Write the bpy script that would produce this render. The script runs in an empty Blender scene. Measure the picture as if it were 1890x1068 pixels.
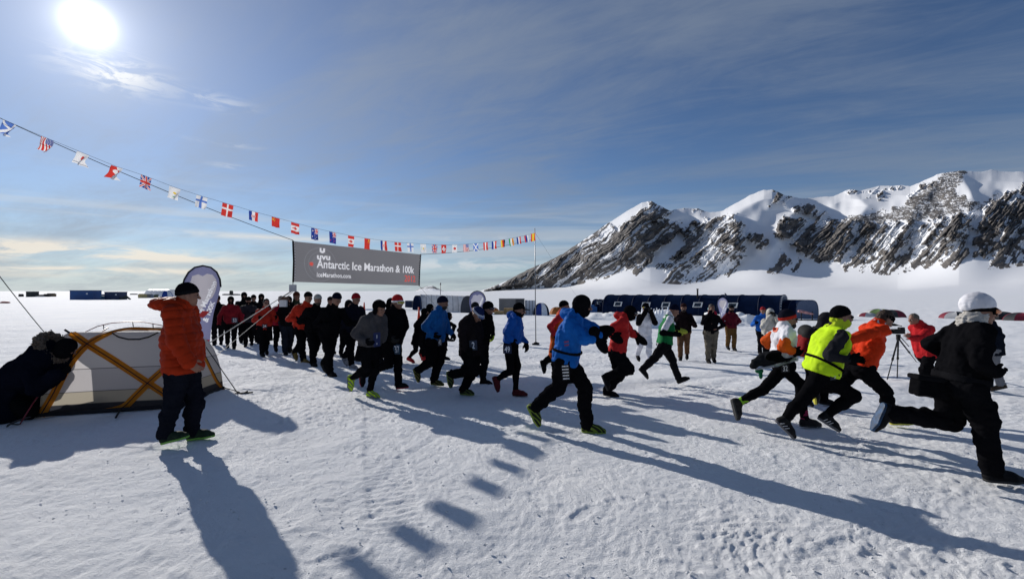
import bpy, math, random
import numpy as np
from mathutils import Vector, Matrix
from mathutils.bvhtree import BVHTree

random.seed(7)
np.random.seed(7)
R = math.radians
scene = bpy.context.scene
col = scene.collection

# ------------------------------------------------------------------ camera
CAMZ = 1.7
F = 840.0            # focal length of the lens, in pixels of the 1890 px wide photograph (16 mm)
CX, CY = 945.0, 537.0
cam_d = bpy.data.cameras.new('camera')
cam = bpy.data.objects.new('camera', cam_d)
col.objects.link(cam)
cam.location = (0, 0, CAMZ)
cam.rotation_euler = (R(90), 0, 0)
cam_d.sensor_width = 36
cam_d.lens = 16
cam_d.shift_y = 3.0 / 1890
cam_d.clip_start = 0.05
cam_d.clip_end = 120000
scene.camera = cam

# ------------------------------------------------------------------ sun, sky, exposure
SUN = Vector((-782, 840, 492)).normalized()
EL = math.asin(SUN.z)
AZ = math.atan2(SUN.x, SUN.y)          # from +Y, clockwise positive
ld = bpy.data.lights.new('sun', 'SUN')
ld.energy = 4.2
ld.angle = R(0.55)
ld.color = (1.0, 0.95, 0.885)
lo = bpy.data.objects.new('sun', ld)
col.objects.link(lo)
lo.rotation_euler = (-SUN).to_track_quat('-Z', 'Y').to_euler()
lo.location = (-60, 64, 40)
scene.view_settings.view_transform = 'Standard'
scene.view_settings.look = 'None'
scene.view_settings.exposure = 0.0
scene.view_settings.gamma = 1.0


class NT:
    """small helper for node trees"""
    def __init__(s, tree):
        s.t = tree
        s.n = tree.nodes
        s.l = tree.links
        s.n.clear()

    def new(s, kind, **kw):
        nd = s.n.new(kind)
        for k, v in kw.items():
            if k in nd.bl_rna.properties:
                setattr(nd, k, v)
            else:
                nd.inputs[k].default_value = v
        return nd

    def link(s, a, b):
        s.l.new(a, b)

    def setin(s, sock, v):
        if isinstance(v, bpy.types.NodeSocket):
            s.l.new(v, sock)
        elif v is not None:
            sock.default_value = v

    def math(s, op, a, b=None, c=None, clamp=False):
        nd = s.n.new('ShaderNodeMath')
        nd.operation = op
        nd.use_clamp = clamp
        s.setin(nd.inputs[0], a)
        s.setin(nd.inputs[1], b)
        s.setin(nd.inputs[2], c)
        return nd.outputs[0]

    def vmath(s, op, a, b=None):
        nd = s.n.new('ShaderNodeVectorMath')
        nd.operation = op
        s.setin(nd.inputs[0], a)
        s.setin(nd.inputs[1], b)
        return nd.outputs['Value' if op in ('DOT_PRODUCT', 'LENGTH', 'DISTANCE') else 'Vector']

    def mix(s, f, a, b, blend='MIX'):
        nd = s.n.new('ShaderNodeMix')
        nd.data_type = 'RGBA'
        nd.blend_type = blend
        s.setin(nd.inputs[0], f)
        s.setin(nd.inputs[6], a)
        s.setin(nd.inputs[7], b)
        return nd.outputs[2]

    def smooth(s, v, lo, hi):
        nd = s.n.new('ShaderNodeMapRange')
        nd.interpolation_type = 'SMOOTHSTEP'
        s.setin(nd.inputs[0], v)
        nd.inputs[1].default_value = lo
        nd.inputs[2].default_value = hi
        return nd.outputs[0]

    def noise(s, vec, scale, detail=4, rough=0.55, dist=0.0):
        nd = s.n.new('ShaderNodeTexNoise')
        s.setin(nd.inputs['Vector'], vec)
        nd.inputs['Scale'].default_value = scale
        nd.inputs['Detail'].default_value = detail
        nd.inputs['Roughness'].default_value = rough
        nd.inputs['Distortion'].default_value = dist
        return nd.outputs[0]

    def comb(s, x, y, z):
        nd = s.n.new('ShaderNodeCombineXYZ')
        for i, v in enumerate((x, y, z)):
            s.setin(nd.inputs[i], v)
        return nd.outputs[0]


world = bpy.data.worlds.new('World')
scene.world = world
world.use_nodes = True
w = NT(world.node_tree)
sky = w.new('ShaderNodeTexSky', sky_type='NISHITA', sun_disc=False)
sky.sun_elevation = EL
sky.sun_rotation = AZ
sky.altitude = 900
sky.air_density = 1.0
sky.dust_density = 0.12
sky.ozone_density = 2.0
tc = w.new('ShaderNodeTexCoord')
dirv = tc.outputs['Generated']
sep = w.new('ShaderNodeSeparateXYZ')
w.link(dirv, sep.inputs[0])
dx, dy, dz = sep.outputs
# tangent-plane style coordinates of the cloud sheet (real sky directions)
dzp = w.math('ADD', w.math('MAXIMUM', dz, 0.0), 0.10)
sx = w.math('DIVIDE', dx, dzp)
sy = w.math('DIVIDE', dy, dzp)
az = w.math('ARCTAN2', dx, dy)
elv = w.math('ARCSINE', w.math('MAXIMUM', w.math('MINIMUM', dz, 1.0), -1.0))
# a) high thin cirrus veil with streaks fanning across the sky
ang = R(-28)
ca, sa = math.cos(ang), math.sin(ang)
ux = w.math('ADD', w.math('MULTIPLY', sx, ca), w.math('MULTIPLY', sy, sa))
uy = w.math('SUBTRACT', w.math('MULTIPLY', sy, ca), w.math('MULTIPLY', sx, sa))
streak = w.noise(w.comb(w.math('MULTIPLY', ux, 0.42), w.math('MULTIPLY', uy, 1.05), 3.3), 1.0, 8, 0.62, 1.1)
broad = w.noise(w.comb(w.math('MULTIPLY', ux, 0.35), w.math('MULTIPLY', uy, 0.55), 9.1), 1.0, 3, 0.5)
fine = w.noise(w.comb(w.math('MULTIPLY', ux, 1.7), w.math('MULTIPLY', uy, 5.0), 6.3), 1.0, 7, 0.68, 1.2)
cir = w.smooth(w.math('ADD', w.math('ADD', w.math('MULTIPLY', streak, 0.42), w.math('MULTIPLY', fine, 0.18)), w.math('MULTIPLY', broad, 0.40)), 0.42, 0.64)
# b) low flat bands near the horizon
bands = w.noise(w.comb(w.math('MULTIPLY', az, 1.5), w.math('MULTIPLY', elv, 26.0), 1.7), 1.0, 5, 0.6, 0.3)
lowm = w.math('MULTIPLY', w.smooth(elv, 0.005, 0.04), w.math('SUBTRACT', 1.0, w.smooth(elv, 0.10, 0.24)))
bandm = w.math('MULTIPLY', w.smooth(bands, 0.46, 0.66), lowm)


def blob(az0, el0, saz, sel, k):
    """a soft patch of cloud centred on a sky direction, ragged by noise"""
    a = w.math('DIVIDE', w.math('SUBTRACT', az, az0), saz)
    e = w.math('DIVIDE', w.math('SUBTRACT', elv, el0), sel)
    d2 = w.math('ADD', w.math('MULTIPLY', a, a), w.math('MULTIPLY', e, e))
    g = w.math('POWER', 2.718, w.math('MULTIPLY', d2, -1.0))
    return w.math('MULTIPLY', g, k)


def px2dir(px, py):
    v = Vector(((px - CX) / F, 1.0, (CY - py) / F)).normalized()
    return math.atan2(v.x, v.y), math.asin(v.z)


rag = w.noise(w.comb(w.math('MULTIPLY', az, 9.0), w.math('MULTIPLY', elv, 42.0), 5.0), 1.0, 6, 0.62, 0.6)
ragm = w.smooth(rag, 0.36, 0.60)
rag2 = w.noise(w.comb(w.math('MULTIPLY', az, 16.0), w.math('MULTIPLY', elv, 60.0), 2.0), 1.0, 6, 0.62, 0.8)
ragm2 = w.smooth(rag2, 0.42, 0.62)
warm = None
for (px, py, sa_, se_, k) in ((90, 462, .17, .013, 2.2), (180, 498, .20, .006, 1.3), (330, 478, .09, .006, .5),
                              (480, 437, .14, .005, .7), (60, 508, .2, .004, .4)):
    a0, e0 = px2dir(px, py)
    b_ = blob(a0, e0, sa_, se_, k)
    warm = b_ if warm is None else w.math('ADD', warm, b_)
warm = w.math('MULTIPLY', warm, ragm, clamp=True)
small = None
for (px, py, sa_, se_, k) in ((208, 133, .055, .022, 1.3), (400, 188, .05, .012, .5), (420, 306, .025, .004, .45),
                              (415, 265, .05, .004, .35), (830, 487, .22, .013, .7), (880, 440, .16, .006, .25)):
    a0, e0 = px2dir(px, py)
    b_ = blob(a0, e0, sa_, se_, k)
    small = b_ if small is None else w.math('ADD', small, b_)
small = w.math('MULTIPLY', small, ragm2, clamp=True)
# c) bright veil round the sun (thin cloud scattering forward)
sd = w.vmath('DOT_PRODUCT', dirv, tuple(SUN))
sang = w.math('ARCCOSINE', w.math('MINIMUM', sd, 0.999999))


def lobe(width, k):
    q = w.math('DIVIDE', sang, width)
    return w.math('MULTIPLY', w.math('POWER', 2.718, w.math('MULTIPLY', w.math('MULTIPLY', q, q), -1.0)), k)


aur = w.math('ADD', w.math('ADD', lobe(R(1.1), 30.0), lobe(R(1.9), 7.0)), w.math('ADD', w.math('ADD', lobe(R(4.6), 3.2), lobe(R(10), 1.6)), lobe(R(30), 1.7)))
skyc = w.mix(1.0, sky.outputs[0], (0.60, 0.735, 0.93, 1), 'MULTIPLY')
hz = w.math('MULTIPLY', w.math('POWER', 2.718, w.math('DIVIDE', w.math('MAXIMUM', elv, 0.0), -0.075)), 0.8)
skyc = w.mix(hz, skyc, (5.8, 6.7, 7.5, 1))
cl1 = w.mix(w.math('MULTIPLY', cir, 0.60), skyc, (2.9, 3.5, 4.45, 1))
cl2 = w.mix(w.math('MULTIPLY', bandm, 0.5), cl1, (6.6, 7.1, 7.6, 1))
cl3 = w.mix(w.math('MULTIPLY', small, 0.8), cl2, (9.0, 9.2, 9.4, 1))
cl4 = w.mix(w.math('MULTIPLY', warm, 0.85), cl3, (10.5, 9.6, 8.2, 1))
nearsun = w.mix(1.0, cl4, w.mix(1.0, (1, .985, .95, 1), w.comb(aur, aur, aur), 'MULTIPLY'), 'ADD')
bg = w.new('ShaderNodeBackground')
bg.inputs['Strength'].default_value = 0.078
w.link(nearsun, bg.inputs['Color'])
wo = w.new('ShaderNodeOutputWorld')
w.link(bg.outputs[0], wo.inputs[0])
world.cycles.sampling_method = 'MANUAL'
world.cycles.sample_map_resolution = 1024
scene.cycles.max_bounces = 6
scene.cycles.use_denoising = True

# ------------------------------------------------------------------ general helpers


def mesh_obj(name, verts, faces, mats, parent=None, smooth=True, mat_idx=None):
    verts = np.asarray(verts, dtype=np.float32).reshape(-1, 3)
    me = bpy.data.meshes.new(name)
    if isinstance(faces, np.ndarray):
        n, k = faces.shape
        me.vertices.add(len(verts))
        me.vertices.foreach_set('co', verts.ravel())
        me.loops.add(n * k)
        me.loops.foreach_set('vertex_index', faces.astype(np.int32).ravel())
        me.polygons.add(n)
        me.polygons.foreach_set('loop_start', np.arange(0, n * k, k, dtype=np.int32))
        me.update(calc_edges=True)
    else:
        me.from_pydata(verts.tolist(), [], faces)
        me.update()
    for m in (mats if isinstance(mats, (list, tuple)) else [mats]):
        me.materials.append(m)
    if mat_idx is not None:
        me.polygons.foreach_set('material_index', np.asarray(mat_idx, dtype=np.int32))
    if smooth:
        me.polygons.foreach_set('use_smooth', np.ones(len(me.polygons), dtype=bool))
    o = bpy.data.objects.new(name, me)
    col.objects.link(o)
    if parent is not None:
        o.parent = parent
        o.matrix_parent_inverse = parent_inv(parent)
    return o


def parent_inv(p):
    m = Matrix.LocRotScale(p.location, p.rotation_euler, p.scale)
    return m.inverted()


def tag(o, label, cat, group=None):
    o['label'] = label
    o['category'] = cat
    if group:
        o['group'] = group
    return o


def struct(o, kind='structure'):
    o['kind'] = kind
    return o


def empty(name, loc, label, cat, group=None):
    o = bpy.data.objects.new(name, None)
    col.objects.link(o)
    o.location = loc
    o.empty_display_size = 0.1
    return tag(o, label, cat, group)


class MB:
    """collects simple solids into one mesh"""
    def __init__(s):
        s.v = []
        s.f = []
        s.mi = []

    def add(s, vs, fs, mi=0):
        b = len(s.v)
        s.v += [tuple(map(float, v)) for v in vs]
        s.f += [tuple(b + i for i in f) for f in fs]
        s.mi += [mi] * len(fs)

    def box(s, lo, hi, mi=0, M=None):
        x0, y0, z0 = lo
        x1, y1, z1 = hi
        vs = [Vector(p) for p in ((x0, y0, z0), (x1, y0, z0), (x1, y1, z0), (x0, y1, z0), (x0, y0, z1), (x1, y0, z1), (x1, y1, z1), (x0, y1, z1))]
        if M is not None:
            vs = [M @ v for v in vs]
        s.add(vs, [(0, 3, 2, 1), (4, 5, 6, 7), (0, 1, 5, 4), (1, 2, 6, 5), (2, 3, 7, 6), (3, 0, 4, 7)], mi)

    def tube(s, pts, r, n=8, mi=0, caps=True):
        pts = [Vector(p) for p in pts]
        rs = r if isinstance(r, (list, tuple)) else [r] * len(pts)
        rings = []
        prev = None
        for i, p in enumerate(pts):
            t = (pts[min(i + 1, len(pts) - 1)] - pts[max(i - 1, 0)]).normalized()
            a = Vector((0, 0, 1)) if abs(t.z) < 0.9 else Vector((1, 0, 0))
            x = t.cross(a).normalized() if prev is None else (prev - t * prev.dot(t)).normalized()
            prev = x
            y = t.cross(x)
            rings.append([p + (x * math.cos(2 * math.pi * k / n) + y * math.sin(2 * math.pi * k / n)) * rs[i] for k in range(n)])
        vs = [v for rg in rings for v in rg]
        fs = []
        for i in range(len(pts) - 1):
            for k in range(n):
                a, b = i * n + k, i * n + (k + 1) % n
                fs.append((a, b, b + n, a + n))
        if caps:
            fs.append(tuple(range(n - 1, -1, -1)))
            m = (len(pts) - 1) * n
            fs.append(tuple(range(m, m + n)))
        s.add(vs, fs, mi)

    def build(s, name, mats, parent=None, smooth=False):
        return mesh_obj(name, s.v, s.f, mats, parent, smooth, s.mi if len(s.f) else None)


def ray(px, py):
    return Vector(((px - CX) / F, 1.0, (CY - py) / F))


CAM = Vector((0, 0, CAMZ))


def at(px, py, Y):
    """the point seen at a pixel of the photo, Y metres in front of the camera"""
    return CAM + ray(px, py) * Y


# ---------------------------------------------------------------- materials
_mats = {}


def pmat(name, rgb, rough=0.8, metal=0.0, bump=0.0, bscale=60.0, vary=0.12, vscale=6.0, spec=0.3, translucent=0.0, coat=0.0):
    key = (name, tuple(rgb), rough, metal, bump, bscale, vary, vscale, translucent)
    if key in _mats:
        return _mats[key]
    m = bpy.data.materials.new(name)
    m.use_nodes = True
    t = NT(m.node_tree)
    out = t.new('ShaderNodeOutputMaterial')
    p = t.new('ShaderNodeBsdfPrincipled')
    p.inputs['Roughness'].default_value = rough
    p.inputs['Metallic'].default_value = metal
    p.inputs['Specular IOR Level'].default_value = spec
    p.inputs['Coat Weight'].default_value = coat
    tcn = t.new('ShaderNodeTexCoord')
    co = tcn.outputs['Object']
    c = (rgb[0], rgb[1], rgb[2], 1)
    if vary > 0:
        nz = t.noise(co, vscale, 5, 0.6)
        f = t.smooth(nz, 0.3, 0.7)
        dark = tuple(x * (1 - vary) for x in rgb) + (1,)
        lite = tuple(min(1, x * (1 + vary)) for x in rgb) + (1,)
        t.link(t.mix(f, dark, lite), p.inputs['Base Color'])
    else:
        p.inputs['Base Color'].default_value = c
    if bump > 0:
        nb = t.noise(co, bscale, 3, 0.6)
        b = t.new('ShaderNodeBump')
        b.inputs['Strength'].default_value = bump
        b.inputs['Distance'].default_value = 0.01
        t.link(nb, b.inputs['Height'])
        t.link(b.outputs[0], p.inputs['Normal'])
    if translucent > 0:
        tr = t.new('ShaderNodeBsdfTranslucent')
        tr.inputs['Color'].default_value = c
        mx = t.new('ShaderNodeMixShader')
        mx.inputs[0].default_value = translucent
        t.link(p.outputs[0], mx.inputs[1])
        t.link(tr.outputs[0], mx.inputs[2])
        t.link(mx.outputs[0], out.inputs[0])
    else:
        t.link(p.outputs[0], out.inputs[0])
    _mats[key] = m
    return m


# ---------------------------------------------------------------- noise (numpy)
_rng = np.random.RandomState(11)
_T2 = _rng.rand(256, 256).astype(np.float32)
_T3 = _rng.rand(32, 32, 32).astype(np.float32)


def vnoise2(x, y):
    xi = np.floor(x).astype(np.int64)
    yi = np.floor(y).astype(np.int64)
    fx = x - xi
    fy = y - yi
    fx = fx * fx * fx * (fx * (fx * 6 - 15) + 10)
    fy = fy * fy * fy * (fy * (fy * 6 - 15) + 10)
    x0, x1, y0, y1 = xi & 255, (xi + 1) & 255, yi & 255, (yi + 1) & 255
    a = _T2[x0, y0] * (1 - fx) + _T2[x1, y0] * fx
    b = _T2[x0, y1] * (1 - fx) + _T2[x1, y1] * fx
    return (a * (1 - fy) + b * fy) * 2 - 1


def fbm2(x, y, o=4, g=0.5, l=2.03):
    s = np.zeros_like(x)
    a = 1.0
    for i in range(o):
        s += a * vnoise2(x + 17.3 * i, y + 5.1 * i)
        x = x * l
        y = y * l
        a *= g
    return s


def vnoise3(p):
    i = np.floor(p).astype(np.int64)
    f = p - i
    f = f * f * (3 - 2 * f)
    i0 = i & 31
    i1 = (i + 1) & 31
    r = 0
    for a in (0, 1):
        for b in (0, 1):
            for c in (0, 1):
                wgt = (f[:, 0] if a else 1 - f[:, 0]) * (f[:, 1] if b else 1 - f[:, 1]) * (f[:, 2] if c else 1 - f[:, 2])
                r = r + wgt * _T3[(i1 if a else i0)[:, 0], (i1 if b else i0)[:, 1], (i1 if c else i0)[:, 2]]
    return r * 2 - 1


def sstep(x, a, b):
    t = np.clip((x - a) / (b - a), 0, 1)
    return t * t * (3 - 2 * t)

# ------------------------------------------------------------------ snow ground


def ground_base(x, y):
    """large shape of the snowfield: level on the left, falling gently away to the right"""
    x = np.asarray(x, dtype=np.float64)
    y = np.asarray(y, dtype=np.float64)
    r = np.sqrt(x * x + y * y)
    a = x / np.maximum(np.abs(y), 0.3 * r + 1e-3) * np.where(y >= 0, 1, 1)
    s = 0.016 + 0.040 * sstep(a, -0.7, 0.25)
    s = np.where(y < 0, 0.03, s)
    e = np.maximum(r - 5.0, 0)
    return -s * 60.0 * (1 - np.exp(-e / 60.0))


def gz(x, y):
    return float(ground_base(x, y))


def on_ground(px, py):
    """ground point seen at a pixel"""
    d = ray(px, py)
    z = 0.0
    p = CAM + d
    for _ in range(40):
        t = (z - CAMZ) / d.z
        p = CAM + d * t
        z = gz(p.x, p.y)
    return Vector((p.x, p.y, z))


def track(x, y, x0, y0, x1, y1):
    """distance across and along a straight vehicle track"""
    L = math.hypot(x1 - x0, y1 - y0)
    tx, ty = (x1 - x0) / L, (y1 - y0) / L
    s = (x - x0) * tx + (y - y0) * ty
    d = (x - x0) * -ty + (y - y0) * tx
    return s, d


def build_ground():
    r = np.concatenate([[0.0, 0.25, 0.5, 0.75], np.exp(np.linspace(math.log(0.95), math.log(42), 640))[:-1],
                        np.exp(np.linspace(math.log(42), math.log(60000), 190))])
    th = np.concatenate([np.linspace(R(-180), R(-60), 90)[:-1], np.linspace(R(-60), R(60), 860)[:-1], np.linspace(R(60), R(180), 90)])[:-1]
    RR, TH = np.meshgrid(r, th, indexing='ij')
    X = RR * np.sin(TH)
    Y = RR * np.cos(TH)
    Z = ground_base(X, Y)
    fade = 1 - sstep(RR, 25, 60)
    fade2 = 1 - sstep(RR, 150, 500)
    wx = X + 0.15 * vnoise2(X * 1.7, Y * 1.7)
    wy = Y + 0.15 * vnoise2(X * 1.7 + 40, Y * 1.7 + 9)
    # trampled, crusty surface: rough patches between smoother wind-packed ones
    patch = sstep(fbm2(X * 0.45 + 3, Y * 0.45 + 8, 3), -0.35, 0.55)
    n1 = fbm2(wx * 9, wy * 9, 3, 0.6)
    n2 = fbm2(wx * 23, wy * 23, 2, 0.6)
    lump = np.abs(fbm2(wx * 14 + 70, wy * 14, 2, 0.6))
    Z = Z + fade * ((0.45 + 0.5 * patch) * (0.0078 * n1 + 0.0085 * n2) + 0.008 * patch * np.maximum(lump - 0.35, 0))
    Z = Z + fade * 0.010 * fbm2(X * 2.1, Y * 2.1, 3) + fade2 * 0.03 * fbm2(X * 0.35, Y * 0.5, 3)
    # wind ridges, elongated
    ca, sa = math.cos(R(38)), math.sin(R(38))
    U = X * ca + Y * sa
    V = -X * sa + Y * ca
    Z = Z + fade2 * 0.03 * fbm2(U * 0.22, V * 1.1, 3) * sstep(RR, 4, 12)
    # two ribbed tracks of a tracked vehicle in the foreground
    for (a, b, c, d, hw, ph) in ((-1.9, 6.4, -0.35, 1.9, 0.23, 0.0), (-3.1, 5.6, -1.5, 1.4, 0.23, 1.0), (1.0, 2.2, 9.0, 4.6, 0.25, 2.0)):
        s, q = track(X, Y, a, b, c, d)
        q = q + 0.05 * vnoise2(s * 0.6, s * 0 + ph)
        m = (1 - sstep(np.abs(q), hw * 0.75, hw)) * fade * sstep(fbm2(X * 0.8 + ph * 9, Y * 0.8, 2), -0.5, 0.2)
        Z = Z + m * (0.0045 * np.sin(s * 2 * math.pi / 0.085 + 2.2 * vnoise2(q * 9, s * 1.3)) - 0.007)
        edge = np.exp(-((np.abs(q) - hw) / 0.05) ** 2) * fade
        Z = Z + edge * 0.008 * (0.6 + vnoise2(X * 11, Y * 11))
    # footprints
    rs = np.random.RandomState(5)
    pr, pt = [], []
    for k in range(420):
        rr_ = 1.6 + 20 * rs.rand() ** 1.6
        tt = R(-58 + 116 * rs.rand())
        x0, y0 = rr_ * math.sin(tt), rr_ * math.cos(tt)
        an = R(rs.normal(-15, 35))
        i0, i1 = np.searchsorted(r, [rr_ - 0.3, rr_ + 0.3])
        dth = 0.3 / rr_
        j0, j1 = np.searchsorted(th, [tt - dth, tt + dth])
        if i1 <= i0 or j1 <= j0:
            continue
        xs, ys = X[i0:i1, j0:j1] - x0, Y[i0:i1, j0:j1] - y0
        u = xs * math.cos(an) + ys * math.sin(an)
        v = -xs * math.sin(an) + ys * math.cos(an)
        e = (u / 0.15) ** 2 + (v / 0.055) ** 2
        dep = rs.uniform(0.002, 0.008)
        Z[i0:i1, j0:j1] += -dep * (1 - sstep(e, 0.5, 1.25)) + dep * 0.55 * np.exp(-((np.sqrt(e) - 1.35) / 0.22) ** 2)
    nr, nt = X.shape
    verts = np.stack([X, Y, Z], -1).reshape(-1, 3)
    idx = np.arange(nr * nt).reshape(nr, nt)
    nxt = np.roll(idx, -1, axis=1)
    f = np.stack([idx[:-1], idx[1:], nxt[1:], nxt[:-1]], -1).reshape(-1, 4)
    f = f[:, ::-1] if False else f
    return verts, f


def snow_material():
    m = bpy.data.materials.new('snow')
    m.use_nodes = True
    t = NT(m.node_tree)
    out = t.new('ShaderNodeOutputMaterial')
    p = t.new('ShaderNodeBsdfPrincipled')
    p.inputs['Roughness'].default_value = 0.8
    p.inputs['Specular IOR Level'].default_value = 0.08
    geo = t.new('ShaderNodeNewGeometry')
    pos = geo.outputs['Position']
    big = t.noise(pos, 0.35, 5, 0.6)
    fine = t.noise(pos, 14, 4, 0.65)
    c = t.mix(t.smooth(big, 0.35, 0.65), (0.83, 0.845, 0.865, 1), (0.89, 0.893, 0.895, 1))
    c = t.mix(t.math('MULTIPLY', t.smooth(fine, 0.55, 0.8), 0.25), c, (0.72, 0.77, 0.84, 1))
    t.link(c, p.inputs['Base Color'])
    n1 = t.noise(pos, 62, 6, 0.74)
    n2 = t.noise(pos, 4.5, 6, 0.62)
    vo = t.new('ShaderNodeTexVoronoi', feature='F1')
    vo.inputs['Scale'].default_value = 17
    t.link(pos, vo.inputs['Vector'])
    h = t.math('ADD', t.math('ADD', t.math('MULTIPLY', n1, 0.025), t.math('MULTIPLY', n2, 0.030)), t.math('MULTIPLY', vo.outputs['Distance'], 0.006))
    b = t.new('ShaderNodeBump')
    b.inputs['Strength'].default_value = 0.85
    b.inputs['Distance'].default_value = 1.0
    t.link(h, b.inputs['Height'])
    t.link(b.outputs[0], p.inputs['Normal'])
    t.link(p.outputs[0], out.inputs[0])
    return m


SNOW = snow_material()
_v, _f = build_ground()
ground = struct(mesh_obj('snow_ground', _v, _f, SNOW))

# ------------------------------------------------------------------ mountains


def poly_dist(px, py, poly):
    """signed distance to a polygon, positive inside"""
    P = np.asarray(poly, dtype=np.float64)
    d = np.full(px.shape, 1e9)
    ins = np.zeros(px.shape, dtype=bool)
    n = len(P)
    for i in range(n):
        ax, ay = P[i]
        bx, by = P[(i + 1) % n]
        ex, ey = bx - ax, by - ay
        t = np.clip(((px - ax) * ex + (py - ay) * ey) / (ex * ex + ey * ey + 1e-9), 0, 1)
        d = np.minimum(d, np.hypot(px - ax - t * ex, py - ay - t * ey))
        c = ((ay > py) != (by > py)) & (px < (bx - ax) * (py - ay) / (by - ay + 1e-12) + ax)
        ins ^= c
    return np.where(ins, d, -d)


RIDGE = [(800, 556), (870, 546), (905, 532), (940, 515), (985, 493), (1000, 487), (1040, 467), (1080, 440), (1130, 408), (1160, 388), (1185, 374), (1203, 372),
         (1215, 379), (1238, 388), (1262, 384), (1290, 385), (1310, 391), (1330, 392), (1355, 376), (1385, 360), (1410, 351), (1425, 350), (1445, 358),
         (1475, 366), (1500, 366), (1540, 362), (1560, 352), (1570, 350), (1590, 352), (1600, 349), (1625, 344), (1665, 343), (1680, 345), (1700, 336),
         (1730, 322), (1770, 315), (1800, 317), (1830, 314), (1890, 318), (1960, 306), (2060, 318), (2200, 352), (2400, 410)]
LOWER = [(800, 560), (910, 535), (960, 531), (1020, 531), (1060, 527), (1113, 516), (1160, 508), (1212, 522), (1260, 526), (1350, 512), (1420, 506), (1500, 500),
         (1640, 509), (1700, 498), (1840, 498), (1890, 490), (2050, 490), (2400, 500)]
ROCKS = [  # outlines of the rock faces
    ([(1207, 352), (1240, 388), (1222, 402), (1205, 410), (1214, 412), (1249, 408), (1258, 418), (1236, 440), (1222, 452), (1205, 475), (1180, 502), (1150, 503),
      (1134, 507), (1113, 515), (1060, 527), (1018, 531), (940, 531), (896, 536), (934, 504), (979, 481), (1034, 456), (1086, 426), (1120, 410), (1140, 420), (1160, 408), (1196, 376)], 1.0),
    ([(1281, 414), (1300, 404), (1323, 398), (1356, 395), (1371, 412), (1384, 436), (1376, 461), (1362, 490), (1347, 507), (1318, 514), (1296, 520), (1270, 522),
      (1233, 531), (1212, 534), (1228, 508), (1216, 495), (1254, 468), (1262, 448), (1262, 430)], 1.0),
    ([(1376, 420), (1410, 436), (1418, 450), (1404, 460), (1385, 452)], 0.5),
    ([(1420, 500), (1444, 463), (1455, 484), (1438, 507)], 0.8),
    ([(1463, 494), (1473, 476), (1479, 500), (1470, 508)], 0.6),
    ([(1432, 338), (1482, 360), (1448, 371), (1418, 379), (1432, 364)], 0.7),
    ([(1458, 381), (1500, 377), (1524, 392), (1516, 402), (1464, 390)], 0.5),
    ([(1447, 402), (1510, 406), (1600, 412), (1700, 408), (1790, 392), (1806, 384), (1796, 410), (1786, 440), (1788, 466), (1764, 491), (1730, 486), (1707, 495),
      (1688, 494), (1660, 505), (1642, 509), (1611, 507), (1580, 498), (1555, 495), (1548, 480), (1524, 479), (1503, 479), (1478, 467), (1460, 448), (1432, 432)], 0.82),
    ([(1812, 384), (1850, 362), (1900, 336), (1980, 330), (2100, 340), (2100, 480), (1960, 490), (1890, 488), (1846, 498), (1828, 491), (1834, 458), (1820, 476), (1800, 470), (1797, 440), (1806, 415)], 0.85),
    ([(1688, 352), (1712, 337), (1720, 338), (1690, 358), (1672, 362)], 0.8),
    ([(1560, 354), (1572, 349), (1600, 350), (1660, 342), (1668, 346), (1640, 352), (1620, 366), (1618, 362)], 0.5),
    ([(1262, 386), (1290, 384), (1318, 391), (1300, 391)], 0.1),
]
SCREE = [
    ([(1447, 400), (1524, 402), (1560, 397), (1602, 388), (1663, 380), (1679, 362), (1710, 339), (1738, 316), (1776, 300), (1788, 318), (1768, 352), (1796, 370), (1815, 370), (1890, 338),
      (1960, 320), (1960, 350), (1850, 368), (1800, 394), (1700, 412), (1600, 416), (1510, 412), (1447, 408)], 0.62),
    ([(1196, 378), (1226, 388), (1212, 410), (1140, 424), (1160, 408)], 0.6),
    ([(1300, 404), (1356, 396), (1362, 406), (1296, 440), (1262, 470), (1254, 462), (1272, 425)], 0.45),
]


CRESTS = [([(1206, 373), (1170, 420), (1120, 480), (1090, 524)], 150, 40),
          ([(1240, 388), (1262, 384)], 60, 30),
          ([(1425, 350), (1395, 372), (1356, 396), (1362, 430), (1340, 505)], 190, 42),
          ([(1425, 350), (1470, 392), (1448, 405), (1410, 500)], 90, 30),
          ([(1570, 350), (1600, 380), (1570, 420), (1540, 500)], 110, 34),
          ([(1741, 324), (1690, 380), (1665, 430), (1620, 505)], 150, 40),
          ([(1770, 315), (1800, 370), (1770, 430), (1735, 490)], 110, 36),
          ([(1890, 334), (1860, 400), (1850, 496)], 170, 40),
          ([(2060, 318), (2010, 400), (1980, 490)], 170, 45)]


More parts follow.
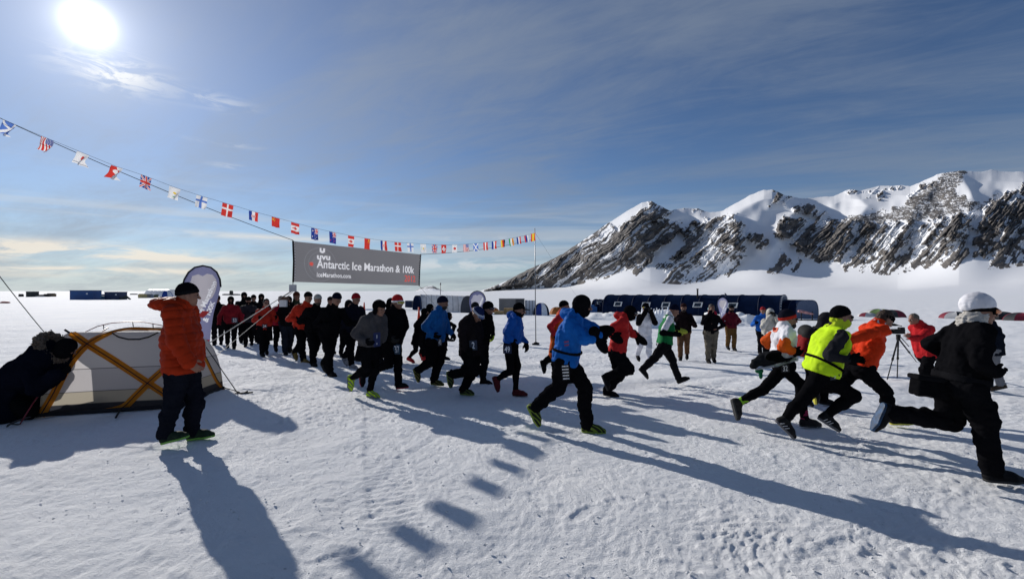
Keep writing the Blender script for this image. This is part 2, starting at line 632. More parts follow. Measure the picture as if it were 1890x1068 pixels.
def mountain_material():
    m = bpy.data.materials.new('mountain_rock_and_snow')
    m.use_nodes = True
    t = NT(m.node_tree)
    out = t.new('ShaderNodeOutputMaterial')
    p = t.new('ShaderNodeBsdfPrincipled')
    p.inputs['Roughness'].default_value = 0.85
    p.inputs['Specular IOR Level'].default_value = 0.15
    at_ = t.new('ShaderNodeAttribute', attribute_name='rock')
    geo = t.new('ShaderNodeNewGeometry')
    pos = geo.outputs['Position']
    nz = t.noise(pos, 0.030, 8, 0.72)
    f = t.smooth(t.math('ADD', at_.outputs['Fac'], t.math('MULTIPLY', t.math('SUBTRACT', nz, 0.5), 0.8)), 0.36, 0.60)
    n2 = t.noise(pos, 0.012, 6, 0.7)
    rc = t.mix(t.smooth(n2, 0.35, 0.65), (0.088, 0.084, 0.085, 1), (0.21, 0.19, 0.172, 1))  # rock tones lightened: distance haze is put into the colour
    c = t.mix(f, (0.86, 0.87, 0.89, 1), rc)
    t.link(c, p.inputs['Base Color'])
    b = t.new('ShaderNodeBump')
    b.inputs['Strength'].default_value = 0.8
    b.inputs['Distance'].default_value = 14.0
    hgt = t.math('MULTIPLY', t.noise(pos, 0.035, 6, 0.7), t.math('ADD', 0.02, f))
    t.link(hgt, b.inputs['Height'])
    t.link(b.outputs[0], p.inputs['Normal'])
    t.link(p.outputs[0], out.inputs[0])
    return m


MOUNT = mountain_material()


def build_mountain():
    px = np.concatenate([np.linspace(805, 1930, 1250)[:-1], np.linspace(1930, 2390, 160)])
    yr = np.interp(px, *zip(*RIDGE))
    rng = np.random.RandomState(3)
    def soft1(q, n):
        kx = np.hanning(n)
        pu = np.linspace(px[0], px[-1], 1150)
        qu = np.interp(pu, px, q)
        return np.interp(px, pu, np.convolve(np.pad(qu, n // 2, mode='edge'), kx / kx.sum(), mode='same')[n // 2:n // 2 + len(qu)])
    ys = soft1(yr, 161)
    yr0 = yr
    yr = yr + 1.1 * fbm2(px * 0.06, px * 0 + 1, 4) * sstep(px, 900, 950)
    yl = np.interp(px, *zip(*LOWER))
    yl = soft1(yl, 61)
    yl = np.maximum(yl, yr + 3)
    Dr = np.interp(px, [800, 900, 1200, 1770, 2200, 2400], [5600, 5200, 4300, 3050, 2500, 2300])
    a = (px - CX) / F
    hr = (CY - ys) / F * Dr
    nf, na, nb = 400, 60, 24
    T = 0.66
    rows = []
    rock = []
    v = np.linspace(0, 1, nf)[:, None]
    y = yr0[None] * (1 - v) + yl[None] * v + (yr - yr0)[None] * np.exp(-v * 35)
    k = (CY - y) / F
    d = (T * Dr - hr)[None] / (T - k)
    PX = np.broadcast_to(px[None], y.shape)
    # rock mask
    # streak coordinates: gullies drop to the lower left on the left face, more steeply to the right
    sl = np.interp(px, [900, 1150, 1400, 1600, 1900, 2300], [0.85, 0.80, 0.95, 1.1, 1.1, 1.2])[None]
    across = (y * 1.0 + (PX - 900) * sl) / np.sqrt(1 + sl * sl)
    along = (y * sl - PX) / np.sqrt(1 + sl * sl)
    wob = 5.0 * fbm2(PX * 0.018 + 5, y * 0.018, 3) + 1.6 * fbm2(PX * 0.07, y * 0.07 + 3, 2)
    st = fbm2((across + wob) * 0.15, along * 0.012, 3, 0.6)
    st2 = fbm2((across + wob) * 0.40 + 31, along * 0.020, 3, 0.65)
    rough = fbm2(PX * 0.10, y * 0.12, 4, 0.6)
    # the left face is finely ribbed, the right one breaks into buttresses
    lw = 1 - sstep(PX, 1180, 1330)
    st3 = fbm2(across * 0.09 + 77, along * 0.022, 3, 0.6)
    gr = fbm2(PX * 0.45 + 3, y * 0.45, 2, 0.6)
    tex = (0.34 * st + 0.62 * st2) * (0.60 + 0.40 * lw) + 0.70 * st3 * (1 - lw) + rough * (0.46 - 0.20 * lw) + 0.22 * gr
    base = np.full(y.shape, -1.0)
    for poly, kk in ROCKS:
        dd = poly_dist(PX, y, poly)
        soft = sstep(dd + 4.0 * rough + 3 * st, -6, 7)
        base = np.maximum(base, -1.0 + soft * (1.0 + kk))
    m = 0.37 + 0.37 * base + 0.95 * tex * sstep(base, -0.99, 0.2) - 0.04
    scr = np.zeros(y.shape)
    lay = vnoise2(PX * 0.05, y * 0.5) * 0.35 + vnoise2(PX * 0.45 + 9, y * 0.9) * 0.7 + rough * 0.35
    for poly, kk in SCREE:
        dd = poly_dist(PX, y, poly)
        scr = np.maximum(scr, sstep(dd + 4 * rough, -5, 8) * kk)
    m = np.maximum(m, np.where(scr > 0.05, scr * (0.86 + 0.30 * lay), 0))
    m = np.clip(m, 0, 1.1)
    # relief: rock stands proud of the snow gullies, ribs on it
    bulge = sstep(base, -0.6, 1.0)
    off = -bulge * 85 - 20 * st * bulge - 14 * st2 * bulge - 30 * st3 * bulge * (1 - lw) - 14 * rough * bulge
    off = off - 60 * fbm2(PX * 0.012, y * 0.012, 3) * sstep(v, 0.02, 0.3)
    for crest, A, wd in CRESTS:
        dd = np.full(y.shape, 1e9)
        for (ax, ay), (bx, by) in zip(crest[:-1], crest[1:]):
            ex, ey = bx - ax, by - ay
            tt = np.clip(((PX - ax) * ex + (y - ay) * ey) / (ex * ex + ey * ey), 0, 1)
            dd = np.minimum(dd, np.hypot(PX - ax - tt * ex, y - ay - tt * ey))
        dd = np.sqrt((dd * (1 + 0.12 * fbm2(PX * 0.03, y * 0.03, 2))) ** 2 + 9)
        off = off - A * np.exp(-dd / wd)
    off = off * np.minimum(1, 0.35 + 6 * v) * sstep(1 - v, 0.0, 0.45) * (d / 3000)
    d2 = d + off
    z = CAMZ + k * d2
    X = a[None] * d2
    rows.append(np.stack([X, d2, z], -1))
    rock.append(m)
    # apron of snow running out to the plain
    dl = d[-1]
    zl = CAMZ + k[-1] * dl
    dend = np.interp(px, [800, 900, 1100, 1400, 1900, 2400], [2600, 1900, 1000, 620, 520, 500])
    dend = np.minimum(dend, dl * 0.8)
    s = np.linspace(0, 1, na + 1)[1:, None] ** 2
    da = dl[None] * (1 - s) + dend[None] * s
    zg = ground_base(a * dend, dend) - 0.6
    pw = np.clip((T * (dl - dend) / np.maximum(zl - zg, 1.0) - 0.12) / 0.88, 2.0, 14.0)[None]
    za = zg[None] + (zl - zg)[None] * (0.12 * (1 - s) + 0.88 * (1 - s) ** pw)
    za = za + 3 * fbm2(a[None] * da * 0.0035, da * 0.0035, 3) * np.sin(np.pi * np.sqrt(s)) ** 2
    rows.append(np.stack([a[None] * da, da, za], -1))
    rock.append(np.zeros(da.shape))
    # back slope
    s = np.linspace(1, 0, nb + 1)[:-1, None]
    db = Dr[None] + s * 1500
    zb = CAMZ + hr[None] * (1 - s) - 40 * s
    bk = np.stack([a[None] * db, db, zb], -1)
    P = np.concatenate([bk] + rows, 0)
    M = np.concatenate([np.full(db.shape, 0.2)] + rock, 0)
    n0, n1 = P.shape[:2]
    idx = np.arange(n0 * n1).reshape(n0, n1)
    f = np.stack([idx[:-1, :-1], idx[1:, :-1], idx[1:, 1:], idx[:-1, 1:]], -1).reshape(-1, 4)
    o = mesh_obj('mountain', P.reshape(-1, 3), f, MOUNT)
    at_ = o.data.attributes.new('rock', 'FLOAT', 'POINT')
    at_.data.foreach_set('value', M.astype(np.float32).ravel())
    return struct(o)


build_mountain()


def small_peak(name, outline, dist, depth, rock_amp, seed):
    """a lone peak or a low range: heightfield over a strip of ground at its real distance"""
    px = np.linspace(outline[0][0], outline[-1][0], 220)
    top = np.interp(px, *zip(*outline))
    top = top - 0.5 * np.abs(fbm2(px * 0.12 + seed, px * 0, 3)) * (CY - top > 2)
    h = (CY - top) / F * dist
    s = np.linspace(-1, 1, 90)[:, None]
    d = dist + s * depth
    prof = np.maximum(0, 1 - np.abs(s)) ** 1.15
    X = ((px - CX) / F)[None] * d
    relief = fbm2(px[None] * 0.16 + s * 5, s * 3.0 + seed, 4)
    z = CAMZ - 6 + (h[None] + 6) * prof * (1 + 0.22 * relief * (np.abs(s) > 0.03) * (1 - prof))
    rk = np.clip(0.45 + rock_amp * (fbm2(px[None] * 0.10 + s * 6, s * 9 + seed, 4) + 0.35), 0, 1) * sstep(prof, 0.25, 0.75) * (rock_amp > 0)
    P = np.stack([X, np.broadcast_to(d, X.shape), z], -1)
    n0, n1 = X.shape
    idx = np.arange(n0 * n1).reshape(n0, n1)
    f = np.stack([idx[:-1, :-1], idx[:-1, 1:], idx[1:, 1:], idx[1:, :-1]], -1).reshape(-1, 4)
    o = mesh_obj(name, P.reshape(-1, 3), f, MOUNT)
    at_ = o.data.attributes.new('rock', 'FLOAT', 'POINT')
    at_.data.foreach_set('value', rk.astype(np.float32).ravel())
    return struct(o)


small_peak('snow_peak', [(690, 552), (742, 549), (760, 540), (775, 532), (788, 528), (798, 527), (808, 532), (818, 537), (832, 542), (870, 548), (900, 550)], 7000, 1500, 0.55, 4.0)
small_peak('far_hills', [(500, 541), (530, 540), (545, 538), (570, 539), (600, 540), (635, 539.5), (655, 537.5), (680, 537), (697, 539.5), (720, 541), (745, 542)], 24000, 2500, 0.3, 8.0)

# ------------------------------------------------------------------ fabric, metal, rope
M_ROPE = pmat('dark_rope', (.05, .05, .05), .8)
M_ROPE_L = pmat('pale_rope', (.55, .52, .46), .8)
M_POLE = pmat('pole_metal', (.18, .18, .19), .4, metal=.8)
M_BLACK = pmat('black_fabric', (.012, .012, .014), .85, bump=.2, bscale=300)
M_WHITE = pmat('white_print', (.80, .80, .82), .7, vary=.03)
M_WHITEF = pmat('white_fabric', (.72, .73, .76), .8)


def rope(pts, r=0.006, mat=None, name='rope'):
    mb = MB()
    mb.tube(pts, r, 6)
    return mb.build(name, mat or M_ROPE, None, True)


def sag(a, b, s=0.05, n=12):
    a, b = Vector(a), Vector(b)
    return [a.lerp(b, i / n) - Vector((0, 0, s * 4 * (i / n) * (1 - i / n))) for i in range(n + 1)]


def text_mesh(body, size, name, mat, parent, M, depth=0.0025, align='LEFT', bold=0.0, sx=1.0):
    """lettering as a thin mesh, laid in the x-z plane of matrix M (facing -y)"""
    cu = bpy.data.curves.new('lettering', 'FONT')
    cu.body = body
    cu.size = size
    cu.align_x = align
    cu.align_y = 'CENTER'
    cu.offset = bold
    cu.extrude = depth / 2
    cu.resolution_u = 3
    ob = bpy.data.objects.new('lettering', cu)
    col.objects.link(ob)
    dg = bpy.context.evaluated_depsgraph_get()
    dg.update()
    me = bpy.data.meshes.new_from_object(ob.evaluated_get(dg))
    bpy.data.objects.remove(ob)
    bpy.data.curves.remove(cu)
    vs = [M @ Vector((v.co.x * sx, -v.co.z, v.co.y)) for v in me.vertices]
    fs = [tuple(p.vertices) for p in me.polygons]
    bpy.data.meshes.remove(me)
    return mesh_obj(name, vs, fs, mat, parent, False)


def raster(body, size, X, Z, x0, z0, ang=0.0, align='LEFT', bold=0.0, sx=1.0):
    """True where a printed line of text covers the cloth points (X, Z)"""
    o = text_mesh(body, size, 'lettering', M_WHITE, None, Matrix.Identity(4), depth=0.0, align=align, bold=bold, sx=sx)
    v = np.array([(q.co.x, q.co.z) for q in o.data.vertices])
    tri = []
    o.data.calc_loop_triangles()
    for t in o.data.loop_triangles:
        tri.append(tuple(t.vertices))
    me = o.data
    bpy.data.objects.remove(o)
    bpy.data.meshes.remove(me)
    ca_, sa_ = math.cos(ang), math.sin(ang)
    v = np.stack([x0 + v[:, 0] * ca_ - v[:, 1] * sa_, z0 + v[:, 0] * sa_ + v[:, 1] * ca_], 1)
    M = np.zeros(X.shape, dtype=bool)
    for t in tri:
        a, b, c = v[list(t)]
        ar = (b[0] - a[0]) * (c[1] - a[1]) - (b[1] - a[1]) * (c[0] - a[0])
        if abs(ar) < 1e-9:
            continue
        lo_, hi_ = np.minimum(np.minimum(a, b), c), np.maximum(np.maximum(a, b), c)
        w_ = np.argwhere((X >= lo_[0]) & (X <= hi_[0]) & (Z >= lo_[1]) & (Z <= hi_[1]))
        if len(w_) == 0:
            continue
        x, z = X[tuple(w_.T)], Z[tuple(w_.T)]
        u_ = ((x - a[0]) * (c[1] - a[1]) - (z - a[1]) * (c[0] - a[0])) / ar
        k_ = ((b[0] - a[0]) * (z - a[1]) - (b[1] - a[1]) * (x - a[0])) / ar
        ok = (u_ >= 0) & (k_ >= 0) & (u_ + k_ <= 1)
        M[tuple(w_[ok].T)] = True
    return M


def in_poly(X, Z, poly):
    ins = np.zeros(X.shape, dtype=bool)
    n = len(poly)
    for i in range(n):
        ax, ay = poly[i]
        bx, by = poly[(i + 1) % n]
        ins ^= ((ay > Z) != (by > Z)) & (X < (bx - ax) * (Z - ay) / (by - ay + 1e-12) + ax)
    return ins


def printed_cloth(name, verts, n0, n1, colour, parent, trans=.4):
    """a sheet of cloth of n0 x n1 points with its print held as the cloth's own colour"""
    idx = np.arange(n0 * n1).reshape(n0, n1)
    f = np.stack([idx[:-1, :-1], idx[:-1, 1:], idx[1:, 1:], idx[1:, :-1]], -1).reshape(-1, 4)
    key = ('printed_cloth', trans)
    if key not in _mats:
        m = bpy.data.materials.new('printed_cloth')
        m.use_nodes = True
        t = NT(m.node_tree)
        out = t.new('ShaderNodeOutputMaterial')
        a = t.new('ShaderNodeAttribute', attribute_name='print')
        p = t.new('ShaderNodeBsdfPrincipled')
        p.inputs['Roughness'].default_value = .75
        p.inputs['Specular IOR Level'].default_value = .08
        t.link(a.outputs['Color'], p.inputs['Base Color'])
        tr = t.new('ShaderNodeBsdfTranslucent')
        t.link(a.outputs['Color'], tr.inputs['Color'])
        mx = t.new('ShaderNodeMixShader')
        mx.inputs[0].default_value = trans
        t.link(p.outputs[0], mx.inputs[1])
        t.link(tr.outputs[0], mx.inputs[2])
        t.link(mx.outputs[0], out.inputs[0])
        _mats[key] = m
    o = mesh_obj(name, verts, f, _mats[key], parent)
    at_ = o.data.attributes.new('print', 'FLOAT_COLOR', 'POINT')
    c4 = np.concatenate([np.asarray(colour, dtype=np.float32).reshape(-1, 3), np.ones((n0 * n1, 1), dtype=np.float32)], 1)
    at_.data.foreach_set('color', c4.ravel())
    return o


# ------------------------------------------------------------------ bunting of national flags
def spline(pts, x):
    return float(np.interp(x, [p[0] for p in pts], [p[1] for p in pts]))


CORD_Y = [(-140, 165), (0, 218), (60, 244), (84, 254), (150, 281), (211, 306), (269, 325), (320, 345), (372, 362), (420, 376), (467, 390), (508, 401), (544, 411), (580, 421),
          (614, 428), (648, 435), (678, 440), (707, 444), (734, 447), (757, 448.5), (781, 450), (802, 451), (819, 451.5), (839, 451.5), (860, 450.5), (878, 449), (896, 447), (912, 445),
          (928, 442.5), (943, 440), (957, 437), (971, 434), (986, 430)]
CORD_D = [(-140, 8.7), (84, 8.85), (320, 9.05), (420, 9.25), (508, 9.8), (645, 11.1), (805, 13.1), (988, 15.9)]


def cord(px):
    return at(px, spline(CORD_Y, px), spline(CORD_D, px))


o = rope([cord(x) for x in np.linspace(-140, 986, 90)], 0.003, M_ROPE, 'bunting_cord')
tag(o, 'thin dark cord carrying the small national flags from upper left to the pole', 'cord')

C_R, C_W, C_B, C_Y, C_K, C_G, C_O, C_LB = (.62, .045, .035), (.80, .80, .80), (.02, .05, .28), (.80, .55, .05), (.02, .02, .02), (.04, .35, .10), (.75, .30, .05), (.10, .20, .55)
FLAGCOL = {k: pmat('flag_' + n, c, .75, vary=.05, translucent=.45) for k, n, c in
           (('r', 'red', C_R), ('w', 'white', C_W), ('b', 'blue', C_B), ('y', 'yellow', C_Y), ('k', 'black', C_K), ('g', 'green', C_G), ('o', 'orange', C_O), ('l', 'light_blue', C_LB))}
FKEYS = list(FLAGCOL)


def star(u, v, cu, cv, r):
    dx_, dy_ = u - cu, v - cv
    rr_ = math.hypot(dx_, dy_)
    a_ = math.atan2(dy_, dx_) * 5
    return rr_ < r * (0.62 + 0.38 * math.cos(a_))


def union_jack(u, v):
    x, y = (u - .5) * 2, (v - .5) * 2
    if abs(x) < .13 or abs(y) < .18:
        return 'r'
    if abs(x) < .22 or abs(y) < .30:
        return 'w'
    d = min(abs(x - y), abs(x + y))
    return 'r' if d < .09 else 'w' if d < .26 else 'b'


def pattern(kind, u, v):
    """u along the fly 0..1, v from the bottom 0..1"""
    x, y = u - .5, v - .5
    if kind == 'scotland':
        return 'w' if min(abs(x - y), abs(x + y)) < .11 else 'l'
    if kind == 'usa':
        if u < .42 and v > .46:
            return 'w' if star(u * 10 % 1, v * 10 % 1, .5, .5, .4) else 'b'
        return 'r' if int(v * 13) % 2 == 0 else 'w'
    if kind == 'japan':
        return 'r' if x * x * 1.9 + y * y < .065 else 'w'
    if kind == 'greenland':
        top = v > .5
        ins = ((u - .42) * 1.4) ** 2 + y * y < .075
        return ('r' if top else 'w') if ins else ('w' if top else 'r')
    if kind == 'uk':
        return union_jack(u, v)
    if kind == 'cyprus':
        return 'y' if (x * 1.3) ** 2 + ((y - .06) * 2.4) ** 2 < .04 else 'g' if abs(y + .26) < .03 and abs(x) < .16 else 'w'
    if kind == 'finland':
        return 'l' if abs(y) < .10 or abs(u - .38) < .08 else 'w'
    if kind == 'denmark':
        return 'w' if abs(y) < .08 or abs(u - .40) < .065 else 'r'
    if kind == 'croatia':
        if abs(x) < .13 and abs(y) < .24:
            return 'r' if (int(u * 18) + int(v * 14)) % 2 else 'w'
        return 'r' if v > .667 else 'w' if v > .333 else 'b'
    if kind == 'china':
        return 'y' if star(u, v, .17, .76, .14) or star(u, v, .34, .9, .05) or star(u, v, .40, .76, .05) or star(u, v, .34, .6, .05) else 'r'
    if kind == 'canada':
        if u < .26 or u > .74:
            return 'r'
        return 'r' if (abs(x) * 1.5 + abs(y) < .27 and not (abs(x) > .07 and abs(abs(y) - .1) < .03)) or (abs(x) < .02 and -.38 < y < 0) else 'w'
    if kind in ('australia', 'newzealand'):
        if u < .46 and v > .48:
            return union_jack(u / .46, (v - .48) / .52)
        for (a, b, r) in ((.74, .82, .07), (.62, .55, .07), (.86, .60, .07), (.74, .18, .08), (.23, .22, .11)):
            if star(u, v, a, b, r) and not (kind == 'newzealand' and a < .3):
                return 'w' if kind == 'australia' else 'r'
        return 'b'
    if kind == 'austria':
        return 'w' if abs(y) < .167 else 'r'
    if kind == 'switzerland':
        return 'w' if (abs(x) < .30 and abs(y) < .10) or (abs(y) < .30 and abs(x) < .10) else 'r'
    if kind == 'france':
        return 'b' if u < .333 else 'w' if u < .667 else 'r'
    if kind == 'germany':
        return 'k' if v > .667 else 'r' if v > .333 else 'y'
    if kind == 'ireland':
        return 'g' if u < .333 else 'w' if u < .667 else 'o'
    if kind == 'netherlands':
        return 'r' if v > .667 else 'w' if v > .333 else 'b'
    if kind == 'russia':
        return 'w' if v > .667 else 'b' if v > .333 else 'r'
    if kind == 'spain':
        return 'y' if abs(y) < .26 else 'r'
    return 'w'


# (pixel along the cord, pattern, hung sideways?, lean with the wind, width, drop, curl)
FLAGS = [(18, 'scotland', 0, -.35, .27, .27, .07), (88, 'usa', 1, -.35, .26, .27, .05), (154, 'japan', 0, -.35, .25, .25, .06), (216, 'greenland', 1, -.30, .24, .26, .08), (270, 'uk', 0, -.12, .23, .25, .02),
         (323, 'cyprus', 0, -.10, .22, .25, .03), (373, 'finland', 1, -.16, .22, .25, .02), (421, 'denmark', 1, -.10, .21, .28, .02), (468, 'croatia', 1, -.02, .19, .20, .02), (509, 'china', 0, -.02, .19, .22, .02),
         (545, 'canada', 1, -.02, .20, .26, .02), (581, 'australia', 1, -.02, .18, .28, .03), (614, 'newzealand', 1, .04, .18, .28, .02), (648, 'canada', 1, .0, .19, .28, .02), (678, 'china', 1, .0, .18, .28, .02), (708, 'croatia', 1, .06, .20, .26, .03),
         (734, 'denmark', 1, .10, .22, .25, .03), (757, 'finland', 1, .06, .22, .25, .02), (781, 'cyprus', 1, .0, .2, .26, .02), (802, 'uk', 1, .08, .20, .25, .02), (819, 'switzerland', 1, -.04, .20, .26, .03), (839, 'japan', 1, 0, .20, .24, .02),
         (860, 'usa', 1, .10, .22, .24, .03), (878, 'scotland', 1, .1, .22, .25, .02), (896, 'austria', 1, .10, .20, .26, .02), (912, 'france', 0, .10, .22, .26, .03), (928, 'germany', 1, .16, .2, .25, .03), (943, 'ireland', 0, .10, .22, .26, .03),
         (957, 'netherlands', 1, .10, .2, .25, .02), (971, 'russia', 1, .10, .20, .25, .02), (984, 'spain', 1, .10, .22, .28, .02)]
FLAGLAB = {18: 'blue flag with a white diagonal cross, largest and first at the left of the bunting', 88: 'red and white striped flag with starred blue corner, second from the left edge',
           154: 'white flag with a red disc at the left end of the bunting', 216: 'half red half white flag with a two-tone circle in the bunting', 270: 'red white and blue crossed flag in the left half of the bunting',
           323: 'white flag with a small yellow emblem in the left half of the bunting', 373: 'white flag with a pale blue cross high in the left bunting', 421: 'red flag with a white cross left of the banner',
           468: 'red white and blue flag with a chequered shield left of the banner', 509: 'plain red flag with small yellow stars left of the banner', 545: 'red and white maple leaf flag just left of the banner corner',
           581: 'blue flag with white stars hanging over the left corner of the banner', 614: 'blue flag with small red stars over the banner', 648: 'maple leaf flag hanging over the middle of the banner',
           678: 'orange-red flag with yellow stars over the banner, right of the maple leaf', 708: 'red white and blue shield flag over the right half of the banner', 734: 'red flag with a white cross over the right half of the banner',
           757: 'white flag with blue cross over the right end of the banner', 781: 'pale white flag with a yellow patch just past the banner', 802: 'small red white and blue crossed flag right of the banner',
           819: 'small red flag with a white cross right of the banner', 839: 'small white flag with a red disc right of the banner', 860: 'small striped and starred flag right of the banner', 878: 'small blue flag with white diagonal cross right of the banner',
           896: 'small red white red striped flag toward the pole', 912: 'small blue white and red tricolour flag toward the pole', 928: 'small black red and yellow striped flag toward the pole', 943: 'small green white and orange flag toward the pole',
           957: 'small red white blue striped flag near the pole', 971: 'small white blue red flag, second from the pole', 984: 'small red and yellow flag at the top of the pole'}

for (fx, kind, side, lean, wd, dp, curl) in FLAGS:
    wd, dp = wd * .94, dp * .94
    p0 = cord(fx - 1)
    p1 = cord(fx + 1)
    al = (p1 - p0).normalized()
    c0 = cord(fx)
    dn = Vector((0, 0, -1)) + al * lean + Vector((0.05, -0.10, 0)) * (1 if fx % 2 else -1)
    dn.normalize()
    nm = al.cross(dn).normalized()
    nu, nv = 30, 30
    vs, fs, mi = [], [], []
    ph = fx * 0.7
    for j in range(nv + 1):
        for i in range(nu + 1):
            a_, b_ = i / nu - .5, j / nv
            wv = curl * (math.sin(a_ * 7 + ph + b_ * 2.5) * b_ + .6 * math.sin(b_ * 5 + ph + a_ * 3) * b_)
            pinch = 1 - .10 * abs(math.sin(ph * 1.3)) * b_
            vs.append(c0 + al * (a_ * wd * pinch + .25 * wv) + dn * (b_ * dp + .006 + .15 * abs(wv)) + nm * wv)
    for j in range(nv):
        for i in range(nu):
            k = j * (nu + 1) + i
            fs.append((k, k + 1, k + nu + 2, k + nu + 1))
            a_, b_ = (i + .5) / nu, (j + .5) / nv
            mi.append(FKEYS.index(pattern(kind, b_ if side else a_, a_ if side else 1 - b_)))
    o = mesh_obj('flag', vs, fs, [FLAGCOL[k] for k in FKEYS], None, True, mi)
    tag(o, FLAGLAB[fx], 'flag', 'national flags strung along the bunting cord')

# ------------------------------------------------------------------ flag pole at the right end of the bunting
pb = on_ground(989, 636)
pole = empty('flag_pole', pb, 'tall thin grey metal pole standing in the snow at the end of the bunting', 'pole')
mb = MB()
top = at(987, 421, pb.y)
mb.tube([pb, pb.lerp(top, .5), top], [.024, .02, .016], 10)
mb.build('mast', M_POLE, pole, True)
mb = MB()
mb.tube([pb + Vector((0, 0, -.05)), pb + Vector((0, 0, .10)), pb + Vector((0, 0, .13))], [.11, .10, .04], 10)
mb.tube([pb + Vector((-.16, -.03, 0.02)), pb + Vector((.15, .04, 0.05))], .05, 8)
mb.build('base_weight', M_BLACK, pole, True)
tag(rope(sag(at(988, 430, pb.y), on_ground(1096, 592) + Vector((0, 0, .0)), .1), .004), 'thin guy line running down to the right from the pole', 'rope')

# ------------------------------------------------------------------ start banner
B_TL, B_TR = at(541, 445, 11.2), at(776, 469.5, 14.6)
B_BL, B_BR = at(541, 520, 11.2), at(774, 527, 14.6)
bw = (B_TR - B_TL).length
bh = ((B_TL - B_BL).length + (B_TR - B_BR).length) / 2


def banner_pt(u, v, off=0.0):
    """u 0..1 left to right, v 0..1 bottom to top"""
    p = (B_BL.lerp(B_BR, u)).lerp(B_TL.lerp(B_TR, u), v)
    n = Vector((B_TR.y - B_TL.y, -(B_TR.x - B_TL.x), 0)).normalized()
    wv = .022 * math.sin(u * 9 + 1) * math.sin(v * 3.1) + .010 * math.sin(u * 23 + v * 4)
    return p + n * (wv + off)


M_BANNER = pmat('banner_grey', (.20, .20, .215), .7, vary=.10, vscale=1.2, translucent=.4)
M_BANNER_L = pmat('banner_pale_grey', (.26, .26, .28), .7, vary=.05, translucent=.4)
M_BANW = pmat('banner_white_print', (.82, .82, .84), .7, vary=.02, translucent=.4)
M_BANR = pmat('banner_red_print', (.72, .10, .08), .7, vary=.02, translucent=.4)
banner = empty('race_banner', B_BL.lerp(B_BR, .5), 'long grey race banner with white lettering hanging above the runners', 'banner')
nu, nv = 520, 120
UU, VV = np.meshgrid(np.linspace(0, 1, nu + 1), np.linspace(0, 1, nv + 1))
XX, ZZ = UU * bw, VV * bh
COLR = np.empty(UU.shape + (3,))
COLR[:] = (.185, .185, .197)
rr2 = np.hypot((XX - .175 * bw) / 1.15, (ZZ - .47 * bh) / 1.1)
for rad, thk in ((.40, .016), (.30, .012), (.15, .012)):
    COLR[(rr2 < rad * bh) & (rr2 > (rad - thk) * bh)] = (.235, .235, .255)
ant_ = [(.175 * bw + x * .9, .47 * bh + (z - 1.85) * .75) for x, z in ((-.20, 1.62), (-.30, 1.92), (-.20, 2.12), (-.05, 2.16), (.19, 2.15), (.30, 1.95), (.21, 1.68), (.02, 1.45))]
COLR[in_poly(XX, ZZ, ant_)] = (.208, .208, .224)
WH, RD = (.80, .80, .82), (.70, .10, .08)
for body, u, v, size, cc_, bold, sx_ in (('Antarctic Ice Marathon & 100k', .150, .475, .305, WH, .006, .865), ('IceMarathon.com', .148, .20, .16, WH, .003, .92), ('2012', .845, .20, .27, RD, .004, .9), ('uvu', .148, .665, .20, WH, .008, 1.35)):
    COLR[raster(body, size, XX, ZZ, u * bw, v * bh, 0, 'LEFT', bold, sx_)] = cc_
emb = [(.166, .90), (.178, .90), (.178, .84), (.184, .82), (.190, .84), (.190, .90), (.202, .90), (.202, .80), (.193, .775), (.184, .765), (.175, .775), (.166, .80)]
COLR[in_poly(XX, ZZ, [(x * bw, z * bh) for x, z in emb])] = WH
stp = [(.113 * bw + .078 * math.cos(a) * (1 if k % 2 else .5), .47 * bh + .072 * math.sin(a) * (1 if k % 2 else .5)) for k in range(16) for a in [k * math.pi / 8]]
COLR[in_poly(XX, ZZ, stp)] = RD
printed_cloth('banner_cloth', np.array([banner_pt(u, v) for u, v in zip(UU.ravel(), VV.ravel())]), nv + 1, nu + 1, COLR, banner, .42)
for u in (0.0, 1.0):
    mb = MB()
    mb.tube([banner_pt(u, -.01), banner_pt(u, .5), banner_pt(u, 1.01)], .022, 8)
    mb.build('end_batten', M_BLACK, banner, True)
    mb = MB()
    for k in range(14):
        q = banner_pt(u + (.006 if u == 0 else -.006), (k + .5) / 14, .024)
        mb.tube([q + Vector((0, 0, -.006)), q + Vector((0, 0, .010))], .010, 6)
    struct(mb.build('lacing', M_WHITE, banner, True), 'stuff')
o = rope(sag(at(-140, 152, 8.6), B_TL + Vector((0, 0, .02)), .12, 30), .0075)
tag(o, 'dark rope from upper left holding the top left corner of the banner', 'rope')
o = rope(sag(B_TR, at(987, 441, pb.y), .12, 20), .008)
tag(o, 'thin rope from the right top corner of the banner to the pole', 'rope')
o = rope(sag(B_BR, on_ground(832, 600), .0, 6), .004)
tag(o, 'thin line hanging from the lower right banner corner', 'rope')
bx = at(540.5, 531.5, 11.2)
wb = empty('counterweight', bx, 'small pale square weight hanging below the left end of the banner', 'weight')
mb = MB()
mb.box((bx.x - .075, bx.y - .04, bx.z - .085), (bx.x + .075, bx.y + .04, bx.z + .085))
o = mb.build('weight_block', pmat('grey_plastic', (.45, .45, .46), .6), wb)
mb = MB()
mb.tube([bx + Vector((0, 0, .08)), B_BL], .008, 6)
mb.build('hanger', M_ROPE, wb, True)
R_END = on_ground(388, 652)
for (a, b, m, lab) in (((536, 538), (384, 634), M_ROPE_L, 'taut pale rope slanting from the banner weight down toward the tent, upper one'),
                       ((541, 538), (392, 662), M_ROPE_L, 'thin pale rope slanting toward the tent, lower one')):
    p0 = at(a[0], a[1], 11.2)
    p1 = on_ground(*b)
    if a[0] == 536:
        p1 = at(b[0], b[1], 9.3)
    tag(rope([p0, p1], .010 if a[0] == 536 else .007, m), lab, 'rope')
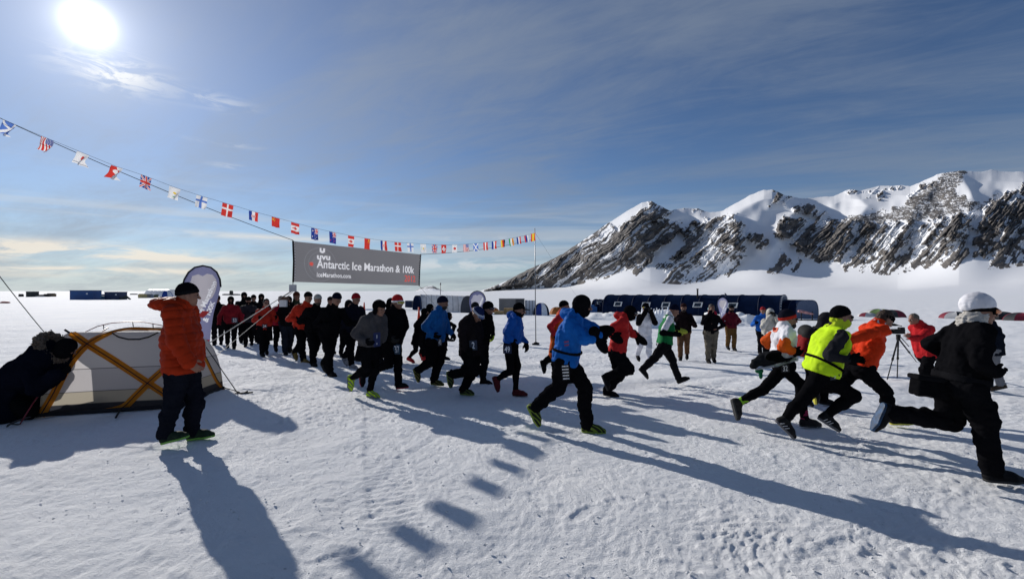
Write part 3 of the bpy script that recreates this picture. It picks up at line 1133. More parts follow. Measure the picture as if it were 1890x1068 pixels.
tag(rope(sag(at(-130, 330, 9.5), on_ground(130, 668), .15), .009), 'dark guy rope slanting down to the snow behind the parka at left', 'rope')

# ------------------------------------------------------------------ feather flags
M_FF = pmat('feather_flag_lilac', (.26, .27, .43), .7, vary=.06, vscale=2, translucent=.4)
M_FFP = pmat('feather_flag_continent', (.46, .44, .47), .7, vary=.05, translucent=.4)
M_FFW = pmat('feather_flag_white', (.80, .80, .82), .7, vary=.03, translucent=.5)
M_FFN = pmat('feather_flag_navy', (.05, .06, .14), .7, vary=.06, translucent=.3)
M_FFR = pmat('feather_flag_red', (.60, .05, .05), .6, translucent=.3)

# outline of the sail in metres, foot of the pole at (0,0), from the photo's nearest flag
SAIL_L = [(.02, .55), (-.16, .95), (-.30, 1.35), (-.385, 1.70), (-.40, 1.88), (-.37, 2.05), (-.28, 2.20), (-.15, 2.30), (0, 2.335)]
SAIL_R = [(.10, .55), (.16, .95), (.24, 1.35), (.345, 1.70), (.39, 1.90), (.36, 2.06), (.28, 2.20), (.15, 2.30), (0, 2.335)]
ANT = [(-.20, 1.62), (-.27, 1.75), (-.30, 1.92), (-.22, 2.02), (-.20, 2.12), (-.08, 2.16), (.0, 2.12), (.08, 2.17), (.19, 2.15), (.27, 2.06), (.30, 1.95), (.27, 1.80), (.21, 1.68), (.12, 1.62),
       (.06, 1.50), (-.02, 1.42), (-.08, 1.48), (-.10, 1.56)]


def feather_flag(px, dist, foot_px, scale, yaw, sail, dark, label, grp, tilt=0.0):
    gx = (px - CX) / F * dist
    loc = Vector((gx, dist, gz(gx, dist) - .02))
    root = empty('feather_flag', loc, label, 'feather flag', grp)
    Mx = Matrix.Translation(loc) @ Matrix.Rotation(yaw, 4, 'Z') @ Matrix.Rotation(tilt, 4, 'Y') @ Matrix.Scale(scale, 4)

    def curve(x, z):
        return Vector((x, .03 * math.sin(z * 3.2) + .02 * math.sin(x * 9), z))
    zs = np.concatenate([np.linspace(.55, 1.9, 150), 2.335 - .435 * (1 - np.linspace(0, 1, 70)[1:]) ** 1.6])
    n = 90
    zl, xl = [p[1] for p in SAIL_L], [p[0] for p in SAIL_L]
    zr, xr = [p[1] for p in SAIL_R], [p[0] for p in SAIL_R]
    tt_ = np.linspace(0, 1, n + 1)[None]
    XX = np.interp(zs, zl, xl)[:, None] * (1 - tt_) + np.interp(zs, zr, xr)[:, None] * tt_
    ZZ = np.broadcast_to(zs[:, None], XX.shape)
    C_ = np.empty(XX.shape + (3,))
    C_[:] = sail
    C_[in_poly(XX, ZZ, ANT)] = (.50, .47, .50) if sail[0] > .15 else (.38, .38, .46)
    C_[raster('Antarctic Ice Marathon', .145, XX, ZZ, .25, 2.02, R(68), 'RIGHT', .004)] = (.85, .85, .87)
    C_[raster('& 100K', .145, XX, ZZ, .235, 1.60, R(68), 'RIGHT', .004)] = (.85, .85, .87)
    printed_cloth('sail', np.array([Mx @ curve(x, z) for x, z in zip(XX.ravel(), ZZ.ravel())]), len(zs), n + 1, C_, root, .40)
    mb = MB()
    pl = [Vector((.06, 0, 0)), Vector((.04, 0, .55))] + [Vector((x - .004, 0, z)) for x, z in SAIL_L[1:]] + [Vector((x, 0, z)) for x, z in SAIL_R[::-1][1:5]]
    mb.tube([Mx @ curve(p.x, p.z) for p in pl], .017 * scale, 8)
    mb.build('pole', dark, root, True)
    mb = MB()
    b = Matrix.Translation(loc) @ Matrix.Rotation(yaw, 4, 'Z')
    for k in range(4):
        a = k * math.pi / 2 + .5
        mb.tube([b @ Vector((.06, 0, .06)), b @ Vector((.06 + .35 * math.cos(a), .35 * math.sin(a), .02))], .012, 6)
    mb.build('cross_foot', M_POLE, root, True)
    return root


feather_flag(373, 9.3, 698, 1.0, R(0), (.205, .21, .345), M_BLACK, 'large lilac feather flag with white continent print behind the orange down jacket', 'feather flags around the start')
feather_flag(881, 21.5, 632, 1.02, R(4), (.12, .13, .24), M_BLACK, 'slate blue feather flag rising behind the runner with lime gloves', 'feather flags around the start')
feather_flag(1334, 40, 604, 1.18, R(2), (.27, .275, .42), M_FFN, 'small pale feather flag in front of the long blue tent', 'feather flags around the start')

# red ribbons and cones
M_CONE = pmat('cone_orange', (.70, .07, .03), .5, vary=.08, translucent=.25)


def cone(px, py, dist, h, label):
    X = (px - CX) / F * dist
    b = Vector((X, dist, gz(X, dist)))
    root = empty('marker_cone', b, label, 'cone', 'orange marker cones on the course')
    mb = MB()
    mb.tube([b + Vector((0, 0, .03)), b + Vector((0, 0, h * .35)), b + Vector((0, 0, h))], [.10 * h, .075 * h, .018 * h], 16)
    mb.build('cone_body', M_CONE, root, True)
    mb = MB()
    mb.box((b.x - (.15 * h), b.y - .2 * h, b.z - .01), (b.x + (.15 * h), b.y + .2 * h, b.z + .04))
    mb.build('cone_base', M_BLACK, root)
    mb = MB()
    mb.tube([b + Vector((0, 0, h * .30)), b + Vector((0, 0, h * .45))], [.084 * h, .070 * h], 16, caps=False)
    mb.build('cone_collar', M_WHITEF, root, True)


cone(773, 560, 20.0, 1.5, 'tall bright orange cone standing behind the runner in the royal blue jacket')
cone(672, 558, 24.0, 1.62, 'orange and white cone behind the red beanie runner')


def ribbon(px, py, dist, label):
    p = at(px, py, dist)
    mb = MB()
    mb.add([p + Vector((-.09, 0, -.05)), p + Vector((.02, -.02, .06)), p + Vector((.12, .02, .05)), p + Vector((.05, .03, -.02)), p + Vector((-.02, .04, -.08))], [(0, 1, 2, 3, 4)])
    mb.add([p + Vector((-.09, .03, -.05)), p + Vector((.02, .01, .06)), p + Vector((.12, .05, .05)), p + Vector((.05, .06, -.02)), p + Vector((-.02, .07, -.08))], [(4, 3, 2, 1, 0), ])
    tag(mb.build('red_ribbon', M_FFR), label, 'ribbon', 'red ribbons tied to the feather flag pole')


ribbon(373, 579, 9.22, 'red ribbon tied to the feather flag, upper one beside the orange jacket')
ribbon(374, 632, 9.22, 'red ribbon tied low on the feather flag pole, below the upper one')

# ------------------------------------------------------------------ buildings and far camp
M_NAVY = pmat('navy_tent_cloth', (.0060, .0125, .036), .9, bump=.35, bscale=2.5, vary=.25, vscale=.8, spec=.0)
M_NAVYD = pmat('dark_navy_cloth', (.006, .016, .050), .6)
M_WINF = pmat('window_frame_white', (.72, .72, .70), .7)
M_WING = pmat('window_glass_dark', (.02, .03, .04), .15, spec=.6)
M_SILV = pmat('silver_white_tent', (.78, .79, .81), .35, bump=.4, bscale=2, vary=.22, vscale=1.5, translucent=.45)
M_GREYC = pmat('grey_container', (.20, .20, .20), .6, vary=.12, vscale=.6)
M_BLUEC = pmat('blue_container', (.014, .07, .22), .5, vary=.15, vscale=.5)
M_WOOD = pmat('pale_crate_wood', (.36, .24, .11), .8, bump=.3, bscale=20, vary=.25, vscale=3)
M_ORT = pmat('orange_tent_cloth', (.45, .16, .03), .7, translucent=.2)


def tunnel(name, A, B, width, height, wall, label, cat, ribs=9, rib_mat=None, sq=(.75, .80), ends=True, cov=None, parent=None, group=None):
    """arched tunnel tent from A to B (centres of the two end walls, on the ground)"""
    A, B = Vector(A), Vector(B)
    ax = (B - A)
    L = ax.length
    ax.normalize()
    sd_ = Vector((ax.y, -ax.x, 0)).normalized()
    prof = []
    n = 22
    for i in range(n + 1):
        t = math.pi * i / n
        x = math.copysign(abs(math.cos(t)) ** sq[0], math.cos(t))
        z = math.sin(t) ** sq[1]
        prof.append((x * width / 2, z * height))
    root = parent or empty(name, A.lerp(B, .5), label, cat, group)
    m = 60
    vs, fs = [], []
    for j in range(m + 1):
        f = j / m
        wob = -.022 * height * abs(math.sin(math.pi * f * ribs)) ** .6 * .6
        for (x, z) in prof:
            k = 1 + wob / height
            vs.append(A + ax * (L * f) + sd_ * x * k + Vector((0, 0, z * k)))
    for j in range(m):
        for i in range(n):
            q = j * (n + 1) + i
            fs.append((q, q + 1, q + n + 2, q + n + 1))
    shell = mesh_obj('tent_shell', vs, fs, wall, root)
    if ends:
        for P, s, nm in ((A, -1, 'end_wall'), (B, 1, 'end_wall')):
            v2 = [P + ax * (.01 * s) + sd_ * x * .985 + Vector((0, 0, z * .985)) for x, z in prof] + [P + ax * (.01 * s)]
            f2 = [(i, i + 1, n + 1) for i in range(n)]
            mesh_obj(nm, v2, f2, cov or wall, root, False)
    if rib_mat:
        for j in range(ribs + 1):
            mb = MB()
            mb.tube([A + ax * (L * j / ribs) + sd_ * x * 1.004 + Vector((0, 0, z * 1.004)) for x, z in prof], .05, 6)
            mb.build('rib', rib_mat, root, True)
    return root, shell, (A, B, ax, sd_)


def gpt(px, Y, dz=0.0):
    X = (px - CX) / F * Y
    return Vector((X, Y, gz(X, Y) + dz))


def bvh_of(o):
    me = o.data
    return BVHTree.FromPolygons([v.co.copy() for v in me.vertices], [tuple(p.vertices) for p in me.polygons])


def shoot(bvh, px, py):
    d = ray(px, py).normalized()
    loc, nor, i, dist = bvh.ray_cast(CAM, d)
    return loc


# the long navy camp tent
tA, tB = gpt(1128, 90), gpt(1447, 71)
tent_root, tent_shell, _ = tunnel('camp_tent', tA, tB, 7.0, 3.55, M_NAVY, 'long navy blue tunnel tent with white framed windows below the mountain', 'tent', 10, M_NAVYD, sq=(.62, .70), cov=pmat('tent_end_cloth', (.09, .12, .19), .7))
bv = bvh_of(tent_shell)
for (wx, wy, ww, wh) in ((1141, 561, 14, 8), (1192.5, 562.5, 15, 9), (1229, 562.5, 15, 9), (1288, 562.5, 17, 9), (1352, 563.5, 19, 9)):
    cs = [shoot(bv, wx + sx_ * ww / 2 + (1.2 if sy_ < 0 else -1.2), wy + sy_ * wh / 2) for sx_, sy_ in ((-1, 1), (1, 1), (1, -1), (-1, -1))]
    if any(c is None for c in cs):
        continue
    nrm = (cs[1] - cs[0]).cross(cs[3] - cs[0]).normalized()
    if nrm.y > 0:
        nrm = -nrm
    cen = sum(cs, Vector()) / 4
    fr = MB()
    inn = [cen + (c - cen) * .74 for c in cs]
    A8 = [c + nrm * .14 for c in cs] + [c + nrm * .14 for c in inn] + [c - nrm * .1 for c in cs] + [c + nrm * .05 for c in inn]
    fr.add(A8, [(i, (i + 1) % 4, 4 + (i + 1) % 4, 4 + i) for i in range(4)] + [(i, 8 + i, 8 + (i + 1) % 4, (i + 1) % 4) for i in range(4)] + [(4 + i, 4 + (i + 1) % 4, 12 + (i + 1) % 4, 12 + i) for i in range(4)])
    wf = fr.build('window', M_WINF, tent_root)
    gl = MB()
    gl.add([c + nrm * .08 for c in inn], [(0, 1, 2, 3)])
    gl.build('pane', M_WING, wf)
mb = MB()
q = at(1287.5, 551, 77)
mb.tube([q, at(1287.5, 534, 77)], .14, 8)
mb.tube([at(1287.5, 534, 77), at(1287.5, 532.5, 77)], .2, 8)
mb.build('stove_pipe', M_BLACK, tent_root, True)
mb = MB()
q = at(1339, 549, 73)
mb.tube([q, at(1339, 541, 73)], .07, 6)
mb.tube([at(1337.5, 541, 73), at(1341, 544, 73)], .07, 6)
mb.build('roof_vent', M_NAVYD, tent_root, True)
# lacing of the end wall
dirE = (tB - tA).normalized()
sdE = Vector((dirE.y, -dirE.x, 0))
mb = MB()
for i in range(1, 22):
    t = math.pi * i / 22
    x = math.copysign(abs(math.cos(t)) ** .62, math.cos(t)) * 3.5
    z = math.sin(t) ** .70 * 3.55
    c = tB + dirE * .06 + sdE * x * .97 + Vector((0, 0, z * .97))
    mb.box((c.x - .09, c.y - .05, c.z - .05), (c.x + .09, c.y + .05, c.z + .05))
struct(mb.build('end_lacing', M_WINF, tent_root), 'stuff')
tunnel('porch_tent', gpt(1449, 71.5), gpt(1490, 68), 4.6, 2.75, M_NAVY, 'smaller navy tunnel porch at the right end of the long tent', 'tent', 3, M_NAVYD, cov=pmat('tent_end_cloth', (.09, .12, .19), .7), sq=(.45, .55))
pr_, psh, _ = tunnel('side_tent', gpt(1100, 95), gpt(1124, 93.2), 4.4, 2.6, M_NAVY, 'small navy annex tent at the left end of the long tent', 'tent', 3, M_NAVYD)
c = shoot(bvh_of(psh), 1106, 559)
if c:
    mb = MB()
    n_ = Vector((-.2, -1, .25)).normalized()
    for s_, z_, m_ in ((.5, .06, 0), (.34, .12, 1)):
        mb.add([c + n_ * (z_ + .1) + Vector((a * s_ * .9, 0, b * s_ * .5)) for a, b in ((-1, -1), (1, -1), (1, 1), (-1, 1))], [(0, 1, 2, 3)], m_)
    mb.build('window', [M_WINF, M_WING], pr_)
# blue sheets left of it
mb = MB()
b = gpt(1088, 92)
mb.box((b.x - 1.6, b.y - .8, b.z), (b.x + 1.4, b.y + .8, b.z + 1.1))
mb.box((b.x - 1.2, b.y - .7, b.z + 1.1), (b.x + .9, b.y + .6, b.z + 1.45))
tag(mb.build('covered_stack', pmat('blue_tarp', (.02, .10, .28), .5, bump=.4, bscale=3)), 'low stack under blue tarpaulin left of the navy tent', 'tarp stack')

# snow bank in front of the long tent, with carved snow letters
def heap(name, pts, w_, h_, seed, kind=True):
    """irregular bank of shovelled snow along a polyline"""
    P = [Vector(p) for p in pts]
    n, m = 70, 14
    vs, fs = [], []
    for i in range(n + 1):
        t = i / n * (len(P) - 1)
        k = min(int(t), len(P) - 2)
        c = P[k].lerp(P[k + 1], t - k)
        d = (P[k + 1] - P[k]).normalized()
        s_ = Vector((d.y, -d.x, 0))
        e = min(1, 6 * min(i / n, 1 - i / n) + .02)
        for j in range(m + 1):
            u = j / m * 2 - 1
            nz_ = float(fbm2(np.array([c.x * .5 + seed + u]), np.array([c.y * .5 + u * 2]), 3)[0])
            z = max(0, (1 - u * u)) ** .7 * h_ * e * (0.75 + .55 * nz_)
            vs.append(c + s_ * (u * w_ / 2 * (1 + .2 * nz_)) + Vector((0, 0, z - .12)))
    for i in range(n):
        for j in range(m):
            q = i * (m + 1) + j
            fs.append((q, q + 1, q + m + 2, q + m + 1))
    return struct(mesh_obj(name, vs, fs, SNOW))


heap('snow_bank', [gpt(1075, 62), gpt(1180, 56), gpt(1300, 52), gpt(1420, 50)], 5.0, 1.15, 2)
heap('snow_bank', [gpt(1345, 47), gpt(1380, 46), gpt(1420, 46)], 2.2, .9, 9)
heap('snow_bank', [gpt(640, 70), gpt(720, 74), gpt(800, 80)], 5.0, .35, 5)
M_ICE = pmat('carved_snow', (.80, .84, .90), .6, bump=.5, bscale=8)
sb = gpt(1213, 40)
sculpt = empty('snow_sculpture', sb, 'carved white snow wall with toothed top in front of the navy tent', 'snow sculpture')
mb = MB()
x0, x1 = (1187 - CX) / F * 40, (1239 - CX) / F * 40
mb.box((x0, sb.y - .25, sb.z - .1), (x1, sb.y + .35, sb.z + 1.25))
mb.build('snow_wall', M_ICE, sculpt)
rs = np.random.RandomState(4)
for k, (a, b_, hh) in enumerate(((1182, 1189, 1.9), (1188, 1191, 1.55), (1199, 1204, 1.75), (1204, 1209, 1.7), (1209, 1214, 1.8), (1214, 1219, 1.7), (1219, 1225, 1.78), (1229, 1236, 1.85), (1236, 1242, 1.5))):
    mb = MB()
    xa, xb = (a + .6 - CX) / F * 40, (b_ - .6 - CX) / F * 40
    mb.tube([(xa * .5 + xb * .5, sb.y, sb.z - .1), (xa * .5 + xb * .5, sb.y, sb.z + hh * .7), (xa * .5 + xb * .5 + .04, sb.y, sb.z + hh)], [(xb - xa) * .6, (xb - xa) * .45, (xb - xa) * .2], 8)
    mb.build('snow_tooth', M_ICE, sculpt, True)

# grey container with open front, crates, blue dome
gA, gB = gpt(921, 74), gpt(968, 74)
hz_ = 2.35
gc = empty('storage_container', gA.lerp(gB, .5), 'grey storage container behind wooden crates left of the pole', 'container')
mb = MB()
mb.box((gA.x, 74, gA.z - .2), (gB.x, 76.4, gA.z + hz_))
mb.box((gA.x - .04, 73.95, gA.z + hz_), (gB.x + .04, 76.45, gA.z + hz_ + .08))
mb.build('container_box', M_GREYC, gc)
mb = MB()
for k in range(9):
    x = gB.x - 1.4 + k * .16
    mb.box((x, 73.9, gA.z), (x + .07, 73.97, gA.z + hz_))
mb.build('slatted_door', pmat('dark_slats', (.06, .06, .065), .6), gc)
wA = gpt(969.5, 74)
wc = empty('white_shed', wA, 'white corrugated shed end standing beside the grey container', 'shed')
mb = MB()
mb.box((wA.x, 74, wA.z - .2), (wA.x + 1.75, 76.2, wA.z + hz_ - .08))
mb.build('shed_wall', M_WHITEF, wc)
mb = MB()
for x in (.12, .62, 1.12, 1.6):
    mb.box((wA.x + x, 73.93, wA.z), (wA.x + x + .09, 73.99, wA.z + hz_ - .1))
mb.build('shed_rib', pmat('grey_rib', (.25, .25, .27), .6), wc)


def crate(px, Y, w_, d_, h_, label, z0=0.0, slats=3):
    b = gpt(px, Y)
    root = empty('wooden_crate', b + Vector((0, 0, z0)), label, 'crate', 'wooden crates by the grey container')
    mb = MB()
    mb.box((b.x - w_ / 2, Y - d_ / 2, b.z + z0), (b.x + w_ / 2, Y + d_ / 2, b.z + z0 + h_))
    mb.build('crate_box', M_WOOD, root)
    mb = MB()
    for k in range(slats):
        z = b.z + z0 + h_ * (k + .1) / slats
        mb.box((b.x - w_ / 2 - .02, Y - d_ / 2 - .03, z), (b.x + w_ / 2 + .02, Y - d_ / 2 - .002, z + h_ / slats * .72))
    mb.build('crate_slats', M_WOOD, root)


crate(937.5, 71, 1.25, 1, 1.0, 'tall pale wooden crate in front of the grey container, left one')
crate(953, 71, 1.3, 1, 1.05, 'tall pale wooden crate in front of the grey container, right one')
crate(921, 70.5, 1.4, 1, .48, 'low wooden crate at the left end of the crate row', 0, 2)


def dome_tent(px, Y, w_, h_, cols, label, panels=8, yaw=0.0, cat='tent', group=None, d_=None, name='dome_tent'):
    b = gpt(px, Y, -.05)
    root = empty(name, b, label, cat, group)
    d_ = d_ or w_ * .8
    nr = 10
    for k in range(panels):
        vs, fs = [], []
        sub = 5
        for j in range(nr + 1):
            e = j / nr * math.pi / 2
            for i in range(sub + 1):
                a = 2 * math.pi * (k + i / sub) / panels + yaw
                pinch = 1 - .06 * math.sin(math.pi * i / sub)
                r_ = math.cos(e) ** .85 * pinch
                vs.append(b + Vector((r_ * w_ / 2 * math.cos(a), r_ * d_ / 2 * math.sin(a), h_ * math.sin(e) ** .95 * (pinch if j < nr else 1))))
        for j in range(nr):
            for i in range(sub):
                q = j * (sub + 1) + i
                fs.append((q, q + 1, q + sub + 2, q + sub + 1))
        mesh_obj('tent_panel', vs, fs, cols[k % len(cols)], root)
    return root


M_TW, M_TK, M_TR, M_TL, M_TG = [pmat('tent_' + n, c, .7, translucent=.15) for n, c in (('white', (.60, .60, .60)), ('black', (.03, .035, .04)), ('red', (.20, .02, .04)), ('lime', (.42, .70, .05)), ('green', (.18, .28, .10)))]
GT = 'small dome tents on the snow'
dome_tent(999, 72, 2.6, 2.0, [M_NAVY, pmat('blue_dome', (.02, .05, .25), .6), M_WHITEF, M_NAVY], 'blue and white dome tent just right of the pole', group=GT)
dome_tent(908, 80, 2.6, .95, [M_ORT], 'tiny orange tent left of the grey container', group=GT)
dome_tent(1028, 78, 2.6, 1.3, [M_ORT], 'tiny orange tent behind the large blue jacket', group=GT)
dome_tent(1601, 78, 3.0, .75, [M_TW, M_TR, M_TW], 'low white and red tent with red pennant, leftmost of the right-hand tents', group=GT)
dome_tent(1622, 80, 5.0, 1.35, [M_TW, M_TL, M_TW, M_TW, M_TG], 'white and green dome tent behind the man in orange', yaw=.3, group=GT)
dome_tent(1647, 76, 4.2, 1.3, [M_TK, M_TR, M_TK, M_TG], 'dark dome tent with red skirt left of the cameraman', yaw=.6, group=GT)
dome_tent(1764, 74, 4.6, 1.15, [M_TW, M_TK, M_TW, M_TR], 'white and black dome tent left of the white beanie', yaw=.2, group=GT)
dome_tent(1846, 71, 4.6, 1.3, [M_TK, M_TK, M_TL, M_TK], 'black dome tent with a lime panel right of the white beanie', yaw=-2.35, group=GT)
dome_tent(1885, 68, 4.6, 1.25, [M_TK, M_TR, M_TW, M_TR], 'white and dark red dome tent at the right edge', yaw=-.3, group=GT)

# silvery tunnel tents in the middle distance
tunnel('silver_tent', gpt(776, 78), gpt(862, 80), 3.6, 2.75, M_SILV, 'long silver white ribbed tunnel tent below the distant peak', 'tent', 9, pmat('tent_rib_grey', (.38, .39, .42), .6), cov=M_NAVYD)
tunnel('silver_tent', gpt(769, 75.5), gpt(776, 78.0), 1.3, 2.5, pmat('navy_mouth', (.02, .04, .10), .7), 'dark blue tunnel tent mouth behind the orange cone', 'tent', 3, M_NAVYD, cov=M_NAVY)
tunnel('silver_tent', gpt(864, 73), gpt(876, 77), 2.4, 2.7, pmat('dark_mouth', (.04, .045, .06), .7), 'dark tunnel tent mouth half hidden by the slate feather flag', 'tent', 3, M_NAVYD)
b = gpt(813, 80)
mb = MB()
mb.tube([b, b + Vector((0, 0, 4.6))], .06, 6)
mb.tube([b + Vector((0, 0, 4.5)), b + Vector((0, 0, 4.9))], .11, 6)
tag(mb.build('antenna_mast', M_POLE, None, True), 'thin antenna mast standing over the silver tent', 'mast')
mb = MB()
b = gpt(755, 95)
mb.box((b.x - .7, b.y - .6, b.z - .1), (b.x + .7, b.y + .6, b.z + 1.4))
mb.box((b.x + 1.0, b.y - .5, b.z - .1), (b.x + 2.4, b.y + .5, b.z + 1.1))
tag(mb.build('fuel_store', M_NAVYD), 'low dark boxes on the snow left of the silver tents', 'boxes')


# far camp on the left
def hut(px, Y, w_, d_, h_, mat, label, roof=True, win=True, name='camp_hut'):
    b = gpt(px, Y)
    root = empty(name, b, label, 'hut', 'far huts and containers on the left plain')
    mb = MB()
    mb.box((b.x - w_ / 2, Y - d_ / 2, b.z - .2), (b.x + w_ / 2, Y + d_ / 2, b.z + h_))
    mb.build('hut_wall', mat, root)
    if roof:
        mb = MB()
        mb.box((b.x - w_ / 2 - .1, Y - d_ / 2 - .1, b.z + h_), (b.x + w_ / 2 + .1, Y + d_ / 2 + .1, b.z + h_ + .12))
        mb.build('hut_roof', pmat('hut_roof', (.10, .12, .16), .6), root)
    if win:
        mb = MB()
        for f in (.3,) if w_ < 6 else (.25,):
            x = b.x + w_ * (f)
            mb.box((x - .25, Y - d_ / 2 - .05, b.z + h_ * .58), (x + .25, Y - d_ / 2 - .01, b.z + h_ * .75))
        mb.build('window', M_WINF, root)
    return root


hut(158.5, 140, 7.0, 3, 2.75, M_BLUEC, 'plain blue shipping container on the far snow at left')
r_ = hut(214, 140, 4.4, 3, 2.3, pmat('dark_blue_shelter', (.012, .028, .085), .5), 'darker blue shelter right of the blue container')
b = gpt(233, 139)
mb = MB()
mb.tube([b + Vector((-1.6, 0, .1)), b + Vector((0, 0, .9)), b + Vector((1.3, 0, .1))], [.5, .45, .2], 8)
tag(mb.build('covered_sledge', pmat('dark_tarp', (.05, .055, .05), .8), None, True), 'low dark covered sledge beside the dark blue shelter', 'sledge')
hut(60, 210, 2.9, 3, 2.4, pmat('dark_shed', (.03, .035, .035), .7), 'small dark shed far off at left', win=False)
for (px, Y, w_, h_, c, lab) in ((39, 215, .9, 1.3, (.03, .03, .03), 'tiny dark barrel left of the far shed'), (76, 215, 1.9, 1.0, (.03, .03, .04), 'tiny dark crate right of the far shed'),
                                (87, 214, 2.0, 1.3, (.02, .02, .02), 'black far crate beside a brown stack'), (95, 220, 3.2, 1.6, (.16, .11, .06), 'brown far stack of goods'),
                                (181, 240, 1.6, .9, (.05, .06, .10), 'tiny dark box right of the blue container'), (193, 260, 3.8, .9, (.07, .10, .16), 'low bluish far boxes left of the shelter'),
                                (247, 330, 4.5, .8, (.04, .05, .06), 'thin dark far line of goods right of the shelter'), (263, 175, 2.2, 1.6, (.45, .36, .16), 'pale yellow far tent box'),
                                (275, 178, 2.6, 1.5, (.16, .18, .22), 'grey far box beside the pale yellow one'), (189.5, 138, .35, 1.15, (.06, .12, .2), 'tiny blue drum between the container and shelter'),
                                (292, 185, 2.8, 1.2, (.09, .10, .05), 'olive far box below the far marquee'), (427, 300, 11, .9, (.04, .05, .07), 'long low dark far vehicle line left of the crowd'),
                                (427, 290, 1.5, 3.0, (.03, .03, .03), 'tiny dark far hut above the crowd at left')):
    b = gpt(px, Y)
    mb = MB()
    mb.box((b.x - w_ / 2, Y - .8, b.z - .2), (b.x + w_ / 2, Y + .8, b.z + h_ * .85))
    mb.box((b.x - w_ * .42, Y - .7, b.z + h_ * .85), (b.x + w_ * .38, Y + .6, b.z + h_))
    tag(mb.build('stored_goods', pmat('far_goods', c, .7)), lab, 'goods', 'far stores on the left plain')
tunnel('marquee', gpt(280, 190), gpt(318, 186), 6, 3.3, M_SILV, 'pale far marquee tent left of the orange jacket', 'tent', 5, None, cov=M_SILV)
dome_tent(306, 170, 5.0, 2.9, [pmat('blue_far_dome', (.02, .06, .28), .6), M_WHITEF], 'blue far dome tent beside the marquee', group=GT)
b = gpt(10, 95)
mb = MB()
mb.tube([b + Vector((-1.2, 0, .12)), b + Vector((-.6, 0, .22)), b + Vector((.6, 0, .22)), b + Vector((1.0, 0, .15))], [.12, .2, .2, .08], 8)
tag(mb.build('red_sledge', pmat('red_sledge', (.35, .03, .03), .5), None, True), 'flat red sledge lying on the far snow at the left edge', 'sledge')
mb = MB()
b = gpt(74, 205)
mb.box((b.x - 1.1, 204, b.z), (b.x + 1.1, 206, b.z + .25))
tag(mb.build('snow_block', M_ICE), 'white slab of snow under the far dark crate', 'snow block')
# aircraft-like trailer right of the porch
b = gpt(1487, 62)
tr = empty('sledge_trailer', b, 'small red and white sledge trailer at the right end of the navy porch', 'sledge')
mb = MB()
mb.tube([b + Vector((-1.0, 0, 1.25)), b + Vector((-.2, 0, 1.15)), b + Vector((.8, 0, .9)), b + Vector((1.1, 0, .85))], [.16, .20, .13, .07], 8)
mb.build('load', pmat('red_white_load', (.45, .22, .22), .6, vary=.5, vscale=2), tr, True)
mb = MB()
for x in (-.6, .9):
    mb.tube([b + Vector((x, 0, 0)), b + Vector((x, 0, 1.2))], .07, 6)
mb.tube([b + Vector((-1.8, 0, .06)), b + Vector((2.4, 0, .02))], .09, 6)
mb.build('runners', M_BLACK, tr, True)
# ski poles lying on the snow behind the runners
p = on_ground(906, 655)
for (a, b_, lab) in (((906, 652), (930, 632), 'thin pale ski pole stuck upright in the snow left of number 49'), ((905, 641), (925, 656), 'thin pale ski pole lying on the snow left of number 49')):
    p0 = on_ground(*a)
    p1 = at(b_[0], b_[1], p0.y) if a[0] == 906 else on_ground(*b_)
    mb = MB()
    mb.tube([p0, p1], .009, 6)
    mb.tube([p0.lerp(p1, .06), p0.lerp(p1, .09)], .04, 8)
    tag(mb.build('ski_pole', M_ROPE_L, None, True), lab, 'ski pole')
# ------------------------------------------------------------------ implicit surfaces for bodies and clothes
V3 = lambda *a: np.array(a, dtype=np.float64)


def nrm(v):
    v = np.asarray(v, dtype=np.float64)
    return v / (np.linalg.norm(v) + 1e-12)


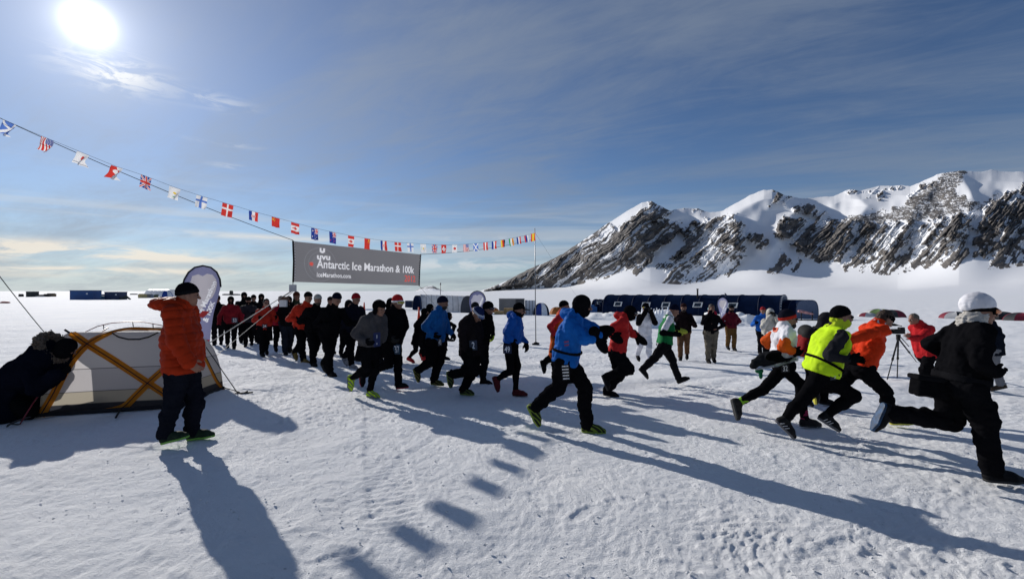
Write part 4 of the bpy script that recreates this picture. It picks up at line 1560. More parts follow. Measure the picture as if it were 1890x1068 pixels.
class Field:
    """distance field on a grid; shapes are blended smoothly into one continuous surface"""
    def __init__(s, lo, hi, res):
        s.lo = np.asarray(lo, dtype=np.float64)
        s.res = res
        n = np.ceil((np.asarray(hi) - s.lo) / res).astype(int) + 1
        s.n = n
        s.ax = [s.lo[i] + np.arange(n[i]) * res for i in range(3)]
        s.D = np.full(n, 0.5, dtype=np.float32)

    def blk(s, lo, hi):
        i0 = np.clip(np.floor((np.asarray(lo) - s.lo) / s.res).astype(int), 0, s.n)
        i1 = np.clip(np.ceil((np.asarray(hi) - s.lo) / s.res).astype(int) + 1, 0, s.n)
        if np.any(i1 <= i0):
            return None, None
        sl = tuple(slice(a, b) for a, b in zip(i0, i1))
        x = s.ax[0][sl[0]][:, None, None]
        y = s.ax[1][sl[1]][None, :, None]
        z = s.ax[2][sl[2]][None, None, :]
        return sl, (x, y, z)

    def _put(s, sl, d, k, op):
        A = s.D[sl]
        if op == 'sub':
            d = -d
            h = np.maximum(k - np.abs(A - d), 0) / max(k, 1e-6)
            s.D[sl] = np.maximum(A, d) + h * h * k * 0.25
        elif op == 'and':
            s.D[sl] = np.maximum(A, d)
        else:
            h = np.maximum(k - np.abs(A - d), 0) / max(k, 1e-6)
            s.D[sl] = np.minimum(A, d) - h * h * k * 0.25

    def cone(s, a, b, ra, rb, k=.03, op='add'):
        a, b = np.asarray(a, float), np.asarray(b, float)
        m = max(ra, rb) + k + .06
        sl, q = s.blk(np.minimum(a, b) - m, np.maximum(a, b) + m)
        if sl is None:
            return
        e = b - a
        L2 = max(e @ e, 1e-9)
        px, py, pz = q[0] - a[0], q[1] - a[1], q[2] - a[2]
        t = np.clip((px * e[0] + py * e[1] + pz * e[2]) / L2, 0, 1)
        d = np.sqrt((px - t * e[0]) ** 2 + (py - t * e[1]) ** 2 + (pz - t * e[2]) ** 2) - (ra + (rb - ra) * t)
        s._put(sl, d.astype(np.float32), k, op)

    def ell(s, c, r, M=None, k=.02, op='add'):
        c, r = np.asarray(c, float), np.asarray(r, float)
        m = r.max() + k + .05
        sl, q = s.blk(c - m, c + m)
        if sl is None:
            return
        x, y, z = q[0] - c[0], q[1] - c[1], q[2] - c[2]
        M = np.eye(3) if M is None else M
        e = [(x * M[i][0] + y * M[i][1] + z * M[i][2]) / r[i] for i in range(3)]
        k0 = np.sqrt(e[0] ** 2 + e[1] ** 2 + e[2] ** 2)
        k1 = np.sqrt((e[0] / r[0]) ** 2 + (e[1] / r[1]) ** 2 + (e[2] / r[2]) ** 2) + 1e-6
        d = k0 * (k0 - 1) / k1
        s._put(sl, d.astype(np.float32), k, op)

    def box(s, c, half, M, r=.02, k=.01):
        c = np.asarray(c, float)
        x, y, z = s.ax[0][:, None, None] - c[0], s.ax[1][None, :, None] - c[1], s.ax[2][None, None, :] - c[2]
        q = [np.abs(x * M[i][0] + y * M[i][1] + z * M[i][2]) - (half[i] - r) for i in range(3)]
        o_ = np.sqrt(sum(np.maximum(a, 0) ** 2 for a in q))
        d = o_ + np.minimum(np.maximum(np.maximum(q[0], q[1]), q[2]), 0) - r
        s._put((slice(None),) * 3, d.astype(np.float32), k, 'add')

    def plane(s, p, n):
        """keep the side n points away from"""
        n = nrm(n)
        x, y, z = s.ax[0][:, None, None], s.ax[1][None, :, None], s.ax[2][None, None, :]
        d = (x - p[0]) * n[0] + (y - p[1]) * n[1] + (z - p[2]) * n[2]
        s.D = np.maximum(s.D, d.astype(np.float32))

    def wrinkle(s, amp, scale, seed=0, stretch=(1, 1, 1)):
        m = np.abs(s.D) < max(.05, 3 * s.res)
        i = np.argwhere(m)
        if len(i) == 0:
            return
        P = (s.lo + i * s.res) * np.asarray(stretch) / scale + seed * 7.31 + 100
        nz = (1 - 2.6 * np.abs(vnoise3(P))) * .75 + .5 * vnoise3(P * 2.1 + 3)
        s.D[m] += (amp * nz).astype(np.float32)

    def ripple(s, a, b, pitch, amp, rad=9):
        """stitched baffles across a limb or trunk running from a to b"""
        m = np.abs(s.D) < .06
        i = np.argwhere(m)
        P = s.lo + i * s.res
        a, b = np.asarray(a, float), np.asarray(b, float)
        e = b - a
        L = np.linalg.norm(e)
        e = e / L
        t = (P - a) @ e
        dist = np.linalg.norm(P - a - t[:, None] * e, axis=1)
        w_ = sstep(t, -.05, .05) * (1 - sstep(t, L - .02, L + .06)) * (1 - sstep(dist, rad * .8, rad))
        g = np.abs(np.sin(np.pi * t / pitch + .3))
        s.D[m] += (amp * (1 - np.minimum(g * 1.6, 1)) * w_ - amp * .3 * w_).astype(np.float32)

    def mesh(s):
        D = s.D
        ins = D < 0
        c = [ins[a:D.shape[0] - 1 + a, b:D.shape[1] - 1 + b, g:D.shape[2] - 1 + g] for a in (0, 1) for b in (0, 1) for g in (0, 1)]
        cnt = sum(x.astype(np.int8) for x in c)
        act = (cnt > 0) & (cnt < 8)
        ijk = np.argwhere(act)
        if len(ijk) == 0:
            return np.zeros((0, 3)), np.zeros((0, 4), dtype=int)
        off = np.array([(a, b, g) for a in (0, 1) for b in (0, 1) for g in (0, 1)])
        val = np.stack([D[ijk[:, 0] + o[0], ijk[:, 1] + o[1], ijk[:, 2] + o[2]] for o in off], 1).astype(np.float64)
        acc = np.zeros((len(ijk), 3))
        num = np.zeros(len(ijk))
        for i in range(8):
            for j in range(i + 1, 8):
                if np.abs(off[i] - off[j]).sum() != 1:
                    continue
                m = (val[:, i] < 0) != (val[:, j] < 0)
                t = val[m, i] / (val[m, i] - val[m, j])
                acc[m] += off[i] + t[:, None] * (off[j] - off[i])
                num[m] += 1
        V = s.lo + (ijk + acc / num[:, None]) * s.res
        idx = np.full(act.shape, -1, dtype=np.int64)
        idx[act] = np.arange(len(ijk))
        F_ = []
        for ax_ in range(3):
            a = [slice(None)] * 3
            b = [slice(None)] * 3
            a[ax_] = slice(0, -1)
            b[ax_] = slice(1, None)
            ch = ins[tuple(a)] != ins[tuple(b)]
            q = np.argwhere(ch)
            o1, o2 = [(1, 2), (2, 0), (0, 1)][ax_]
            ok = (q[:, o1] > 0) & (q[:, o2] > 0) & (q[:, o1] < D.shape[o1] - 1) & (q[:, o2] < D.shape[o2] - 1)
            q = q[ok]
            st = ins[tuple(q.T)]

            def g(d1, d2):
                r = q.copy()
                r[:, o1] -= d1
                r[:, o2] -= d2
                return idx[tuple(r.T)]
            f = np.stack([g(1, 1), g(0, 1), g(0, 0), g(1, 0)], 1)
            f[~st] = f[~st][:, ::-1]
            F_.append(f)
        Fq = np.concatenate(F_, 0)
        Fq = Fq[(Fq >= 0).all(1)]
        return V, Fq


def field_for(pts, pad, res):
    P = np.array(pts, dtype=np.float64)
    return Field(P.min(0) - pad, P.max(0) + pad, res)


def emit(fd, name, mat, parent):
    v, f = fd.mesh()
    if len(v) == 0:
        return None
    return mesh_obj(name, v, f, mat, parent, True)


# ------------------------------------------------------------------ clothing materials
def fold_mat(*a, **k):
    """cloth with creases: a coarse bump over the weave"""
    m = pmat(*a, **k)
    if m.get('folds'):
        return m
    m['folds'] = 1
    t = m.node_tree
    b0 = [n for n in t.nodes if n.type == 'BUMP'][0]
    tc_ = t.nodes.new('ShaderNodeTexCoord')
    mp = t.nodes.new('ShaderNodeMapping')
    mp.inputs['Scale'].default_value = (1.0, 1.0, 1.7)
    mp.inputs['Rotation'].default_value = (.5, .4, 0)
    nz = t.nodes.new('ShaderNodeTexNoise')
    nz.noise_type = 'RIDGED_MULTIFRACTAL'
    nz.inputs['Scale'].default_value = 7.5
    nz.inputs['Detail'].default_value = 3
    nz.inputs['Distortion'].default_value = .9
    b1 = t.nodes.new('ShaderNodeBump')
    b1.inputs['Strength'].default_value = .5
    b1.inputs['Distance'].default_value = .018
    t.links.new(tc_.outputs['Object'], mp.inputs[0])
    t.links.new(mp.outputs[0], nz.inputs['Vector'])
    t.links.new(nz.outputs[0], b1.inputs['Height'])
    t.links.new(b1.outputs[0], b0.inputs['Normal'])
    return m



def cloth(rgb, kind='shell'):
    rough = {'shell': .62, 'fleece': .95, 'knit': .95, 'puff': .55, 'lycra': .5}[kind]
    sc = {'shell': 120, 'fleece': 160, 'knit': 220, 'puff': 60, 'lycra': 300}[kind]
    return fold_mat(kind + '_cloth', rgb, rough, bump=.18, bscale=sc, vary=.16, vscale=5, spec=.0 if max(rgb) < .03 else .03)


K = (.0055, .0055, .0066)
K2 = (.0085, .0085, .010)
K3 = (.022, .022, .026)
GREY = (.060, .056, .058)
SKIN = pmat('skin', (.24, .12, .08), .55, vary=.08, spec=.35)
SKIN_T = pmat('tanned_skin', (.19, .09, .06), .55, vary=.08, spec=.35)
M_EYE = pmat('eye', (.03, .02, .02), .2, vary=0, spec=.6)
M_LENS_D = pmat('dark_lens', (.01, .01, .012), .08, vary=0, spec=.8)
M_SOLE = pmat('shoe_sole', (.04, .04, .04), .8)


def lens_mat(rgb):
    return pmat('goggle_lens', rgb, .12, vary=.25, vscale=14, spec=.9)


# ------------------------------------------------------------------ pose from pixels


class Pose:
    pass


def pose_px(o, base, psi, head, neck, pel, armA, armB, legA, legB, sv='n', crop=(0, 0, 1), faceyaw=None, facepitch=0, H=1.75, twist=0.0, hipw=.095, shw=.185, ground=None, dist=None):
    """joints measured on the photograph, set out in the vertical plane the person moves in.
    base: pixel where the supporting foot meets the snow; psi: heading (degrees, 0 = to the right, negative = toward the camera)
    limbs: arm = (elbow, wrist, tip), leg = (knee, heel, toe); A is the limb on the +sv side"""
    ox, oy, k = crop

    def P(q):
        return (ox + q[0] / k, oy + q[1] / k)
    b = P(base)
    if dist:
        X = (b[0] - CX) / F * dist
        B = Vector((X, dist, gz(X, dist)))
    else:
        B = on_ground(*b)
    u = V3(math.cos(R(psi)), math.sin(R(psi)), 0)
    n = V3(math.sin(R(psi)), -math.cos(R(psi)), 0)
    B = V3(*B)
    C = V3(*CAM)

    def un(q, l):
        q2 = P(q)
        r = V3(*ray(*q2))
        if len(q) > 2:
            l = q[2]
        t = (l + (B - C) @ n) / (r @ n)
        return C + t * r
    S = {'n': n, 'u': u, '-u': -u}.get(sv) if isinstance(sv, str) else nrm(u * sv[0] + n * sv[1])
    J = Pose()
    J.u, J.n, J.sv = u, n, S
    J.up = V3(0, 0, 1)
    J.fwd = nrm(V3(-S[1], S[0], 0))            # facing: side (right hand) = fwd x up
    J.pel = un(pel, 0)
    J.neck = un(neck, 0)
    J.head = un(head, 0)
    J.sc = H / 1.75
    ax = nrm(J.neck - J.pel)
    J.axis = ax
    Ss = nrm(S * math.cos(R(twist)) + J.fwd * math.sin(R(twist)))
    J.ss = Ss
    sgn = {'A': 1, 'B': -1}
    J.sh, J.hip, J.el, J.wr, J.tip, J.kn, J.heel, J.toe = {}, {}, {}, {}, {}, {}, {}, {}
    for key, arm, leg in (('A', armA, legA), ('B', armB, legB)):
        g = sgn[key]
        J.sh[key] = J.neck + Ss * (g * shw * J.sc) - ax * .07 * J.sc
        J.hip[key] = J.pel + S * (g * hipw * J.sc) - V3(0, 0, .02)
        ls = (J.sh[key] - B) @ n
        lh = (J.hip[key] - B) @ n
        J.el[key] = un(arm[0], ls * 1.4)
        J.wr[key] = un(arm[1], ls * 1.4)
        J.tip[key] = un(arm[2], ls * 1.3)
        J.kn[key] = un(leg[0], lh * 1.1)
        J.heel[key] = un(leg[1], lh)
        J.toe[key] = un(leg[2], lh * 1.1)
    finish_pose(J, faceyaw, facepitch)
    return J


def finish_pose(J, faceyaw=None, facepitch=0):
    sc = J.sc
    hf = J.fwd if faceyaw is None else V3(math.cos(R(faceyaw)), math.sin(R(faceyaw)), 0)
    J.hf0 = hf
    hs = nrm(np.cross(hf, V3(0, 0, 1)))
    pr = R(facepitch)
    J.hf = nrm(hf * math.cos(pr) + V3(0, 0, 1) * math.sin(pr))
    J.hu = nrm(np.cross(hs, J.hf))
    J.hs = hs
    J.an, J.fd, J.fu = {}, {}, {}
    for k in 'AB':
        d = nrm(J.toe[k] - J.heel[k])
        mid = (J.toe[k] + J.heel[k]) / 2
        gm = gz(mid[0], mid[1])
        L = .285 * sc
        J.heel[k] = mid - d * L / 2
        J.toe[k] = mid + d * L / 2
        s_ = nrm(np.cross(d, V3(0, 0, 1))) if abs(d[2]) < .9 else J.sv
        up = nrm(np.cross(s_, d))
        if abs(d[2]) >= .9:
            up = nrm(J.fwd - d * (J.fwd @ d))
        low = min(J.heel[k][2], J.toe[k][2])
        if low < gm:                                          # never through the snow
            J.heel[k] = J.heel[k] + V3(0, 0, gm - low)
            J.toe[k] = J.toe[k] + V3(0, 0, gm - low)
        J.fd[k], J.fu[k] = d, up
        J.an[k] = J.heel[k] + d * .065 * sc + up * .095 * sc
    return J


def pose_std(X, Y, yaw, H=1.75, stride=.3, phase='A', lean=.10, arms='bent', seed=0, headpitch=-8, look=0):
    """an upright walking or jogging pose in true proportions; yaw: heading in degrees (0 = right, -90 = toward the camera)"""
    rs = np.random.RandomState(seed)
    s = H / 1.75
    f = V3(math.cos(R(yaw)), math.sin(R(yaw)), 0)
    sd = nrm(np.cross(f, V3(0, 0, 1)))
    up = V3(0, 0, 1)
    O = V3(X, Y, gz(X, Y))
    J = Pose()
    J.u, J.n, J.sv, J.ss, J.fwd, J.up, J.sc = f, sd, sd, sd, f, up, s
    J.pel = O + up * (.93 - .10 * stride) * s
    J.neck = J.pel + up * .52 * s + f * lean * s
    J.head = J.neck + up * .185 * s + f * (.045 + .25 * lean) * s
    J.axis = nrm(J.neck - J.pel)
    J.sh, J.hip, J.el, J.wr, J.tip, J.kn, J.heel, J.toe = {}, {}, {}, {}, {}, {}, {}, {}
    tw = .12 * stride * (1 if phase == 'A' else -1)
    for k, g in (('A', 1), ('B', -1)):
        front = (k == phase)
        J.sh[k] = J.neck + sd * g * .172 * s - J.axis * .075 * s - f * g * tw
        J.hip[k] = J.pel + sd * g * .095 * s - up * .02
        q = lambda a=.02: rs.normal(0, a)
        if front:
            an = f * (.55 * stride) + up * .03
            J.kn[k] = J.hip[k] * .52 + (O + sd * g * .09 * s + an) * .48 + f * .07 * s
            J.heel[k] = O + sd * g * .09 * s + f * (.55 * stride - .07)
            J.toe[k] = J.heel[k] + f * .28 + up * .0
        else:
            lift = .55 * max(0, stride - .25)
            J.heel[k] = O + sd * g * .09 * s - f * (1.15 * stride + .03) + up * (.03 + lift + .22 * stride)
            J.kn[k] = J.hip[k] * .5 + J.heel[k] * .5 + f * (.04 + .30 * stride) * s
            J.toe[k] = J.heel[k] + nrm(f * (1 - min(.9, 1.1 * stride)) - up * (.15 + 1.4 * stride)) * .28
        a = arms if isinstance(arms, str) else arms[0 if k == 'A' else 1]
        sw = (-1 if front else 1) * (.30 * stride)
        if a == 'down':
            J.el[k] = J.sh[k] + sd * g * (.125 + q()) * s + f * (sw * .5 - .02 + q()) - up * .28 * s
            J.wr[k] = J.el[k] + sd * g * (.01 + q()) + f * (.06 + sw * .6 + q()) - up * .245 * s
            J.tip[k] = J.wr[k] + nrm(J.wr[k] - J.el[k]) * .15 + f * .02
        elif a == 'hip':
            J.el[k] = J.sh[k] + sd * g * .20 * s - f * .08 - up * .24 * s
            J.wr[k] = J.pel + sd * g * .17 * s + f * .06 + up * .10
            J.tip[k] = J.wr[k] - sd * g * .08 + f * .08 - up * .03
        elif a == 'face':
            J.el[k] = J.sh[k] + sd * g * .10 * s + f * .16 - up * .18 * s
            J.wr[k] = J.head + sd * g * .07 + f * .19 - up * .08
            J.tip[k] = J.head + sd * g * .025 + f * .17 + up * .03
        else:
            J.el[k] = J.sh[k] + sd * g * (.125 + q()) * s + f * (-.07 + sw + q()) - up * .27 * s
            J.wr[k] = J.el[k] - sd * g * (.06 + q()) + f * (.20 * s + sw * .3) + up * (.05 + .2 * sw + q(.03))
            J.tip[k] = J.wr[k] - sd * g * .03 + f * .14 + up * .03
    finish_pose(J, yaw + look, headpitch)
    return J


# ------------------------------------------------------------------ building a person
def torso_shape(f_, J, grow, hem, collar=True, thin=1.0):
    s = J.sc
    k_ = .05
    sA = J.ss * .075 * s
    sv0 = J.sv * .066 * s
    for c0, c1 in ((sv0, sA), (-sv0, -sA)):
        if hem > .14:
            hm = J.pel + c0 * 1.05 - V3(0, 0, hem * s)
        else:
            hm = J.pel - J.axis * max(hem, -.02) * s + c0
        f_.cone(hm, J.pel + c0 + J.axis * .10 * s, (.124 + grow) * s * thin, (.110 + grow) * s * thin, k_)
        f_.cone(J.pel + c0 + J.axis * .10 * s, J.pel + J.axis * .33 * s + c1, (.110 + grow) * s * thin, (.114 + grow) * s * thin, k_)
        f_.cone(J.pel + J.axis * .33 * s + c1, J.neck - J.axis * .13 * s + c1 * .8, (.114 + grow) * s * thin, (.088 + grow * .6) * s, k_)
    for g_ in 'AB':
        f_.cone(J.neck - J.axis * .035 * s, J.sh[g_] - J.axis * .012, (.060 + grow * .5) * s, (.056 + grow * .6) * s, .05)
    if collar:
        f_.cone(J.neck - J.axis * .06 * s, J.neck + (J.head - J.neck) * .28, (.083 + grow * .5) * s, (.070 + grow * .5) * s, .04)


def belt(J, grow, h, w_=.03, colour=None, tilt=0.0):
    fd = field_for([J.pel + J.axis * h], .28, .009)
    torso_shape(fd, J, grow + .012, 0.0, False)
    nb = nrm(J.axis + J.fwd * tilt)
    fd.plane(J.pel + J.axis * (h + w_ / 2), nb)
    fd.plane(J.pel + J.axis * (h - w_ / 2), -nb)
    emit(fd, 'belt', cloth(colour or K2, 'shell'), J.root)


def head_parts(fd, J, res):
    c, hf, hs, hu, s = J.head, J.hf, J.hs, J.hu, J.sc

    def L(x, y, z):
        return c + (hf * x + hs * y + hu * z) * s
    M = np.array([hf, hs, hu])
    r = lambda *a: np.array(a) * s
    fd.ell(L(-.005, 0, .022), r(.098, .077, .100), M, .02)
    fd.ell(L(.028, 0, -.050), r(.066, .056, .068), M, .03)
    fd.ell(L(.070, 0, -.098), r(.024, .026, .020), M, .025)
    fd.cone(L(.092, -.030, .018), L(.092, .030, .018), .012 * s, .012 * s, .02)
    fd.ell(L(.066, .040, -.028), r(.026, .022, .026), M, .02)
    fd.ell(L(.066, -.040, -.028), r(.026, .022, .026), M, .02)
    for g in (1, -1):
        fd.ell(L(.102, g * .031, .002), r(.018, .018, .012), M, .012, 'sub')
        fd.ell(L(-.004, g * .078, -.012), r(.026, .010, .034), M, .008)
    fd.cone(L(.094, 0, .008), L(.116, 0, -.030), .008 * s, .014 * s, .012)
    fd.ell(L(.108, .011, -.034), r(.010, .008, .007), M, .006)
    fd.ell(L(.108, -.011, -.034), r(.010, .008, .007), M, .006)
    fd.cone(L(.090, -.018, -.058), L(.090, .018, -.058), .008 * s, .008 * s, .008)
    fd.cone(L(.087, -.016, -.070), L(.087, .016, -.070), .009 * s, .009 * s, .008)
    fd.cone(L(-.02, 0, -.05), J.neck, .056 * s, .062 * s, .03)


def shoe_mat(sh_):
    c, a = sh_['c'], sh_.get('acc')
    if a is None:
        return pmat('shoe_fabric', c, .7, bump=.3, bscale=90, vary=.3, vscale=22, spec=.1)
    key = ('shoe2', tuple(c), tuple(a))
    if key in _mats:
        return _mats[key]
    m = pmat('shoe_two_tone', c, .7, bump=.3, bscale=91, vary=.31, vscale=22, spec=.1)
    t = m.node_tree
    p = [n for n in t.nodes if n.type == 'BSDF_PRINCIPLED'][0]
    src = p.inputs['Base Color'].links[0].from_socket
    tc_ = t.nodes.new('ShaderNodeTexCoord')
    wv = t.nodes.new('ShaderNodeTexWave')
    wv.bands_direction = 'DIAGONAL'
    wv.inputs['Scale'].default_value = 9
    wv.inputs['Distortion'].default_value = 2.5
    wv.inputs['Detail'].default_value = 2
    t.links.new(tc_.outputs['Object'], wv.inputs['Vector'])
    mr = t.nodes.new('ShaderNodeMapRange')
    mr.inputs[1].default_value = .62
    mr.inputs[2].default_value = .72
    t.links.new(wv.outputs[0], mr.inputs[0])
    mx = t.nodes.new('ShaderNodeMix')
    mx.data_type = 'RGBA'
    t.links.new(mr.outputs[0], mx.inputs[0])
    t.links.new(src, mx.inputs[6])
    mx.inputs[7].default_value = (*a, 1)
    t.links.new(mx.outputs[2], p.inputs['Base Color'])
    _mats[key] = m
    return m


def hand_shape(fd, w_, t_, pn, s, mitten=False, bulk=1.0, curl=.5):
    """palm, four separate bent fingers and a thumb from the side of the palm"""
    d = nrm(t_ - w_)
    pn = nrm(pn - d * (pn @ d))
    sd = nrm(np.cross(d, pn))
    if mitten:
        fd.cone(w_ - d * .05 * s, w_ + d * .01, .052 * s * bulk, .045 * s * bulk, .02)
        fd.ell(w_ + d * .085 * s, np.array([.095, .055, .038]) * s * bulk, np.array([d, sd, pn]), .03)
        fd.cone(w_ + d * .03 * s + sd * .035 * s, w_ + d * .085 * s + sd * .075 * s + pn * .02, .023 * s * bulk, .019 * s * bulk, .015)
        return
    fd.cone(w_ - d * .02 * s, w_ + d * .02 * s, .029 * s * bulk, .031 * s * bulk, .012)
    fd.ell(w_ + d * .052 * s, np.array([.056, .042, .019]) * s * bulk, np.array([d, sd, pn]), .015)
    for i, (o, L_) in enumerate(((.030, .075), (.010, .086), (-.010, .080), (-.029, .062))):
        p = w_ + d * (.092 - .004 * i) * s + sd * o * s
        dd = nrm(d + sd * o * 3)
        for j, fr in enumerate((.45, .32, .26)):
            a = curl * (j + .6)
            q = p + (dd * math.cos(a) + pn * math.sin(a)) * L_ * fr * s
            fd.cone(p, q, (.0098 - .0009 * j) * s * bulk, (.0092 - .0009 * j) * s * bulk, .005)
            p = q
    p = w_ + d * .025 * s + sd * .036 * s
    q = p + (d * .6 + sd * .7 + pn * .25) * .042 * s
    fd.cone(p, q, .014 * s * bulk, .012 * s * bulk, .012)
    fd.cone(q, q + (d * .85 + sd * .1 + pn * .45) * .035 * s, .0115 * s * bulk, .0095 * s * bulk, .006)


def person(J, label, group, res=.014, coat=None, trouser=None, vest=None, sleeves=None, over=None, hat=None, gloves=None, shoes=None, cover=None, eyes=None,
           skin=None, hood=None, hair=None, skirt=None, scarf=None, seed=0, thin=1.0, beard=None, socks=None, band=None):
    """one figure: a continuous body with its clothing as children"""
    s = J.sc
    skin = skin or SKIN
    sk = res / .014
    hres = .0065 * max(1, min(sk, 2.2))
    # ---- body: head, neck, trunk and limbs as one mesh
    fd = field_for([J.head - .16, J.head + .16, J.neck], .03, hres)
    head_parts(fd, J, hres)
    V, Fc = fd.mesh()
    parts = [(V, Fc)]
    pts = [J.pel, J.neck] + [d_[k] for d_ in (J.sh, J.el, J.wr, J.hip, J.kn, J.an) for k in 'AB']
    fb = field_for(pts, .17, max(.024, res * 1.5))
    fb.cone(J.pel, J.pel + J.axis * .30 * s, .105 * s, .105 * s, .05)
    fb.cone(J.pel + J.axis * .30 * s, J.neck - J.axis * .08 * s, .105 * s, .085 * s, .05)
    fb.cone(J.sh['A'], J.sh['B'], .05 * s, .05 * s, .05)
    fb.cone(J.neck - J.axis * .06 * s, J.neck + (J.head - J.neck) * .25, .06 * s, .055 * s, .03)
    for k in 'AB':
        fb.cone(J.sh[k], J.el[k], .046 * s, .038 * s, .03)
        fb.cone(J.el[k], J.wr[k], .038 * s, .030 * s, .02)
        fb.cone(J.hip[k], J.kn[k], .078 * s, .052 * s, .04)
        fb.cone(J.kn[k], J.an[k], .050 * s, .036 * s, .03)
    parts.append(fb.mesh())
    if gloves is None:
        for k in 'AB':
            fh = field_for([J.wr[k], J.wr[k] + nrm(J.tip[k] - J.wr[k]) * .2], .09, .0055 * max(1, min(sk, 1.8)))
            pn = J.pel + J.axis * .2 - J.wr[k]
            hand_shape(fh, J.wr[k], J.tip[k], pn, s)
            parts.append(fh.mesh())
    vs, fs, b = [], [], 0
    for v_, f_ in parts:
        vs.append(v_)
        fs.append(f_ + b)
        b += len(v_)
    # the person's origin stands at the feet
    base = V3(*(J.pel[:2]), 0)
    base[2] = gz(base[0], base[1])
    root = mesh_obj('person', np.concatenate(vs) - base, np.concatenate(fs), skin, None, True)
    root.location = base
    tag(root, label, 'person', group)
    fwd_mid = J.fwd

    # ---- trousers
    tr = trouser or dict(c=K)
    wd = tr.get('w', 1.0) * thin
    ft = field_for([J.pel + J.axis * .2 * s, J.pel, J.hip['A'], J.hip['B']] + [d_[k] for d_ in (J.kn, J.an) for k in 'AB'], .16, res)
    hw_ = (.125 if wd >= .92 else .108) * s * thin
    ft.cone(J.hip['A'], J.hip['B'], hw_, hw_, .04)
    ft.cone(J.pel, J.pel + J.axis * .14 * s, .125 * s * thin, .120 * s * thin, .04)
    for k in 'AB':
        ft.cone(J.hip[k] - J.fwd * .015, J.kn[k], .120 * s * wd, .083 * s * wd, .045)
        calf = J.kn[k] * .62 + J.an[k] * .38 - J.fwd * .015
        end = J.an[k] + J.fd[k] * .0 - (J.an[k] - J.kn[k]) * .02
        fl = tr.get('flare', .072 if wd >= .95 else .050)
        ft.cone(J.kn[k], calf, .081 * s * wd, .077 * s * wd, .03)
        ft.cone(calf, end, .076 * s * wd, fl * s * (wd if wd > 1 else 1), .03)
    loose = 1 if wd >= .92 else .45
    ft.wrinkle(.012 * loose, .11, seed, (1, 1, 1.5))
    ft.wrinkle(.005 * loose, .045, seed + 3, (1, 1, 1.6))
    t_obj = emit(ft, 'trousers', cloth(tr['c'], tr.get('k', 'shell')), root)

    # ---- coat / jacket with sleeves
    def torso(f_, grow, hem, collar=True):
        torso_shape(f_, J, grow, hem, collar, thin)

    def arm(f_, k, g, a0=0.0, a1=1.0):
        A_, E_, W_ = J.sh[k], J.el[k], J.wr[k]
        l1, l2 = np.linalg.norm(E_ - A_), np.linalg.norm(W_ - E_)
        f0 = l1 / (l1 + l2)
        if a0 < f0:
            p0 = A_ + (E_ - A_) * (a0 / f0)
            e = min(a1, f0) / f0
            p1 = A_ + (E_ - A_) * e
            f_.cone(p0, p1, (.066 + g - .014 * a0 / f0) * s, (.066 + g - .014 * e) * s, .03 if a0 == 0 else .001)
        if a1 > f0:
            t0 = (max(a0, f0) - f0) / (1 - f0)
            t1 = (a1 - f0) / (1 - f0)
            f_.cone(E_ + (W_ - E_) * t0, E_ + (W_ - E_) * t1, (.053 + g - .010 * t0) * s, (.053 + g - .010 * t1) * s, .03)

    armpts = [d_[k] for d_ in (J.sh, J.el, J.wr) for k in 'AB']
    cobj = None
    if coat:
        g = coat.get('g', .018)
        hem = coat.get('hem', .0)
        fc = field_for([J.neck + J.axis * .12, J.pel - V3(0, 0, hem + .02), J.pel] + armpts, .20 + g, res)
        torso(fc, g, hem)
        for k in 'AB':
            arm(fc, k, g * .6, 0, coat.get('len', 1.0))
        if hood == 'down':
            hb = J.neck - J.fwd * .075 * s + V3(0, 0, .035)
            fc.cone(hb + J.ss * .085 * s + J.fwd * .06, hb - J.fwd * .035, .045 * s, .062 * s, .03)
            fc.cone(hb - J.ss * .085 * s + J.fwd * .06, hb - J.fwd * .035, .045 * s, .062 * s, .03)
        if coat.get('puff'):
            pt = coat['puff']
            fc.ripple(J.pel - J.axis * .2, J.neck, pt, .011, .34)
            for k in 'AB':
                fc.ripple(J.sh[k], J.el[k], pt, .008, .13)
                fc.ripple(J.el[k], J.wr[k], pt, .008, .11)
            fc.wrinkle(.008, .09, seed)
        else:
            fc.wrinkle(.012, .13, seed + 1, (1.2, 1.2, .9))
            fc.wrinkle(.006, .05, seed + 5)
        # flat hem
        fc.plane(J.pel - (J.axis if hem <= .14 else V3(0, 0, 1)) * (hem + .055) * s, -(J.axis * .8 + V3(0, 0, .2)))
        cobj = emit(fc, coat.get('name', 'jacket'), cloth(coat['c'], coat.get('k', 'shell')), root)
        if coat.get('zip'):
            pass
    if sleeves:           # lower sleeves in another colour
        for k in 'AB':
            fs_ = field_for([J.sh[k], J.el[k], J.wr[k]], .13, res)
            arm(fs_, k, sleeves.get('g', .012), sleeves.get('a0', .30), sleeves.get('a1', 1.0))
            fs_.wrinkle(.006, .05, seed)
            emit(fs_, 'sleeve', cloth(sleeves['c'], sleeves.get('k', 'shell')), root)
    if vest:
        fv = field_for([J.neck + J.axis * .1, J.pel - V3(0, 0, .2), J.sh['A'], J.sh['B']], .2, res)
        torso(fv, vest.get('g', .030), vest.get('hem', .10), collar=vest.get('collar', False))
        for k, gsg in (('A', 1), ('B', -1)):
            fv.ell(J.sh[k] + J.ss * gsg * .075 * s - J.axis * .05 * s, np.array([.07, .10, .13]) * s, np.array([J.ss, J.fwd, J.axis]), .02, 'sub')
        fv.wrinkle(.009, .10, seed + 2)
        fv.plane(J.pel - J.axis * (vest.get('hem', .10) + .05) * s, -J.axis)
        emit(fv, vest.get('name', 'vest'), cloth(vest['c'], 'shell'), root)
